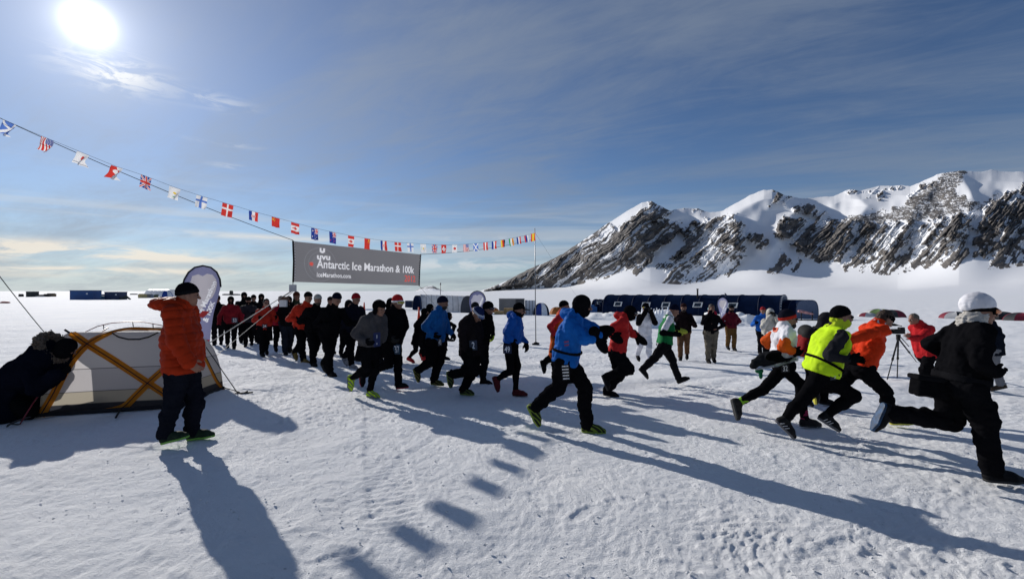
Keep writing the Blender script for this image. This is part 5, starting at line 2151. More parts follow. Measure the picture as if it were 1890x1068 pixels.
    if skirt:
        fk = field_for([J.pel + V3(0, 0, .2), J.pel - V3(0, 0, .45)], .30, res)
        for g_ in (1, -1):
            fk.cone(J.pel + J.axis * .10 + J.sv * g_ * .07, J.pel - V3(0, 0, skirt['len']) + J.sv * g_ * .09 - J.fwd * .02, .12 * s, .155 * s, .05)
        fk.wrinkle(.014, .10, seed, (2, 2, .5))
        fk.plane(J.pel - V3(0, 0, skirt['len'] + .02), V3(0, 0, -1))
        emit(fk, 'skirt', cloth(skirt['c'], 'shell'), root)

    # ---- gloves
    if gloves is not None:
        for k in 'AB':
            fh = field_for([J.wr[k] - nrm(J.tip[k] - J.wr[k]) * .08, J.wr[k] + nrm(J.tip[k] - J.wr[k]) * .2], .11, .0065 * max(1, min(sk, 2.0)))
            pn = J.pel + J.axis * .25 - J.wr[k]
            gc_ = gloves['c'] if not isinstance(gloves['c'], dict) else gloves['c'][k]
            hand_shape(fh, J.wr[k], J.tip[k], pn, s * gloves.get('s', 1.0), gloves.get('mitten', False), 1.0 if gloves.get('mitten') else 1.25, .45)
            if gloves.get('cuff'):
                cdir = nrm(J.el[k] - J.wr[k])
                fh.cone(J.wr[k], J.wr[k] + cdir * .06, .048 * s, .055 * s, .02)
            emit(fh, 'mitten' if gloves.get('mitten') else 'glove', cloth(gc_, 'fleece'), root)

    # ---- shoes with soles
    sh_ = shoes or dict(c=K2)
    for k in 'AB':
        d, up, hl = J.fd[k], J.fu[k], J.heel[k]
        sdv = nrm(np.cross(d, up))
        fsh = field_for([hl, J.toe[k], J.an[k]], .10, max(.007, res * .7))
        fsh.cone(hl + d * .045 * s + up * .045 * s, J.an[k] + up * .0, .042 * s, .044 * s, .03)
        fsh.cone(hl + d * .045 * s + up * .04 * s, hl + d * .20 * s + up * .038 * s, .041 * s, .047 * s, .03)
        fsh.cone(hl + d * .20 * s + up * .036 * s, hl + d * .262 * s + up * .030 * s, .046 * s, .030 * s, .03)
        fsh.cone(J.an[k], hl + d * .19 * s + up * .05 * s, .044 * s, .036 * s, .03)
        if sh_.get('boot'):
            fsh.cone(J.an[k], J.an[k] + nrm(J.kn[k] - J.an[k]) * .10 * s, .050 * s, .058 * s, .03)
        fsh.plane(hl + up * .018 * s, -up)
        so = emit(fsh, 'boot' if sh_.get('boot') else 'shoe', shoe_mat(sh_), root)
        fso = field_for([hl, J.toe[k]], .09, max(.007, res * .7))
        fso.cone(hl + d * .045 * s + up * .012 * s, hl + d * .20 * s + up * .012 * s, .044 * s, .050 * s, .02)
        fso.cone(hl + d * .20 * s + up * .012 * s, hl + d * .262 * s + up * .014 * s, .049 * s, .030 * s, .02)
        fso.plane(hl + up * .024 * s, up)
        fso.plane(hl - up * .001, -up)
        if so is not None:
            emit(fso, 'sole', pmat('shoe_sole', sh_.get('sole', (.03, .03, .03)), .75, vary=.15), so)
        if socks:
            fz = field_for([J.an[k], J.an[k] + nrm(J.kn[k] - J.an[k]) * .14], .09, max(.008, res * .8))
            e = nrm(J.kn[k] - J.an[k])
            fz.cone(J.an[k] + e * .02, J.an[k] + e * .11, .051 * s, .052 * s, .01)
            emit(fz, 'sock', cloth(socks if not isinstance(socks, dict) else socks[k], 'knit'), root)

    # ---- head wear
    c, hf, hs, hu = J.head, J.hf, J.hs, J.hu
    Mh = np.array([hf, hs, hu])

    def L(x, y, z):
        return c + (hf * x + hs * y + hu * z) * s
    hr = max(.008, hres)
    if hat:
        fh = field_for([c - .16, c + .19], .02, hr)
        ty = hat.get('t', 'beanie')
        if ty in ('beanie', 'slouch', 'cap', 'helmet'):
            gro = .012 if ty == 'helmet' else 0
            fh.ell(L(-.008, 0, .036), np.array([.110 + gro, .091 + gro, .106 + gro]) * s, Mh, .01)
            if ty == 'slouch':
                fh.ell(L(-.026, 0, .048), np.array([.118, .094, .112]) * s, Mh, .03)
            fh.plane(L(.05, 0, .030), -(hu - hf * .28))
            if ty != 'helmet':
                fh.cone(L(.0, 0, .0) + hu * .0, L(0, 0, 0), .0, .0, .001)
        elif ty == 'balaclava':
            fh.ell(L(-.004, 0, .022), np.array([.112, .096, .112]) * s, Mh, .02)
            fh.ell(L(.024, 0, -.058), np.array([.082, .070, .080]) * s, Mh, .03)
            fh.cone(L(-.015, 0, -.06), J.neck + J.axis * .0, .073 * s, .085 * s, .04)
            fh.ell(L(.120, 0, .004), np.array([.045, .058, .022]) * s, Mh, .008, 'sub')
        elif ty == 'trapper':
            fh.ell(L(-.010, 0, .038), np.array([.122, .104, .112]) * s, Mh, .01)
            fh.plane(L(.05, 0, .035), -(hu - hf * .35))
            for g_ in (1, -1):
                fh.ell(L(.0, g_ * .085, -.035), np.array([.050, .024, .075]) * s, Mh, .03)
            fh.ell(L(.085, 0, .060), np.array([.035, .080, .032]) * s, Mh, .02)
        elif ty == 'hood':
            fh.ell(L(-.02, 0, .022), np.array([.130, .112, .130]) * s, Mh, .02)
            fh.cone(L(-.03, 0, -.06), J.neck - J.axis * .02, .105 * s, .11 * s, .05)
            fh.ell(L(.125, 0, -.02), np.array([.075, .072, .095]) * s, Mh, .02, 'sub')
        elif ty == 'headband':
            fh.ell(L(-.004, 0, .024), np.array([.108, .088, .106]) * s, Mh, .01)
            fh.plane(L(.05, 0, .012), -(hu - hf * .15))
            fh.plane(L(.05, 0, .072), (hu - hf * .15))
        fh.wrinkle(.0025, .035, seed)
        nm = {'balaclava': 'balaclava', 'helmet': 'helmet', 'hood': 'hood', 'headband': 'headband', 'trapper': 'fur_hat', 'cap': 'cap'}.get(ty, 'beanie')
        ho = emit(fh, nm, cloth(hat['c'], 'knit' if ty != 'helmet' else 'shell'), root)
        if hat.get('cuff') is not None and ho is not None:
            fb_ = field_for([c - .15, c + .17], .02, hr)
            fb_.ell(L(-.006, 0, .030), np.array([.115, .096, .104]) * s, Mh, .01)
            fb_.plane(L(.05, 0, .022), -(hu - hf * .28))
            fb_.plane(L(.05, 0, .066), (hu - hf * .28))
            emit(fb_, 'hat_band', cloth(hat['cuff'], 'knit'), ho)
        if ty == 'cap' and ho is not None:
            fp = field_for([L(.05, 0, .04), L(.2, 0, .03)], .1, hr)
            fp.ell(L(.125, 0, .035), np.array([.075, .075, .010]) * s, Mh, .005)
            emit(fp, 'peak', cloth(hat['c'], 'shell'), ho)
    if hair is not None:
        fh = field_for([c - .17, c + .17], .02, hr)
        fh.ell(L(-.016, 0, .030), np.array([.102, .086, .104]) * s, Mh, .01)
        fh.cone(L(-.06, 0, -.02), L(-.06, 0, -.06), .055 * s, .045 * s, .04)
        fh.ell(L(.105, 0, -.03), np.array([.095, .10, .085]) * s, Mh, .015, 'sub')
        fh.wrinkle(.007, .02, seed)
        emit(fh, 'hair', pmat('hair', hair, .6, bump=.5, bscale=120, vary=.3, vscale=40), root)
    if cover is not None:       # neck gaiter pulled up, or a collar worn high
        fh = field_for([c - .16, c + .10, J.neck], .12, hr)
        top = cover.get('top', -.03)
        fh.ell(L(.026, 0, -.055), np.array([.080, .068, .078]) * s, Mh, .03)
        fh.cone(L(-.012, 0, -.055), J.neck, .075 * s, .084 * s, .04)
        if cover.get('back'):
            fh.ell(L(-.02, 0, -.01), np.array([.095, .088, .07]) * s, Mh, .03)
        fh.plane(L(.06, 0, top), hu + hf * .12)
        fh.wrinkle(.008, .04, seed + 9)
        emit(fh, cover.get('name', 'neck_gaiter'), cloth(cover['c'], 'fleece'), root)
    if beard is not None:
        fh = field_for([c - .15, c + .12], .02, hr)
        fh.ell(L(.042, 0, -.078), np.array([.066, .060, .052]) * s, Mh, .02)
        fh.plane(L(.06, 0, -.045), hu + hf * .1)
        fh.wrinkle(.006, .018, seed)
        emit(fh, 'beard', pmat('hair', beard, .6, bump=.5, bscale=120, vary=.3, vscale=40), root)
    if eyes in ('glasses',):
        fg = field_for([c - .13, c + .14], .02, hr)
        for g_ in (1, -1):
            fg.ell(L(.098, g_ * .034, .004), np.array([.013, .031, .021]) * s, Mh, .006)
            fg.cone(L(.085, g_ * .066, .008), L(-.01, g_ * .083, .006), .005 * s, .005 * s, .004)
        emit(fg, 'sunglasses', M_LENS_D, root)
    elif isinstance(eyes, dict):
        up_ = eyes.get('z', .004)
        fg = field_for([c - .16, c + .17], .02, hr)
        fg.ell(L(.040, 0, up_), np.array([.092, .088, .048]) * s, Mh, .01)
        fg.plane(L(.062, 0, 0), -hf)
        go = emit(fg, 'goggles', cloth(eyes.get('frame', K), 'shell'), root)
        fg = field_for([c - .13, c + .17], .02, hr)
        fg.ell(L(.044, 0, up_), np.array([.096, .0895, .038]) * s, Mh, .01)
        fg.plane(L(.070, 0, 0), -hf)
        if go is not None:
            emit(fg, 'lens', lens_mat(eyes['lens']), go)
            fg = field_for([c - .16, c + .17], .02, hr)
            fg.ell(L(-.006, 0, .028), np.array([.119, .101, .112]) * s, Mh, .01)
            fg.plane(L(0, 0, up_ + .022), hu - hf * .12)
            fg.plane(L(0, 0, up_ - .012), -(hu - hf * .12))
            fg.plane(L(.075, 0, 0), hf)
            emit(fg, 'strap', cloth(eyes.get('strap', K2), 'shell'), go)
    else:
        for g_ in (1, -1):
            mb_ = MB()
            p = L(.086, g_ * .031, .002)
            q = L(.096, g_ * .031, .002)
            mb_.tube([p, (p + q) / 2, q], [.006, .009, .003], 8)
            mb_.build('eye', M_EYE, root, True)
    if scarf is not None:
        fh = field_for([J.neck - .16, J.head + .1], .06, max(.009, hres))
        fh.cone(J.neck + J.axis * .0 + V3(0, 0, .0), J.neck + (J.head - J.neck) * .45, .105 * s, .088 * s, .02)
        fh.cone(J.neck + J.fwd * .07, J.neck + J.fwd * .10 - V3(0, 0, .16), .05 * s, .035 * s, .03)
        fh.wrinkle(.014, .045, seed, (1, 1, 2.4))
        emit(fh, 'scarf', cloth(scarf, 'knit'), root)
    J.root = root
    J.coat = cobj
    J.trousers = t_obj
    return J


def world_bvh(*objs):
    vs, fs = [], []
    for o in objs:
        if o is None:
            continue
        b = len(vs)
        off = Vector(o.parent.location) if o.parent and o.parent.type == 'MESH' and o.matrix_parent_inverse == Matrix() else Vector()
        vs += [v.co + off for v in o.data.vertices]
        fs += [tuple(b + i for i in p.vertices) for p in o.data.polygons]
    return BVHTree.FromPolygons(vs, fs)


def bib(J, quad, num, crop=(0, 0, 1), colour=(.10, .12, .20), strip=None, rows=0, name='race_bib', ink=(.80, .80, .82)):
    """a race number pinned to the clothes: quad = four photo pixels (tl, tr, br, bl), laid onto the cloth surface"""
    ox, oy, k = crop
    bvh = world_bvh(J.coat, J.trousers)
    q = [(ox + x / k, oy + y / k) for x, y in quad]

    def lay(u, v, off):
        x = (q[0][0] * (1 - u) + q[1][0] * u) * (1 - v) + (q[3][0] * (1 - u) + q[2][0] * u) * v
        y = (q[0][1] * (1 - u) + q[1][1] * u) * (1 - v) + (q[3][1] * (1 - u) + q[2][1] * u) * v
        d = ray(x, y).normalized()
        loc, nor, i, dist = bvh.ray_cast(CAM, d)
        return (loc, d, x, y) if loc is not None else (None, d, x, y)
    n = 8
    grid = [[lay(i / n, j / n, 0) for i in range(n + 1)] for j in range(n + 1)]
    ds = [g[0].length if False else (g[0] - CAM).dot(Vector((0, 1, 0))) for r_ in grid for g in r_ if g[0] is not None]
    if not ds:
        print('bib missed', num)
        return
    # stiff paper: fit a gently curved sheet just in front of the cloth
    md = float(np.median(ds))
    D = np.array([[(g[0] - CAM).y if g[0] is not None else md for g in r_] for r_ in grid])
    D = np.clip(D, md - .10, md + .10)
    for _ in range(3):
        Pd = np.pad(D, 1, mode='edge')
        D = np.minimum(D, (Pd[:-2, 1:-1] + Pd[2:, 1:-1] + Pd[1:-1, :-2] + Pd[1:-1, 2:]) / 4)
    D = D - .012

    def pt(u, v, off):
        x = (q[0][0] * (1 - u) + q[1][0] * u) * (1 - v) + (q[3][0] * (1 - u) + q[2][0] * u) * v
        y = (q[0][1] * (1 - u) + q[1][1] * u) * (1 - v) + (q[3][1] * (1 - u) + q[2][1] * u) * v
        fu, fv = np.clip(u * n, 0, n - 1e-6), np.clip(v * n, 0, n - 1e-6)
        i, j = int(fu), int(fv)
        a, b_ = fu - i, fv - j
        dd = (D[j, i] * (1 - a) + D[j, i + 1] * a) * (1 - b_) + (D[j + 1, i] * (1 - a) + D[j + 1, i + 1] * a) * b_
        return CAM + ray(x, y) * (dd - off)
    vs = [pt(i / n, j / n, 0) for j in range(n + 1) for i in range(n + 1)] + [pt(i / n, j / n, -.003) for j in range(n + 1) for i in range(n + 1)]
    m = (n + 1) ** 2
    fs = []
    for j in range(n):
        for i in range(n):
            a = j * (n + 1) + i
            fs.append((a, a + n + 1, a + n + 2, a + 1))
            fs.append((m + a, m + a + 1, m + a + n + 2, m + a + n + 1))
    o = mesh_obj(name, vs, fs, pmat('bib_paper', colour, .7, vary=.08), J.root, True)

    def put(txt, size, cx_, cy_, m_, sx_=1.0):
        t = text_mesh(txt, size, 'number', m_, None, Matrix.Identity(4), align='CENTER', bold=.012 * size)
        for v in t.data.vertices:
            v.co = pt(cx_ + v.co.x * sx_, cy_ - v.co.z, .004 + (.001 if v.co.y < 0 else 0))
        t.parent = o
    mi_ = pmat('bib_ink', ink, .7, vary=0)
    if rows:                       # small lines of print, too small to read
        rs = np.random.RandomState(3)
        vs, fs = [], []
        for r_ in range(rows):
            v0 = (r_ + .22) / rows
            v1 = (r_ + .62) / rows
            u_ = .12
            while u_ < .86:
                w_ = rs.uniform(.05, .12)
                b_ = len(vs)
                vs += [pt(u_, v0, .005), pt(u_ + w_, v0, .005), pt(u_ + w_, v1, .005), pt(u_, v1, .005)]
                fs.append((b_, b_ + 3, b_ + 2, b_ + 1))
                u_ += w_ + rs.uniform(.02, .05)
        q_ = mesh_obj('print', vs, fs, mi_, o, False)
        q_['kind'] = 'stuff'
    if num:
        put(num, .95, .5, .54, mi_, .66 if len(num) > 1 else .8)
    if strip:
        put(strip, .17, .5, .12, mi_, .62)
# ------------------------------------------------------------------ the people
c1, c2, c3, c4, c5 = (960, 530, 3.56), (1080, 540, 4.855), (1330, 550, 3.815), (1420, 550, 3.814), (1590, 530, 2.81)
c6, c7, c8, d1, d2 = (630, 530, 4.853), (750, 530, 4.853), (880, 540, 5.083), (250, 480, 2.965), (0, 580, 4.45)
d3, d4, d5 = (370, 530, 7.12), (470, 530, 6.677), (550, 530, 5.936)
RUN = 'runners setting off from the start'
LOOK = 'spectators and photographers beside the course'
MIT = dict(c=K, mitten=True)
GLV = dict(c=K)
LIME = (.45, .62, .04)
BLUE = (.008, .095, .36)
BLUE2 = (.012, .10, .30)
RED = (.42, .022, .022)
DRED = (.16, .010, .016)
ORANGE = (.30, .025, .007)


def chk(J, nm):
    for k in 'AB':
        t = np.linalg.norm(J.kn[k] - J.hip[k])
        h = np.linalg.norm(J.an[k] - J.kn[k])
        a = np.linalg.norm(J.el[k] - J.sh[k])
        f = np.linalg.norm(J.wr[k] - J.el[k])
        if not (.30 < t < .50 and .30 < h < .52 and .17 < a < .36 and .10 < f < .33):
            print('BONES %s %s thigh %.2f shin %.2f upper %.2f fore %.2f' % (nm, k, t, h, a, f))


def px_person(nm, label, group, pose, **kw):
    J = pose_px(None, **pose)
    chk(J, nm)
    return person(J, label, group, **kw)


# man in the orange down jacket
J = px_person('orange', 'man in orange down jacket and black beanie standing beside the tent with green-soled shoes', LOOK,
              dict(base=(215, 1003), psi=12, head=(285, 190), neck=(245, 250), pel=(262, 590), armA=((222, 440), (292, 560), (345, 598)), armB=((330, 450), (345, 530), (352, 570)),
                   legA=((205, 800), (158, 1003), (275, 972)), legB=((330, 785), (272, 992), (440, 968)), crop=d1, faceyaw=38, facepitch=-4, H=1.78),
              res=.0105, coat=dict(c=ORANGE, k='puff', puff=.088, g=.050, hem=-.01, name='down_jacket'), trouser=dict(c=(.008, .009, .014), w=1.08), hat=dict(t='beanie', c=K, cuff=K2),
              shoes=dict(c=(.014, .026, .016), sole=(.16, .34, .06)), hood='down', seed=1, eyes=None)
# big collapsed hood behind the neck
c_ = J.neck - J.fwd * .10
fd = field_for([c_ - .2, c_ + .2], .06, .012)
fd.ell(c_ + V3(0, 0, .02) - J.fwd * .05, np.array([.15, .17, .085]), np.array([J.fwd, J.ss, V3(0, 0, 1)]), .03)
fd.cone(c_ + J.ss * .13 + V3(0, 0, .02), J.neck + J.fwd * .06 + J.ss * .09, .06, .05, .04)
fd.cone(c_ - J.ss * .13 + V3(0, 0, .02), J.neck + J.fwd * .06 - J.ss * .09, .06, .05, .04)
fd.wrinkle(.016, .09, 3)
fd.wrinkle(.006, .04, 4)
emit(fd, 'hood', cloth(ORANGE, 'puff'), J.root)

# kneeling figure in the parka at the tent door
J = px_person('parka', 'person in black parka with fur trimmed hood crouching at the tent door', LOOK,
              dict(base=(40, 830), psi=-2, head=(540, 275), neck=(400, 330), pel=(70, 620), armA=((300, 600), (470, 500), (530, 470)), armB=((440, 520), (540, 440), (590, 400)),
                   legA=((230, 790), (-60, 800), (-190, 835)), legB=((250, 770), (-50, 800), (-180, 820)), crop=d2, facepitch=-30, faceyaw=48, H=1.85, dist=6.45),
              res=.014, coat=dict(c=(.0045, .0055, .011), g=.085, hem=.14, name='parka'), trouser=dict(c=K, w=1.3), hat=dict(t='balaclava', c=K), skin=SKIN_T, gloves=GLV, shoes=dict(c=K, boot=True), seed=2)
fd = field_for([J.neck - .2, J.neck + .24, J.pel - .2], .22, .016)
fd.ell(J.neck + J.axis * .0 - J.fwd * .06 + V3(0, 0, .05), np.array([.17, .17, .15]), None, .03)
for g_ in (1, -1):
    fd.cone(J.pel + J.sv * .12 * g_, J.pel + J.sv * .15 * g_ - V3(0, 0, .33) + J.fwd * .12, .22, .24, .08)
    fd.cone(J.pel + J.sv * .12 * g_ + J.fwd * .05, J.neck + J.sv * .12 * g_ - V3(0, 0, .06), .22, .19, .08)
fd.wrinkle(.025, .2, 3)
emit(fd, 'parka_skirt', cloth((.0045, .0055, .011), 'shell'), J.root)
fur = field_for([J.neck - .16, J.neck + .3], .14, .012)
cc = J.neck + V3(0, 0, .10) + J.fwd * .06
for k in range(14):
    a = 2 * math.pi * k / 14
    p = cc + J.sv * .17 * math.cos(a) + (V3(0, 0, 1) * .85 - J.fwd * .5) * .19 * math.sin(a)
    fur.ell(p, np.array([.065, .065, .065]), None, .03)
fur.wrinkle(.028, .022, 5)
emit(fur, 'fur_trim', pmat('fur', (.10, .075, .055), .95, bump=.6, bscale=150, vary=.5, vscale=60), J.root)

# big blue jacket
J = px_person('blue', 'runner in bright blue hooded jacket and black balaclava holding out black mittens', RUN,
              dict(base=(480, 970), psi=-18, head=(405, 122), neck=(358, 190), pel=(300, 475), armA=((415, 340), (505, 322), (568, 432)), armB=((470, 265), (508, 285), (565, 282)),
                   legA=((255, 655), (50, 785), (110, 905)), legB=((425, 650), (415, 962), (550, 972)), crop=c1, faceyaw=0, facepitch=-6, H=1.8),
              res=.0105, coat=dict(c=BLUE, hem=.0, g=.034), trouser=dict(c=K, w=1.08), hat=dict(t='balaclava', c=K), gloves=dict(c=K, mitten=True, cuff=True, s=1.2),
              shoes=dict(c=(.015, .018, .012), acc=(.16, .22, .03), sole=(.22, .30, .04)), hood='down', seed=3)
bib(J, [(268, 512), (322, 508), (330, 610), (278, 612)], '', crop=c1, colour=(.005, .005, .006), rows=5, name='thigh_print')
bib(J, [(284, 352), (322, 346), (325, 388), (290, 396)], '', crop=c1, colour=(.008, .085, .32), rows=2, ink=(.35, .03, .04), name='jacket_print')
belt(J, .034, .115)

# red jacket beside the blue one
px_person('red', 'runner in red jacket with black helmet and goggles, black mittens swinging', RUN,
          dict(base=(230, 945), psi=-12, head=(402, 180), neck=(345, 222), pel=(285, 530), armA=((205, 345), (232, 375), (335, 445)), armB=((415, 365), (460, 385), (535, 450)),
               legA=((392, 685), (152, 765), (185, 850)), legB=((310, 735), (160, 928), (298, 950)), crop=c2, facepitch=-6, H=1.72),
          res=.015, coat=dict(c=RED, hem=-.02, g=.032, k='puff', puff=.16), trouser=dict(c=K, w=1.18), hat=dict(t='balaclava', c=K), eyes=dict(lens=(.02, .02, .025), frame=K, strap=K),
          gloves=dict(c=K, mitten=True, cuff=True, s=1.35), shoes=dict(c=K, boot=True), hood='down', seed=4)

# green vest
px_person('green', 'runner in green vest over white sleeves striding past the snow sculpture', RUN,
          dict(base=(835, 822), psi=-6, head=(795, 160), neck=(748, 205), pel=(710, 455), armA=((692, 360), (790, 372), (850, 375)), armB=((812, 310), (845, 335), (880, 345)),
               legA=((618, 590), (478, 690), (552, 772)), legB=((785, 600), (828, 818), (940, 772)), crop=c2, facepitch=-22, H=1.72),
          res=.015, coat=dict(c=(.72, .73, .76), hem=.05, g=.012, len=.52, name='shirt', k='lycra'), vest=dict(c=(.012, .15, .045), g=.030, hem=-.04), sleeves=dict(c=K, a0=.50, a1=1, g=.004),
          trouser=dict(c=K2, w=1.06), hat=dict(t='beanie', c=(.006, .008, .02)), gloves=dict(c=dict(A=K, B=(.30, .34, .05)), mitten=True), shoes=dict(c=K), seed=5)

# second red/orange jacket half hidden behind the blue one
px_person('redback', 'runner in red and orange top half hidden behind the bright blue jacket', RUN,
          dict(base=(310, 640), psi=-15, head=(290, 128), neck=(268, 172), pel=(238, 420), armA=((200, 255), (225, 310), (250, 340)), armB=((280, 270), (300, 300), (320, 310)),
               legA=((215, 455), (132, 490), (150, 558)), legB=((235, 545), (275, 642), (335, 640)), crop=c1, H=1.7),
          res=.016, coat=dict(c=(.42, .025, .03), hem=-.02), vest=dict(c=(.50, .09, .015), g=.03), trouser=dict(c=K, w=1.0), hat=dict(t='beanie', c=K), gloves=GLV, shoes=dict(c=K), seed=6)

# number 49
J = px_person('n49', 'runner in royal blue jacket with dark cap and number 49 on the hip', RUN,
              dict(base=(400, 978), psi=-16, head=(398, 165), neck=(368, 228), pel=(325, 490), armA=((285, 370), (320, 440), (350, 480)), armB=((415, 430), (462, 475), (475, 540)),
                   legA=((318, 735), (145, 795), (188, 928)), legB=((382, 690), (340, 968), (468, 972)), crop=c8, facepitch=-8, H=1.7),
              res=.014, coat=dict(c=(.010, .075, .32), hem=-.10, g=.028), trouser=dict(c=K, w=.80), hat=dict(t='cap', c=K), cover=dict(c=K, back=True, top=-.035), eyes='glasses',
              gloves=GLV, shoes=dict(c=(.09, .012, .014), sole=(.05, .01, .01)), hood='down', seed=7)
bib(J, [(246, 490), (325, 492), (328, 570), (246, 570)], '49', crop=c8, colour=(.016, .02, .05), strip='ICE RUN' if False else None)
# dark back panel of the arm

# black runner with lime gloves
J = px_person('limeglove', 'runner in black with dark helmet and lime gloves behind number 49', RUN,
              dict(base=(715, 882), psi=-25, head=(735, 190), neck=(705, 245), pel=(672, 485), armA=((645, 380), (700, 440), (740, 450)), armB=((765, 370), (775, 425), (768, 465)),
                   legA=((672, 640), (500, 720), (530, 790)), legB=((705, 650), (678, 875), (752, 880)), crop=c7, H=1.72),
              res=.016, coat=dict(c=K, hem=.0), trouser=dict(c=K2, w=.98), hat=dict(t='helmet', c=K), eyes=dict(lens=(.05, .012, .012), frame=K), gloves=dict(c=dict(A=K, B=LIME)), shoes=dict(c=K), seed=8)

# number 2, head bowed
J = px_person('n2', 'runner with bowed head, blue and white goggles, brown-black jacket and number 2', RUN,
              dict(base=(540, 975), psi=-28, head=(635, 240), neck=(580, 275), pel=(575, 560), armA=((500, 430), (530, 540), (560, 580)), armB=((660, 430), (640, 490), (625, 525)),
                   legA=((610, 750), (365, 765), (388, 888)), legB=((620, 735), (482, 965), (605, 975)), crop=c7, facepitch=-48, H=1.78),
              res=.014, coat=dict(c=(.013, .010, .011), hem=.04, g=.040), trouser=dict(c=K, w=1.08), hat=dict(t='beanie', c=(.012, .02, .07)),
              eyes=dict(lens=(.06, .10, .22), frame=(.5, .5, .55), strap=(.45, .45, .5), z=.035), gloves=dict(c=dict(A=K, B=LIME), mitten=True), shoes=dict(c=(.02, .022, .014), acc=(.09, .11, .025), sole=(.16, .20, .04)), seed=9)
bib(J, [(562, 478), (632, 474), (636, 562), (568, 564)], '2', crop=c7, colour=(.03, .04, .06))

# blue jacket, navy beanie
J = px_person('navybeanie', 'runner in mid blue jacket with navy beanie and olive shoes left of number 2', RUN,
              dict(base=(278, 888), psi=-18, head=(325, 140), neck=(295, 205), pel=(262, 470), armA=((165, 355), (235, 425), (280, 445)), armB=((365, 375), (410, 420), (432, 450)),
                   legA=((215, 675), (66, 740), (98, 838)), legB=((300, 670), (226, 876), (326, 888)), crop=c7, facepitch=-10, H=1.75),
              res=.014, coat=dict(c=BLUE2, hem=-.02, g=.03), trouser=dict(c=K, w=1.1), hat=dict(t='beanie', c=(.008, .009, .022), cuff=(.008, .009, .022)), gloves=GLV, beard=(.03, .02, .015),
              shoes=dict(c=(.03, .03, .012), acc=(.12, .115, .03), sole=(.20, .19, .04)), seed=10)
bib(J, [(280, 462), (318, 460), (320, 522), (284, 524)], '43', crop=c7, colour=(.05, .06, .08))

# small dark runner right behind him
px_person('small', 'small runner in black with bent arms just right of the navy beanie', RUN,
          dict(base=(350, 655), psi=-10, head=(380, 258), neck=(365, 300), pel=(335, 440), armA=((340, 400), (380, 470), (410, 475)), armB=((432, 345), (412, 400), (425, 445)),
               legA=((330, 560), (250, 610), (275, 660)), legB=((345, 560), (330, 645), (380, 650)), crop=c7, H=1.55),
          res=.018, coat=dict(c=K), trouser=dict(c=K, w=.95), hat=dict(t='balaclava', c=K), gloves=MIT, shoes=dict(c=K), seed=11)

# black runner with red shoes
px_person('redshoe', 'runner in black with red shoes running behind the navy beanie', RUN,
          dict(base=(45, 675), psi=-12, head=(165, 225), neck=(148, 270), pel=(100, 470), armA=((80, 345), (130, 400), (160, 420)), armB=((160, 350), (190, 400), (210, 400)),
               legA=((85, 565), (6, 650), (66, 678)), legB=((160, 560), (140, 650), (200, 665)), crop=c7, H=1.62),
          res=.018, coat=dict(c=K, hem=.10), trouser=dict(c=K, w=.82), hat=dict(t='balaclava', c=K), gloves=GLV, shoes=dict(c=(.26, .015, .018), sole=(.3, .03, .03)), seed=12)
px_person('farhead', 'runner in black mostly hidden behind the navy beanie and blue jacket', RUN,
          dict(base=(175, 668), psi=-20, head=(212, 188), neck=(200, 235), pel=(185, 440), armA=((150, 330), (180, 380), (200, 400)), armB=((230, 330), (250, 380), (270, 380)),
               legA=((150, 560), (120, 600), (140, 640)), legB=((190, 560), (145, 662), (200, 664)), crop=c7, H=1.7),
          res=.018, coat=dict(c=K2), trouser=dict(c=K), hat=dict(t='balaclava', c=K), gloves=GLV, shoes=dict(c=(.26, .015, .018)), seed=13)

# grey jacket, trapper hat
J = px_person('grey', 'runner in grey jacket and dark fur hat with lime and grey shoes', RUN,
              dict(base=(285, 1005), psi=-28, head=(340, 190), neck=(300, 250), pel=(250, 530), armA=((125, 420), (210, 490), (250, 500)), armB=((380, 400), (370, 470), (350, 500)),
                   legA=((235, 715), (62, 785), (75, 930)), legB=((300, 750), (235, 985), (335, 1005)), crop=c6, facepitch=-12, H=1.7),
              res=.013, coat=dict(c=GREY, hem=-.09, g=.035, k='fleece'), skirt=dict(c=K, len=.20), trouser=dict(c=K, w=.92), hat=dict(t='trapper', c=K), gloves=GLV,
              shoes=dict(c=(.36, .55, .02), acc=(.10, .11, .11), sole=(.16, .17, .19)), seed=14)
bib(J, [(286, 408), (350, 402), (348, 528), (290, 535)], '1', crop=c6, colour=(.02, .03, .10))

# red hat and white goggles
J = px_person('redhat', 'runner in black jacket with red hat and white framed mirror goggles', RUN,
              dict(base=(540, 930), psi=-30, head=(505, 132), neck=(478, 195), pel=(455, 480), armA=((405, 375), (440, 465), (480, 480)), armB=((572, 350), (548, 420), (540, 480)),
                   legA=((425, 690), (172, 795), (180, 885)), legB=((510, 680), (482, 935), (612, 922)), crop=c6, facepitch=-6, H=1.78),
              res=.014, coat=dict(c=K, hem=.0, g=.03), trouser=dict(c=K, w=.95), hat=dict(t='beanie', c=(.42, .018, .020)),
              eyes=dict(lens=(.45, .36, .04), frame=(.75, .75, .72), strap=(.75, .73, .70)), gloves=dict(c=dict(A=(.02, .02, .02), B=(.015, .20, .10))), shoes=dict(c=K, sole=(.35, .04, .05), boot=True), seed=15)
fd = None
bib(J, [(452, 508), (530, 512), (528, 600), (478, 600)], '37', crop=c6, colour=(.04, .07, .11))

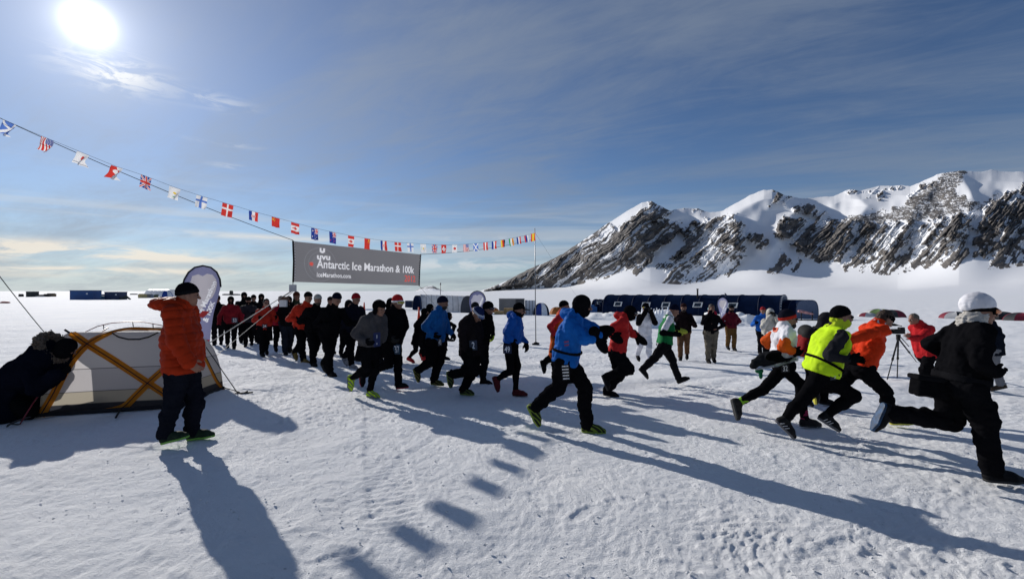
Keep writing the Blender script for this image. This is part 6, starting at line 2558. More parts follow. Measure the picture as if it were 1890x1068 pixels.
# ---- right hand group
# number 32, orange sleeves
J = px_person('n32', 'runner in white shirt with orange sleeves, red headband and number 32', RUN,
              dict(base=(600, 915), psi=-3, head=(472, 150), neck=(448, 195), pel=(440, 455), armA=((440, 345), (515, 375), (555, 385)), armB=((318, 300), (345, 345), (400, 375)),
                   legA=((300, 645), (75, 720), (108, 848)), legB=((560, 600), (552, 908), (712, 912)), crop=c3, H=1.75, twist=-12),
              res=.0105, coat=dict(c=(.72, .72, .76), hem=-.10, g=.012, len=.42, name='shirt', k='lycra'), sleeves=dict(c=(.60, .09, .015), a0=.38, a1=.92, g=.010), trouser=dict(c=K, w=.80),
              hat=dict(t='beanie', c=(.012, .012, .02), cuff=(.45, .03, .02)), eyes='glasses', beard=(.012, .010, .010), gloves=GLV,
              shoes=dict(c=(.018, .016, .016)), socks=dict(A=(.20, .40, .03), B=(.25, .02, .06)), seed=16)
bib(J, [(424, 468), (482, 462), (486, 520), (428, 525)], '32', crop=c3, colour=(.014, .014, .018), ink=(.7, .7, .72))
# chest and shoulder print
bib(J, [(368, 205), (404, 207), (404, 240), (366, 236)], '', crop=c3, colour=(.60, .12, .06), name='shoulder_print')
# jacket tied round the waist streaming back
q = lambda x, y, l: V3(*(CAM + ray(c3[0] + x / c3[2], c3[1] + y / c3[2]) * ((l + (V3(*on_ground(1487, 790)) - V3(*CAM)) @ J.n) / (V3(*ray(c3[0] + x / c3[2], c3[1] + y / c3[2])) @ J.n))))
fd = field_for([q(220, 430, 0), q(540, 390, 0)], .26, .012)
fd.cone(q(530, 375, .20), q(450, 400, .24), .045, .07, .04)
fd.cone(q(450, 402, .24), q(330, 425, .20), .075, .085, .05)
fd.cone(q(330, 420, .20), q(250, 455, .14), .085, .06, .05)
fd.cone(q(250, 450, .14), q(225, 480, .12), .055, .03, .05)
fd.cone(q(430, 420, -.18), q(300, 440, -.1), .05, .07, .04)
fd.wrinkle(.018, .10, 4, (.6, 1, 1.6))
emit(fd, 'tied_jacket', cloth((.012, .013, .015), 'shell'), J.root)
fd = field_for([q(210, 495, 0), q(530, 430, 0)], .24, .009)
fd.cone(q(525, 432, .22), q(400, 472, .26), .018, .02, .01)
fd.cone(q(400, 472, .26), q(250, 500, .17), .02, .012, .01)
emit(fd, 'jacket_hem', cloth((.35, .36, .40), 'shell'), J.root)
fd = field_for([q(275, 515, .1)], .14, .009)
fd.ell(q(272, 512, .13), np.array([.055, .03, .035]), None, .01)
fd.ell(q(283, 545, .12), np.array([.025, .02, .045]), None, .02)
emit(fd, 'green_tag', cloth((.015, .12, .05), 'shell'), J.root)

# hi-vis vest
J = px_person('hivis', 'runner in neon yellow safety vest with black beanie and lime neck gaiter', RUN,
              dict(base=(135, 988), psi=-8, head=(505, 135), neck=(462, 212), pel=(365, 500), armA=((418, 405), (555, 432), (600, 440)), armB=((520, 360), (560, 420), (590, 425)),
                   legA=((235, 715), (45, 870), (158, 985)), legB=((595, 690), (335, 845), (490, 945)), crop=c4, H=1.8),
              res=.0105, coat=dict(c=K3, hem=-.10, g=.006), vest=dict(c=(.50, .75, .02), g=.040, hem=.0, name='safety_vest'), trouser=dict(c=K, w=.90), hat=dict(t='beanie', c=K),
              cover=dict(c=(.42, .52, .03), back=True, top=-.02), eyes='glasses', gloves=GLV, shoes=dict(c=K2, sole=(.10, .10, .11), vary=.8), seed=17)
belt(J, .046, .085, .030, K, .25)
bib(J, [(425, 525), (490, 518), (500, 568), (430, 578)], '9', crop=c4, colour=(.012, .014, .03), ink=(.5, .52, .58))
# silver flashes of the shoes
for k in 'AB':
    d, up, hl = J.fd[k], J.fu[k], J.heel[k]
    sdv = nrm(np.cross(d, up))
    so = [c for c in J.root.children if c.name.startswith('shoe')][0 if k == 'A' else 1]
    for t in (.075, .115, .15):
        mb = MB()
        mb.tube([hl + d * (t - .03) + up * .02 + sdv * .050, hl + d * t + up * .058 + sdv * .046, hl + d * (t + .02) + up * .084 + sdv * .022], .0045, 5)
        mb.build('shoe_flash', pmat('silver', (.6, .6, .62), .4), so, True)

# grey hood and red pack half hidden behind the safety vest
J = px_person('pack', 'runner in dark hooded jacket with red backpack half hidden behind the safety vest', RUN,
              dict(base=(300, 900), psi=-5, head=(410, 160), neck=(375, 205), pel=(330, 440), armA=((300, 330), (370, 400), (420, 410)), armB=((400, 330), (430, 400), (460, 400)),
                   legA=((280, 620), (215, 760), (280, 800)), legB=((400, 600), (370, 780), (450, 790)), crop=c4, H=1.72, dist=7.6),
              res=.015, coat=dict(c=K3), trouser=dict(c=K), hat=dict(t='hood', c=K3), gloves=GLV, shoes=dict(c=K), seed=18)
pc = J.neck - J.axis * .25 - J.fwd * .22
fd = field_for([pc - .22, pc + .22], .06, .012)
fd.cone(pc - J.axis * .14 + J.sv * .05, pc + J.axis * .12 + J.sv * .05, .12, .11, .04)
fd.cone(pc - J.axis * .14 - J.sv * .05, pc + J.axis * .12 - J.sv * .05, .12, .11, .04)
fd.wrinkle(.012, .1, 3)
bp = emit(fd, 'backpack', cloth((.20, .015, .015), 'shell'), None)
tag(bp, 'dark red backpack worn by the hooded runner behind the safety vest', 'backpack')
fd = field_for([pc - .22, pc + .3], .06, .012)
fd.cone(pc + J.axis * .13 + J.sv * .06, pc + J.axis * .17 - J.sv * .06, .12, .12, .04)
emit(fd, 'backpack_lid', cloth((.03, .03, .03), 'shell'), bp)

# orange jacket, head turned down
px_person('orange2', 'runner in bright orange red top and black headband bending forward', RUN,
          dict(base=(925, 895), psi=-6, head=(815, 148), neck=(752, 185), pel=(640, 490), armA=((530, 300), (578, 425), (640, 430)), armB=((785, 290), (770, 350), (745, 380)),
               legA=((815, 650), (868, 888), (990, 888)), legB=((480, 630), (285, 640), (312, 722)), crop=c4, facepitch=-38, H=1.78, faceyaw=-5),
          res=.0105, coat=dict(c=(.58, .040, .010), hem=-.08, g=.022), trouser=dict(c=K, w=1.0), hat=dict(t='headband', c=K), hair=(.035, .020, .012), cover=dict(c=(.5, .5, .52), top=-.075),
          gloves=MIT, shoes=dict(c=K2, sole=(.55, .50, .06)), seed=19)

# cameraman and tripod
J = px_person('cameraman', 'cameraman in red parka bending to a video camera on a tripod', LOOK,
              dict(base=(335, 505), psi=10, head=(270, 165), neck=(305, 195), pel=(335, 345), armA=((290, 262), (255, 258), (232, 245)), armB=((275, 250), (245, 250), (225, 240)),
                   legA=((330, 425), (345, 505), (310, 508)), legB=((352, 425), (372, 500), (335, 505)), crop=c5, H=1.78, sv='-u', faceyaw=190, facepitch=-8) if False else
              dict(base=(335, 505), psi=8, head=(270, 165), neck=(308, 198), pel=(338, 345), armA=((300, 265), (262, 262), (232, 248)), armB=((285, 250), (250, 255), (228, 240)),
                   legA=((325, 425), (350, 505), (305, 508)), legB=((358, 425), (382, 500), (338, 505)), crop=c5, H=1.78, faceyaw=190, facepitch=-6),
              res=.015, coat=dict(c=(.42, .018, .022), hem=.02, g=.05, name='parka'), trouser=dict(c=K, w=1.10), hair=(.10, .085, .07), hood='down', gloves=None, shoes=dict(c=K, boot=True), seed=20)
tb = V3(*on_ground(1654, 690))
cpos = V3(*at(1658, 617, tb[1]))
tri = empty('tripod', Vector(tb), 'black camera tripod standing in front of the cameraman in red', 'tripod')
for (x, y) in ((1637.5, 700), (1656, 696), (1692, 668)):
    f_ = on_ground(x, y)
    mb = MB()
    a = Vector(cpos) + Vector((0, 0, -.10))
    dirl = (f_ - a)
    side = Vector((.012, .01, 0))
    mb.tube([a, a + dirl * .55], .020, 8)
    mb.tube([a + dirl * .5, f_], .012, 8)
    mb.tube([a + dirl * .5, a + dirl * .55], .027, 8)
    mb.build('leg', M_BLACK, tri, True)
mb = MB()
mb.tube([Vector(cpos) + Vector((0, 0, -.16)), Vector(cpos) + Vector((0, 0, .0))], [.045, .055], 10)
mb.tube([Vector(cpos), Vector(cpos) + Vector((.34, .05, -.34))], .010, 6)
mb.build('tripod_head', M_BLACK, tri, True)
vc = empty('video_camera', Vector(cpos), 'black video camera with fur microphone mounted on the tripod', 'camera')
mb = MB()
mb.box((-.16, -.06, .02), (.14, .06, .15), M=Matrix.Translation(Vector(cpos)))
mb.box((.02, -.05, .15), (.14, .05, .20), M=Matrix.Translation(Vector(cpos)))
mb.build('camera_body', M_BLACK, vc)
mb = MB()
mb.tube([Vector(cpos) + Vector((x, 0, .085)) for x in (-.16, -.24, -.245, -.32)], [.045, .045, .058, .058], 14)
mb.build('camera_lens', pmat('lens_black', (.012, .012, .013), .3), vc, True)
mb = MB()
mb.tube([Vector(cpos) + Vector((x, 0, z)) for x, z in ((.10, .235), (.0, .25), (-.10, .265), (-.28, .275), (-.33, .275))], [.012, .014, .035, .037, .02], 10)
mb.build('microphone', pmat('mic_fur', (.01, .01, .01), .95, bump=.6, bscale=90), vc, True)

# white beanie in the foreground
J = px_person('white', 'runner in black with white beanie and orange goggles at far right', RUN,
              dict(base=(740, 1015), psi=-10, head=(612, 120), neck=(575, 178), pel=(510, 490), armA=((615, 395), (672, 438), (715, 445)), armB=((362, 290), (435, 345), (480, 370)),
                   legA=((645, 700), (632, 1003), (840, 1015)), legB=((462, 695), (110, 605), (52, 728)), crop=c5, H=1.85, twist=-14, facepitch=-6, faceyaw=-22),
              res=.0105, coat=dict(c=K, hem=-.06, g=.022), trouser=dict(c=K, w=1.08, flare=.074), hat=dict(t='slouch', c=(.66, .66, .70)), eyes=dict(lens=(.55, .16, .03), frame=K, strap=K),
              gloves=dict(c=K), shoes=dict(c=K, sole=(.02, .02, .02)), scarf=(.42, .40, .37), seed=21)
# coloured sole of the lifted shoe, lime edge of the glove
so = [c for c in J.root.children if c.name.startswith('shoe')][1]
for c in so.children:
    if c.name.startswith('sole'):
        c.data.materials.clear()
        c.data.materials.append(pmat('blue_green_sole', (.010, .045, .11), .5, vary=.7, vscale=18))
        c['label'] = 'blue and green sole'
# belt pack with a black box bag
bc = V3(*at(c5[0] + 355 / c5[2], c5[1] + 522 / c5[2], J.pel[1] + .05))
bag = empty('waist_bag', Vector(bc), 'boxy black bag hanging behind the waist of the white beanie runner', 'bag')
Mb = Matrix(((J.fwd[0], J.sv[0], 0, bc[0]), (J.fwd[1], J.sv[1], 0, bc[1]), (0, 0, 1, bc[2]), (0, 0, 0, 1)))
Mb = Mb @ Matrix.Rotation(R(6), 4, 'Y')
MbR = np.array([[Mb[j][i] for j in range(3)] for i in range(3)])
fd = field_for([bc], .26, .009)
fd.box(bc, (.135, .075, .082), MbR, .022)
fd.wrinkle(.005, .07, 2)
emit(fd, 'bag_body', cloth(K, 'shell'), bag)
fd = field_for([bc + V3(0, 0, .09)], .26, .009)
fd.box(V3(*(Mb @ Vector((-.008, 0, .092)))), (.148, .082, .022), MbR, .012)
emit(fd, 'bag_flap', cloth(K2, 'shell'), bag)
mb = MB()
mb.tube([Mb @ Vector((.06, -.078, -.08)), Mb @ Vector((.055, -.084, .0)), Mb @ Vector((.05, -.084, .11))], .009, 6)
mb.build('bag_strap', pmat('grey_webbing', (.09, .09, .095), .7), bag, True)
belt(J, .024, .04, .06)
# knee pocket
fd = field_for([J.kn['A']], .2, .010)
pcz = J.hip['A'] * .35 + J.kn['A'] * .65 + J.fwd * .075
fd.cone(pcz + V3(0, 0, .07), pcz - V3(0, 0, .07) + J.fwd * .02, .045, .052, .03)
fd.wrinkle(.008, .06, 2)
emit(fd, 'thigh_pocket', cloth(K, 'shell'), J.root)


# ---- standing and jogging people set out in full proportions
def std(label, group, px, top, yaw, stride=.3, phase='A', lean=.1, arms='bent', seed=0, look=0, headpitch=-8, dist=None, H=None, **kw):
    g = on_ground(*px) if dist is None else gpt(px[0], dist)
    d = g.y
    h = H or min(1.9, max(1.5, (CAMZ + (CY - top) / F * d - g.z) / (1.0 - .055 * stride - .10 * lean)))
    J = pose_std(g.x, g.y, yaw, h, stride, phase, lean, arms, seed, headpitch, look)
    kw.setdefault('res', .020)
    kw['coat'].setdefault('g', .030)
    kw.setdefault('gloves', GLV)
    kw.setdefault('shoes', dict(c=K))
    return person(J, label, group, seed=seed, **kw)


def hand_camera(J, label, lens=.06):
    """a small camera held at the face"""
    p = (J.wr['A'] + J.wr['B']) / 2 * .4 + (J.head + J.hf * .18) * .6
    f = V3(J.hf[0], J.hf[1], 0)
    f = nrm(f)
    s_ = nrm(np.cross(f, V3(0, 0, 1)))
    M = Matrix(((s_[0], f[0], 0, p[0]), (s_[1], f[1], 0, p[1]), (0, 0, 1, p[2]), (0, 0, 0, 1)))
    root = empty('hand_camera', Vector(p), label, 'camera', 'cameras held up by spectators')
    mb = MB()
    mb.box((-.07, -.03, -.045), (.07, .03, .045), M=M)
    mb.box((-.03, -.025, .045), (.03, .025, .065), M=M)
    mb.build('camera_body', M_BLACK, root)
    mb = MB()
    mb.tube([M @ Vector((0, y, -.005)) for y in (.03, .05, .03 + lens, .035 + lens)], [.034, .036, .034, .03], 12)
    mb.build('camera_lens', M_BLACK, root, True)


# behind the course on the right
J = std('skier in white suit with black sleeves and yellow mirror goggles filming', LOOK, (1189, 668), 561, -82, .30, 'B', .04, 'face', 31, coat=dict(c=(.62, .62, .66), len=.05, hem=.02, name='suit_top'),
        sleeves=dict(c=K, a0=0.0, a1=1, g=.024), trouser=dict(c=(.60, .60, .65), w=1.05), hat=dict(t='helmet', c=K), eyes=dict(lens=(.10, .16, .30), frame=(.55, .45, .04), strap=(.5, .42, .03), z=.02), res=.017, shoes=dict(c=K, boot=True))
hand_camera(J, 'small dark camera held up by the skier in white')
std('person in dark brown jacket and tan trousers behind the green vest', LOOK, (1262, 664), 561, -112, .26, 'A', .05, 'bent', 32, coat=dict(c=(.012, .008, .009)), trouser=dict(c=(.115, .060, .032), w=.98), hat=dict(t='beanie', c=(.03, .012, .012)), beard=(.02, .014, .012), skin=SKIN_T, res=.018)
J = std('bareheaded man in black sweater and khaki trousers taking a picture', LOOK, (1312, 669), 562, -98, .10, 'A', .03, ('face', 'hip'), 33, coat=dict(c=K, g=.014, k='fleece'), trouser=dict(c=(.12, .105, .080), w=1.06), hair=(.035, .025, .02), eyes='glasses', gloves=None, skin=SKIN_T, res=.017)
std('man in dark red jacket and brown work trousers with hands at his hips', LOOK, (1349, 646), 562, -92, .14, 'B', .02, 'hip', 34, coat=dict(c=(.085, .008, .016)), trouser=dict(c=(.125, .068, .024), w=1.06), hat=dict(t='beanie', c=K2), cover=dict(c=K, top=-.03), eyes='glasses', res=.018, shoes=dict(c=K, boot=True))
std('person in red jacket and pale cyan hat hidden behind the black sweater', LOOK, (1309, 646), 567, -80, .08, 'A', .02, 'face', 35, coat=dict(c=(.25, .014, .03)), trouser=dict(c=K2), hat=dict(t='beanie', c=(.20, .36, .40)), gloves=None)
std('person in bright blue jacket and red hat behind the white hooded photographer', LOOK, (1407, 655), 567, -105, .1, 'A', .02, 'bent', 36, coat=dict(c=(.015, .10, .40)), trouser=dict(c=K2), hat=dict(t='beanie', c=(.25, .02, .025)))
J = std('photographer in cream white hooded parka with camera at the face', LOOK, (1420, 672), 571, -98, .10, 'B', .03, 'face', 37, coat=dict(c=(.50, .48, .43), hem=.22, g=.04, name='parka'), trouser=dict(c=K, w=1.1), hat=dict(t='hood', c=(.50, .48, .43)), cover=dict(c=K, top=-.01), shoes=dict(c=K, boot=True), res=.017)
hand_camera(J, 'black camera with lens held by the white hooded photographer', .10)
J = std('spectator in dark jacket and grey trousers raising both arms behind the white beanie', LOOK, (1834, 722), 577, 120, .18, 'A', .02, 'face', 38, coat=dict(c=(.008, .010, .016), hem=.06, g=.035), trouser=dict(c=(.17, .17, .18), w=1.05), hat=dict(t='beanie', c=(.008, .010, .016)), shoes=dict(c=(.05, .035, .025), boot=True), res=.016)

# the pack still under the banner
CR = 'runners packed together at the start line'
std('runner in black with dark cap nearest the feather flag', CR, (402, 638), 546, -62, .16, 'A', .08, 'down', 41, coat=dict(c=K), trouser=dict(c=K2), hat=dict(t='cap', c=K), skin=SKIN_T, res=.018)
J = std('runner in dark red jacket with number 53 and arms held wide', CR, (426, 643), 548, -58, .22, 'B', .10, 'down', 42, coat=dict(c=DRED, g=.03), trouser=dict(c=K), hat=dict(t='balaclava', c=K), res=.017)
bib(J, [(410, 398), (490, 398), (490, 466), (410, 466)], '53', crop=d3, colour=(.04, .05, .07))
std('tall runner in black balaclava behind the dark red jacket', CR, (450, 632), 540, -55, .2, 'A', .06, 'bent', 43, coat=dict(c=K2), trouser=dict(c=K), hat=dict(t='balaclava', c=K))
std('runner in charcoal jacket with pink glove right of number 53', CR, (459, 639), 549, -62, .22, 'A', .08, 'bent', 44, coat=dict(c=(.024, .024, .030)), trouser=dict(c=K), hat=dict(t='cap', c=K), gloves=dict(c=dict(A=(.45, .03, .09), B=K)), cover=dict(c=K, top=-.03))
std('runner in black at the back, right of the charcoal jacket', CR, (468, 631), 545, -60, .18, 'B', .06, 'down', 45, coat=dict(c=K), trouser=dict(c=K2), hat=dict(t='beanie', c=K))
std('runner in black beanie behind the red top and long skirt', CR, (482, 634), 543, -58, .2, 'A', .06, 'bent', 46, coat=dict(c=K2), trouser=dict(c=K), hat=dict(t='balaclava', c=K))
J = std('dark haired runner in orange red top and long black skirt', CR, (488, 656), 553, -48, .20, 'A', .14, 'bent', 47, coat=dict(c=(.30, .022, .014), hem=.05), skirt=dict(c=K, len=.42), trouser=dict(c=K), hair=(.010, .008, .008), eyes='glasses', res=.017)
bib(J, [(90, 455), (155, 455), (155, 500), (90, 500)], '24', crop=d4, colour=(.03, .035, .05))
J = std('runner in crimson jacket with number 31 behind the white card', CR, (517, 650), 548, -50, .22, 'B', .08, 'bent', 48, coat=dict(c=(.30, .016, .035), hem=.0), trouser=dict(c=K), hat=dict(t='cap', c=(.06, .03, .025)), res=.018)
bib(J, [(290, 415), (340, 415), (340, 462), (290, 462)], '31', crop=d4, colour=(.04, .05, .07))
std('runner in slate blue trousers and black jacket left of the brown beanie', CR, (530, 653), 548, -50, .26, 'A', .10, 'bent', 49, coat=dict(c=K2), trouser=dict(c=(.014, .018, .026)), hat=dict(t='balaclava', c=K2))
std('runner in brown beanie and green scarf in the middle of the pack', CR, (545, 652), 540, -52, .28, 'B', .08, 'bent', 50, coat=dict(c=K), trouser=dict(c=K2), hat=dict(t='beanie', c=(.07, .025, .015)), scarf=(.03, .045, .03), skin=SKIN_T)
std('runner in orange jacket and tan boots stepping out behind the grey beanie', CR, (556, 668), 542, -30, .42, 'A', .18, 'bent', 51, coat=dict(c=(.42, .030, .016)), trouser=dict(c=K, w=.95), hat=dict(t='beanie', c=K), shoes=dict(c=(.16, .11, .03), boot=True), res=.017)
J = std('runner in pale grey knitted beanie and black clothes', CR, (580, 674), 546, -45, .30, 'A', .14, 'bent', 52, coat=dict(c=K), trouser=dict(c=K), hat=dict(t='beanie', c=(.36, .35, .32)), beard=(.03, .025, .02), res=.016)
std('short runner in black between the grey beanie and the front man', CR, (607, 652), 549, -50, .2, 'B', .08, 'bent', 53, coat=dict(c=K2), trouser=dict(c=K2), hat=dict(t='beanie', c=(.02, .014, .014)))
std('front man in black jacket and dark navy beanie, head down', CR, (607, 692), 544, -34, .34, 'A', .18, 'bent', 54, coat=dict(c=K, g=.014), trouser=dict(c=K, w=1.0), hat=dict(t='beanie', c=(.006, .008, .018)), headpitch=-25, res=.015)
std('runner in black hood just behind the front man', CR, (640, 662), 556, -48, .24, 'B', .1, 'bent', 55, coat=dict(c=K2), trouser=dict(c=K), hat=dict(t='hood', c=K2))
std('runner in red beanie, navy jacket and pale grey shoes', CR, (646, 678), 544, -34, .36, 'A', .14, ('bent', 'down'), 56, coat=dict(c=(.007, .008, .014), hem=.06), trouser=dict(c=K), hat=dict(t='beanie', c=(.30, .012, .018), cuff=(.30, .012, .018)), shoes=dict(c=(.24, .24, .26), sole=(.30, .30, .31)), res=.015)
std('runner in black hood between the grey jacket and the red hat', CR, (716, 674), 553, -45, .24, 'B', .1, 'bent', 57, coat=dict(c=K), trouser=dict(c=K), hat=dict(t='hood', c=K), res=.017)
std('runner in dark jacket behind the fur hat and grey jacket', CR, (700, 664), 557, -45, .22, 'A', .1, 'bent', 58, coat=dict(c=K2), trouser=dict(c=K), hat=dict(t='beanie', c=K2), res=.018)
std('runner in dark grey hat behind number 2 and the feather flag', CR, (868, 690), 560, -40, .24, 'A', .1, 'bent', 59, coat=dict(c=(.02, .012, .012)), trouser=dict(c=K), hat=dict(t='beanie', c=(.02, .02, .022)), res=.018)
# white card hanging on the banner rope
p = at(523, 559, 11.0)
wc2 = empty('rope_weight', p, 'small white square card with brown top hanging on the pale rope', 'weight')
mb = MB()
mb.box((p.x - .085, p.y - .03, p.z - .09), (p.x + .085, p.y + .03, p.z + .075))
mb.build('card', pmat('white_card', (.55, .55, .56), .6), wc2)
mb = MB()
mb.box((p.x - .10, p.y - .04, p.z + .075), (p.x + .12, p.y + .05, p.z + .155))
mb.build('card_top', pmat('brown_top', (.09, .05, .035), .7), wc2)
mb = MB()
mb.tube([p + Vector((0, 0, .15)), at(538, 538, 11.2)], .006, 6)
mb.build('card_cord', M_ROPE, wc2, True)
# ------------------------------------------------------------------ expedition tent in the foreground
def tent_mats():
    m = bpy.data.materials.new('tent_nylon')
    m.use_nodes = True
    t = NT(m.node_tree)
    out = t.new('ShaderNodeOutputMaterial')
    geo = t.new('ShaderNodeNewGeometry')
    sp = t.new('ShaderNodeSeparateXYZ')
    t.link(geo.outputs['Position'], sp.inputs[0])
    z = sp.outputs[2]
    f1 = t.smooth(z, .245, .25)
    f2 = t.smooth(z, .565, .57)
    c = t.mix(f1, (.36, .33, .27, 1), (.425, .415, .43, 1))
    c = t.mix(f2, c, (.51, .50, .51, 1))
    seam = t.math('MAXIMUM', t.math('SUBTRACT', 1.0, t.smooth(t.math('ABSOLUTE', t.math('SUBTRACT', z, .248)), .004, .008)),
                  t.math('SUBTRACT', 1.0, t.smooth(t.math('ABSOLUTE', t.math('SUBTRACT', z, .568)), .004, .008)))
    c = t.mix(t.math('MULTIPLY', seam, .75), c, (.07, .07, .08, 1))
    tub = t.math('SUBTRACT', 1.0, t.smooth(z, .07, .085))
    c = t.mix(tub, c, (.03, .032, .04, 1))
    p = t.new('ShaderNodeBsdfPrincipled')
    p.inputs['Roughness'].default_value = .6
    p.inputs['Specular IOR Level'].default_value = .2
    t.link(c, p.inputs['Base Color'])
    tr = t.new('ShaderNodeBsdfTranslucent')
    t.link(c, tr.inputs['Color'])
    mx = t.new('ShaderNodeMixShader')
    mx.inputs[0].default_value = .68
    t.link(p.outputs[0], mx.inputs[1])
    t.link(tr.outputs[0], mx.inputs[2])
    t.link(mx.outputs[0], out.inputs[0])
    nb = t.noise(geo.outputs['Position'], 7, 4, .6)
    b = t.new('ShaderNodeBump')
    b.inputs['Strength'].default_value = .35
    b.inputs['Distance'].default_value = .03
    t.link(nb, b.inputs['Height'])
    t.link(b.outputs[0], p.inputs['Normal'])
    return m


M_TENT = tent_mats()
M_SLEEVE = pmat('amber_pole_sleeve', (.66, .225, .012), .6, vary=.15, translucent=.5)
M_TPOLE = pmat('tent_pole_red', (.20, .02, .03), .35)
tA_, tB_ = on_ground(72, 769), on_ground(335, 752)
tC_ = on_ground(412, 718)
tD_ = Vector((tA_.x - .55, tA_.y + 1.55, 0))
tE_ = Vector((-4.0 - 1.35, 8.25, 0))
T_L = at(131, 613, 6.75)
T_M = at(240, 604, 7.15)
T_R = at(322, 612, 7.25)
tent = empty('dome_expedition_tent', (tA_ + tC_) / 2, 'grey dome tent with crossing amber pole sleeves behind the orange down jacket', 'tent')
base_poly = [tA_, tB_, tC_, tE_, tD_]
tops = [T_L, T_M.lerp(T_R, .8), T_R + Vector((.12, .35, -.12)), T_M + Vector((.1, .4, -.02)), T_L + Vector((.05, .25, -.02))]


def tent_surface():
    nseg, nt = 16, 22
    per = []
    for i in range(5):
        for k in range(nseg):
            f = k / nseg
            b = base_poly[i].lerp(base_poly[(i + 1) % 5], f)
            t = tops[i].lerp(tops[(i + 1) % 5], f)
            inw = 4 * f * (1 - f)
            cen = (tA_ + tC_ + tD_) / 3
            b = b.lerp(Vector((cen.x, cen.y, b.z)), .05 * inw)
            per.append((b, t))
    vs, fs = [], []
    n = len(per)
    for j in range(nt + 1):
        e = j / nt
        s_ = 1 - math.cos(e * math.pi / 2)
        zf = math.sin(e * math.pi / 2)
        s_ = .80 * s_ + .20 * e
        for k, (b, t) in enumerate(per):
            p = b.lerp(t, s_)
            z = b.z + (t.z - b.z) * zf
            # taut cloth sags a little between the sleeves
            vs.append(Vector((p.x, p.y, z + .01 * math.sin(k * .6) * math.sin(e * 3.1))))
    for j in range(nt):
        for k in range(n):
            a = j * n + k
            b = j * n + (k + 1) % n
            fs.append((a, b, b + n, a + n))
    top = len(vs)
    cen = sum((t for b, t in per), Vector()) / n
    vs.append(cen + Vector((0, 0, .015)))
    for k in range(n):
        fs.append((nt * n + k, nt * n + (k + 1) % n, top))
    return vs, fs


vs, fs = tent_surface()
# the door: an opening in the left end wall
nper = 80
keep = []
for f in fs:
    c = sum((vs[i] for i in f), Vector()) / len(f)
    k = f[0] % nper if max(f) < len(vs) - 1 else -1
    keep.append(not (66 <= k <= 77 and c.z < .95 and c.z > .10))
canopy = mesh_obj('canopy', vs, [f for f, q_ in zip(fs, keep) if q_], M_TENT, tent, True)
full_bvh = BVHTree.FromPolygons(vs, fs)


def on_tent(px, py, off=.012):
    d = ray(px, py).normalized()
    loc, nor, i, dist = full_bvh.ray_cast(CAM, d)
    if loc is None:
        loc, nor, i, dist = full_bvh.find_nearest(at(px, py, 7.0))
    if nor.dot(CAM - loc) < 0:
        nor = -nor
    return loc + nor * off, nor


def sleeve(pts, w_, name='pole_sleeve', dense=26):
    """a ribbon laid over the canopy with a pole inside"""
    xs = [p[0] for p in pts]
    tt = np.linspace(0, len(pts) - 1, dense)
    P, N = [], []
    for t in tt:
        i = min(int(t), len(pts) - 2)
        f = t - i
        x = pts[i][0] * (1 - f) + pts[i + 1][0] * f
        y = pts[i][1] * (1 - f) + pts[i + 1][1] * f
        l, n_ = on_tent(x, y)
        P.append(l)
        N.append(n_)
    for _ in range(3):
        P = [P[0]] + [(P[i - 1] + P[i] * 2 + P[i + 1]) / 4 for i in range(1, len(P) - 1)] + [P[-1]]
        N = [N[0]] + [(N[i - 1] + N[i] * 2 + N[i + 1]).normalized() for i in range(1, len(N) - 1)] + [N[-1]]
    mb = MB()
    v, f_ = [], []
    for i, (p, n_) in enumerate(zip(P, N)):
        t = (P[min(i + 1, len(P) - 1)] - P[max(i - 1, 0)]).normalized()
        s_ = t.cross(n_).normalized()
        for a, h in ((-1, .0), (-.5, .012), (0, .022), (.5, .012), (1, .0)):
            v.append(p + s_ * (a * w_ / 2) + n_ * h)
    for i in range(len(P) - 1):
        for k in range(4):
            a = i * 5 + k
            f_.append((a, a + 1, a + 6, a + 5))
    mb.add(v, f_)
    o = mb.build(name, M_SLEEVE, tent, True)
    mb = MB()
    mb.tube([p + n_ * .026 for p, n_ in zip(P, N)], .006, 6)
    mb.build('pole', M_BLACK, o, True)
    return P


sleeve([(133, 616), (160, 634), (210, 664), (275, 707), (318, 735)], .100)
sleeve([(219, 764), (245, 736), (275, 706), (300, 684), (322, 664)], .100)
sleeve([(76, 767), (100, 728), (118, 690), (136, 662), (162, 634), (200, 615), (240, 607.5), (285, 609), (325, 613)], .100, dense=40)
sleeve([(372, 650), (385, 676), (398, 702), (411, 718)], .075)
# vent bow under the roof, black
mb = MB()
mb.tube([on_tent(x, y, .02)[0] for x, y in ((208, 616), (220, 623), (238, 627), (258, 627), (275, 623), (292, 615))], .012, 8)
mb.build('vent_hoop', M_BLACK, tent, True)
# fly pole standing off above the roof
mb = MB()
mb.tube([at(x, y, 7.1) for x, y in ((158, 612), (180, 602), (205, 596), (235, 593.5), (265, 594), (292, 599), (325, 606))], .007, 8)
mb.build('roof_pole', M_TPOLE, tent, True)
for x, y0, y1 in ((191, 600, 609), (245, 594, 603), (282, 597, 606)):
    mb = MB()
    mb.tube([at(x, y0, 7.1), at(x + 1, y1, 7.1)], .006, 6)
    mb.build('pole_clip', M_BLACK, tent, True)
mb = MB()
mb.tube([at(119, 608, 6.7), at(133, 617, 6.75)], .016, 6)
mb.build('pole_tip', M_BLACK, tent, True)
mb = MB()
mb.tube([on_ground(222, 760) + Vector((0, 0, .03)), on_ground(216, 772) + Vector((0, -.02, .02))], .014, 6)
mb.build('corner_buckle', M_BLACK, tent, True)
mb = MB()
mb.tube([tA_ + Vector((-.05, -.02, .03)), tA_.lerp(tB_, .5) + Vector((0, -.03, .035)), tB_ + Vector((0, 0, .03)), tC_ + Vector((0, 0, .03))], .03, 8)
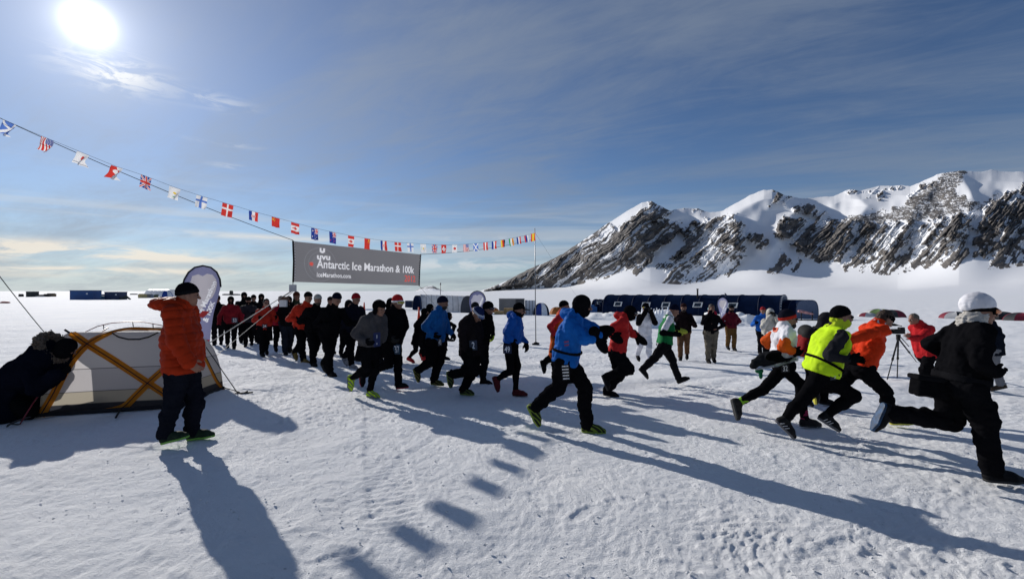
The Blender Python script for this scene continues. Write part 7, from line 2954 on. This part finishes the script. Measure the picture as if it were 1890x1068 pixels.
mb.build('floor_edge', M_BLACK, tent, True)
# door pole and flap
mb = MB()
mb.tube([at(37, 782, 6.1), at(62, 742, 6.3), at(100, 692, 6.5), at(135, 655, 6.65), at(165, 628, 6.8), at(200, 604, 7.0)], .008, 8)
mb.build('door_pole', M_TPOLE, tent, True)
mb = MB()
mb.tube([at(133, 628, 6.7), at(135, 645, 6.65), at(130, 668, 6.6), at(112, 690, 6.55)], .006, 6)
mb.build('door_edge', M_BLACK, tent, True)
tag(rope([at(36, 783, 6.1), on_ground(20, 785) + Vector((0, 0, .02)), on_ground(12, 787)], .010), 'dark rope lying at the tent corner under the parka', 'rope')
tag(rope(sag(on_ground(66, 770) + Vector((0, 0, .02)), on_ground(14, 786) + Vector((0, 0, .01)), -.02), .012), 'black guy line from the tent corner to a peg at lower left', 'rope')
tag(rope([at(380, 640, 7.6), on_ground(440, 727)], .008), 'black tent guy line slanting down right of the orange jacket', 'rope')
tag(rope(sag(on_ground(414, 717) + Vector((0, 0, .02)), on_ground(442, 725) + Vector((0, 0, .015)), .0), .009), 'short black peg line from the right tent corner along the snow', 'rope')
pg = on_ground(440, 727)
mb = MB()
mb.tube([pg + Vector((-.06, 0, .01)), pg + Vector((.22, .05, .02))], .014, 6)
mb.tube([pg + Vector((.06, -.06, .0)), pg + Vector((.10, .10, .03))], .012, 6)
tag(mb.build('tent_peg', M_BLACK, None, True), 'black tent peg lying on the snow right of the tent', 'peg')
# sleeping mat seen through the door
mb = MB()
c_ = (tA_ + tD_) / 2
mb.box((c_.x + .12, c_.y - .45, .10), (c_.x + .95, c_.y + .2, .17))
mb.tube([c_ + Vector((.2, -.3, .24)), c_ + Vector((.2, .2, .24))], .09, 10)
tag(mb.build('sleeping_mat', pmat('cream_mat', (.55, .47, .36), .8)), 'pale mat showing inside the tent door', 'mat')
# ------------------------------------------------------------------ loose clods of snow kicked up on the surface
def clods():
    rs = np.random.RandomState(21)
    phi = (1 + 5 ** .5) / 2
    ico = np.array([(-1, phi, 0), (1, phi, 0), (-1, -phi, 0), (1, -phi, 0), (0, -1, phi), (0, 1, phi), (0, -1, -phi), (0, 1, -phi), (phi, 0, -1), (phi, 0, 1), (-phi, 0, -1), (-phi, 0, 1)])
    ico /= np.linalg.norm(ico[0])
    fi = np.array([(0, 11, 5), (0, 5, 1), (0, 1, 7), (0, 7, 10), (0, 10, 11), (1, 5, 9), (5, 11, 4), (11, 10, 2), (10, 7, 6), (7, 1, 8), (3, 9, 4), (3, 4, 2), (3, 2, 6), (3, 6, 8), (3, 8, 9), (4, 9, 5), (2, 4, 11), (6, 2, 10), (8, 6, 7), (9, 8, 1)])
    V, Fq = [], []
    n = 0
    cl = [(2.2 + 14 * rs.rand() ** 1.5, R(rs.uniform(-55, 55)), rs.uniform(.1, .5)) for _ in range(420)]
    for i in range(2400):
        if rs.rand() < .7:
            r0, a0, sp = cl[rs.randint(len(cl))]
            x = r0 * math.sin(a0) + rs.normal(0, sp)
            y = r0 * math.cos(a0) + rs.normal(0, sp)
        else:
            r0 = 1.7 + 14 * rs.rand() ** 1.6
            a0 = R(rs.uniform(-55, 55))
            x, y = r0 * math.sin(a0), r0 * math.cos(a0)
        if y < 1.2:
            continue
        s_ = min(.009, .0035 * math.exp(rs.normal(.55, .55)))
        v = ico * (1 + .35 * rs.randn(12, 1)) * s_ * np.array([1, 1, .7])
        V.append(v + np.array([x, y, gz(x, y) + .002 + s_ * .2]))
        Fq.append(fi + n)
        n += 12
    o = mesh_obj('snow_clods', np.concatenate(V), np.concatenate(Fq), SNOW, None, True)
    o['kind'] = 'stuff'


clods()
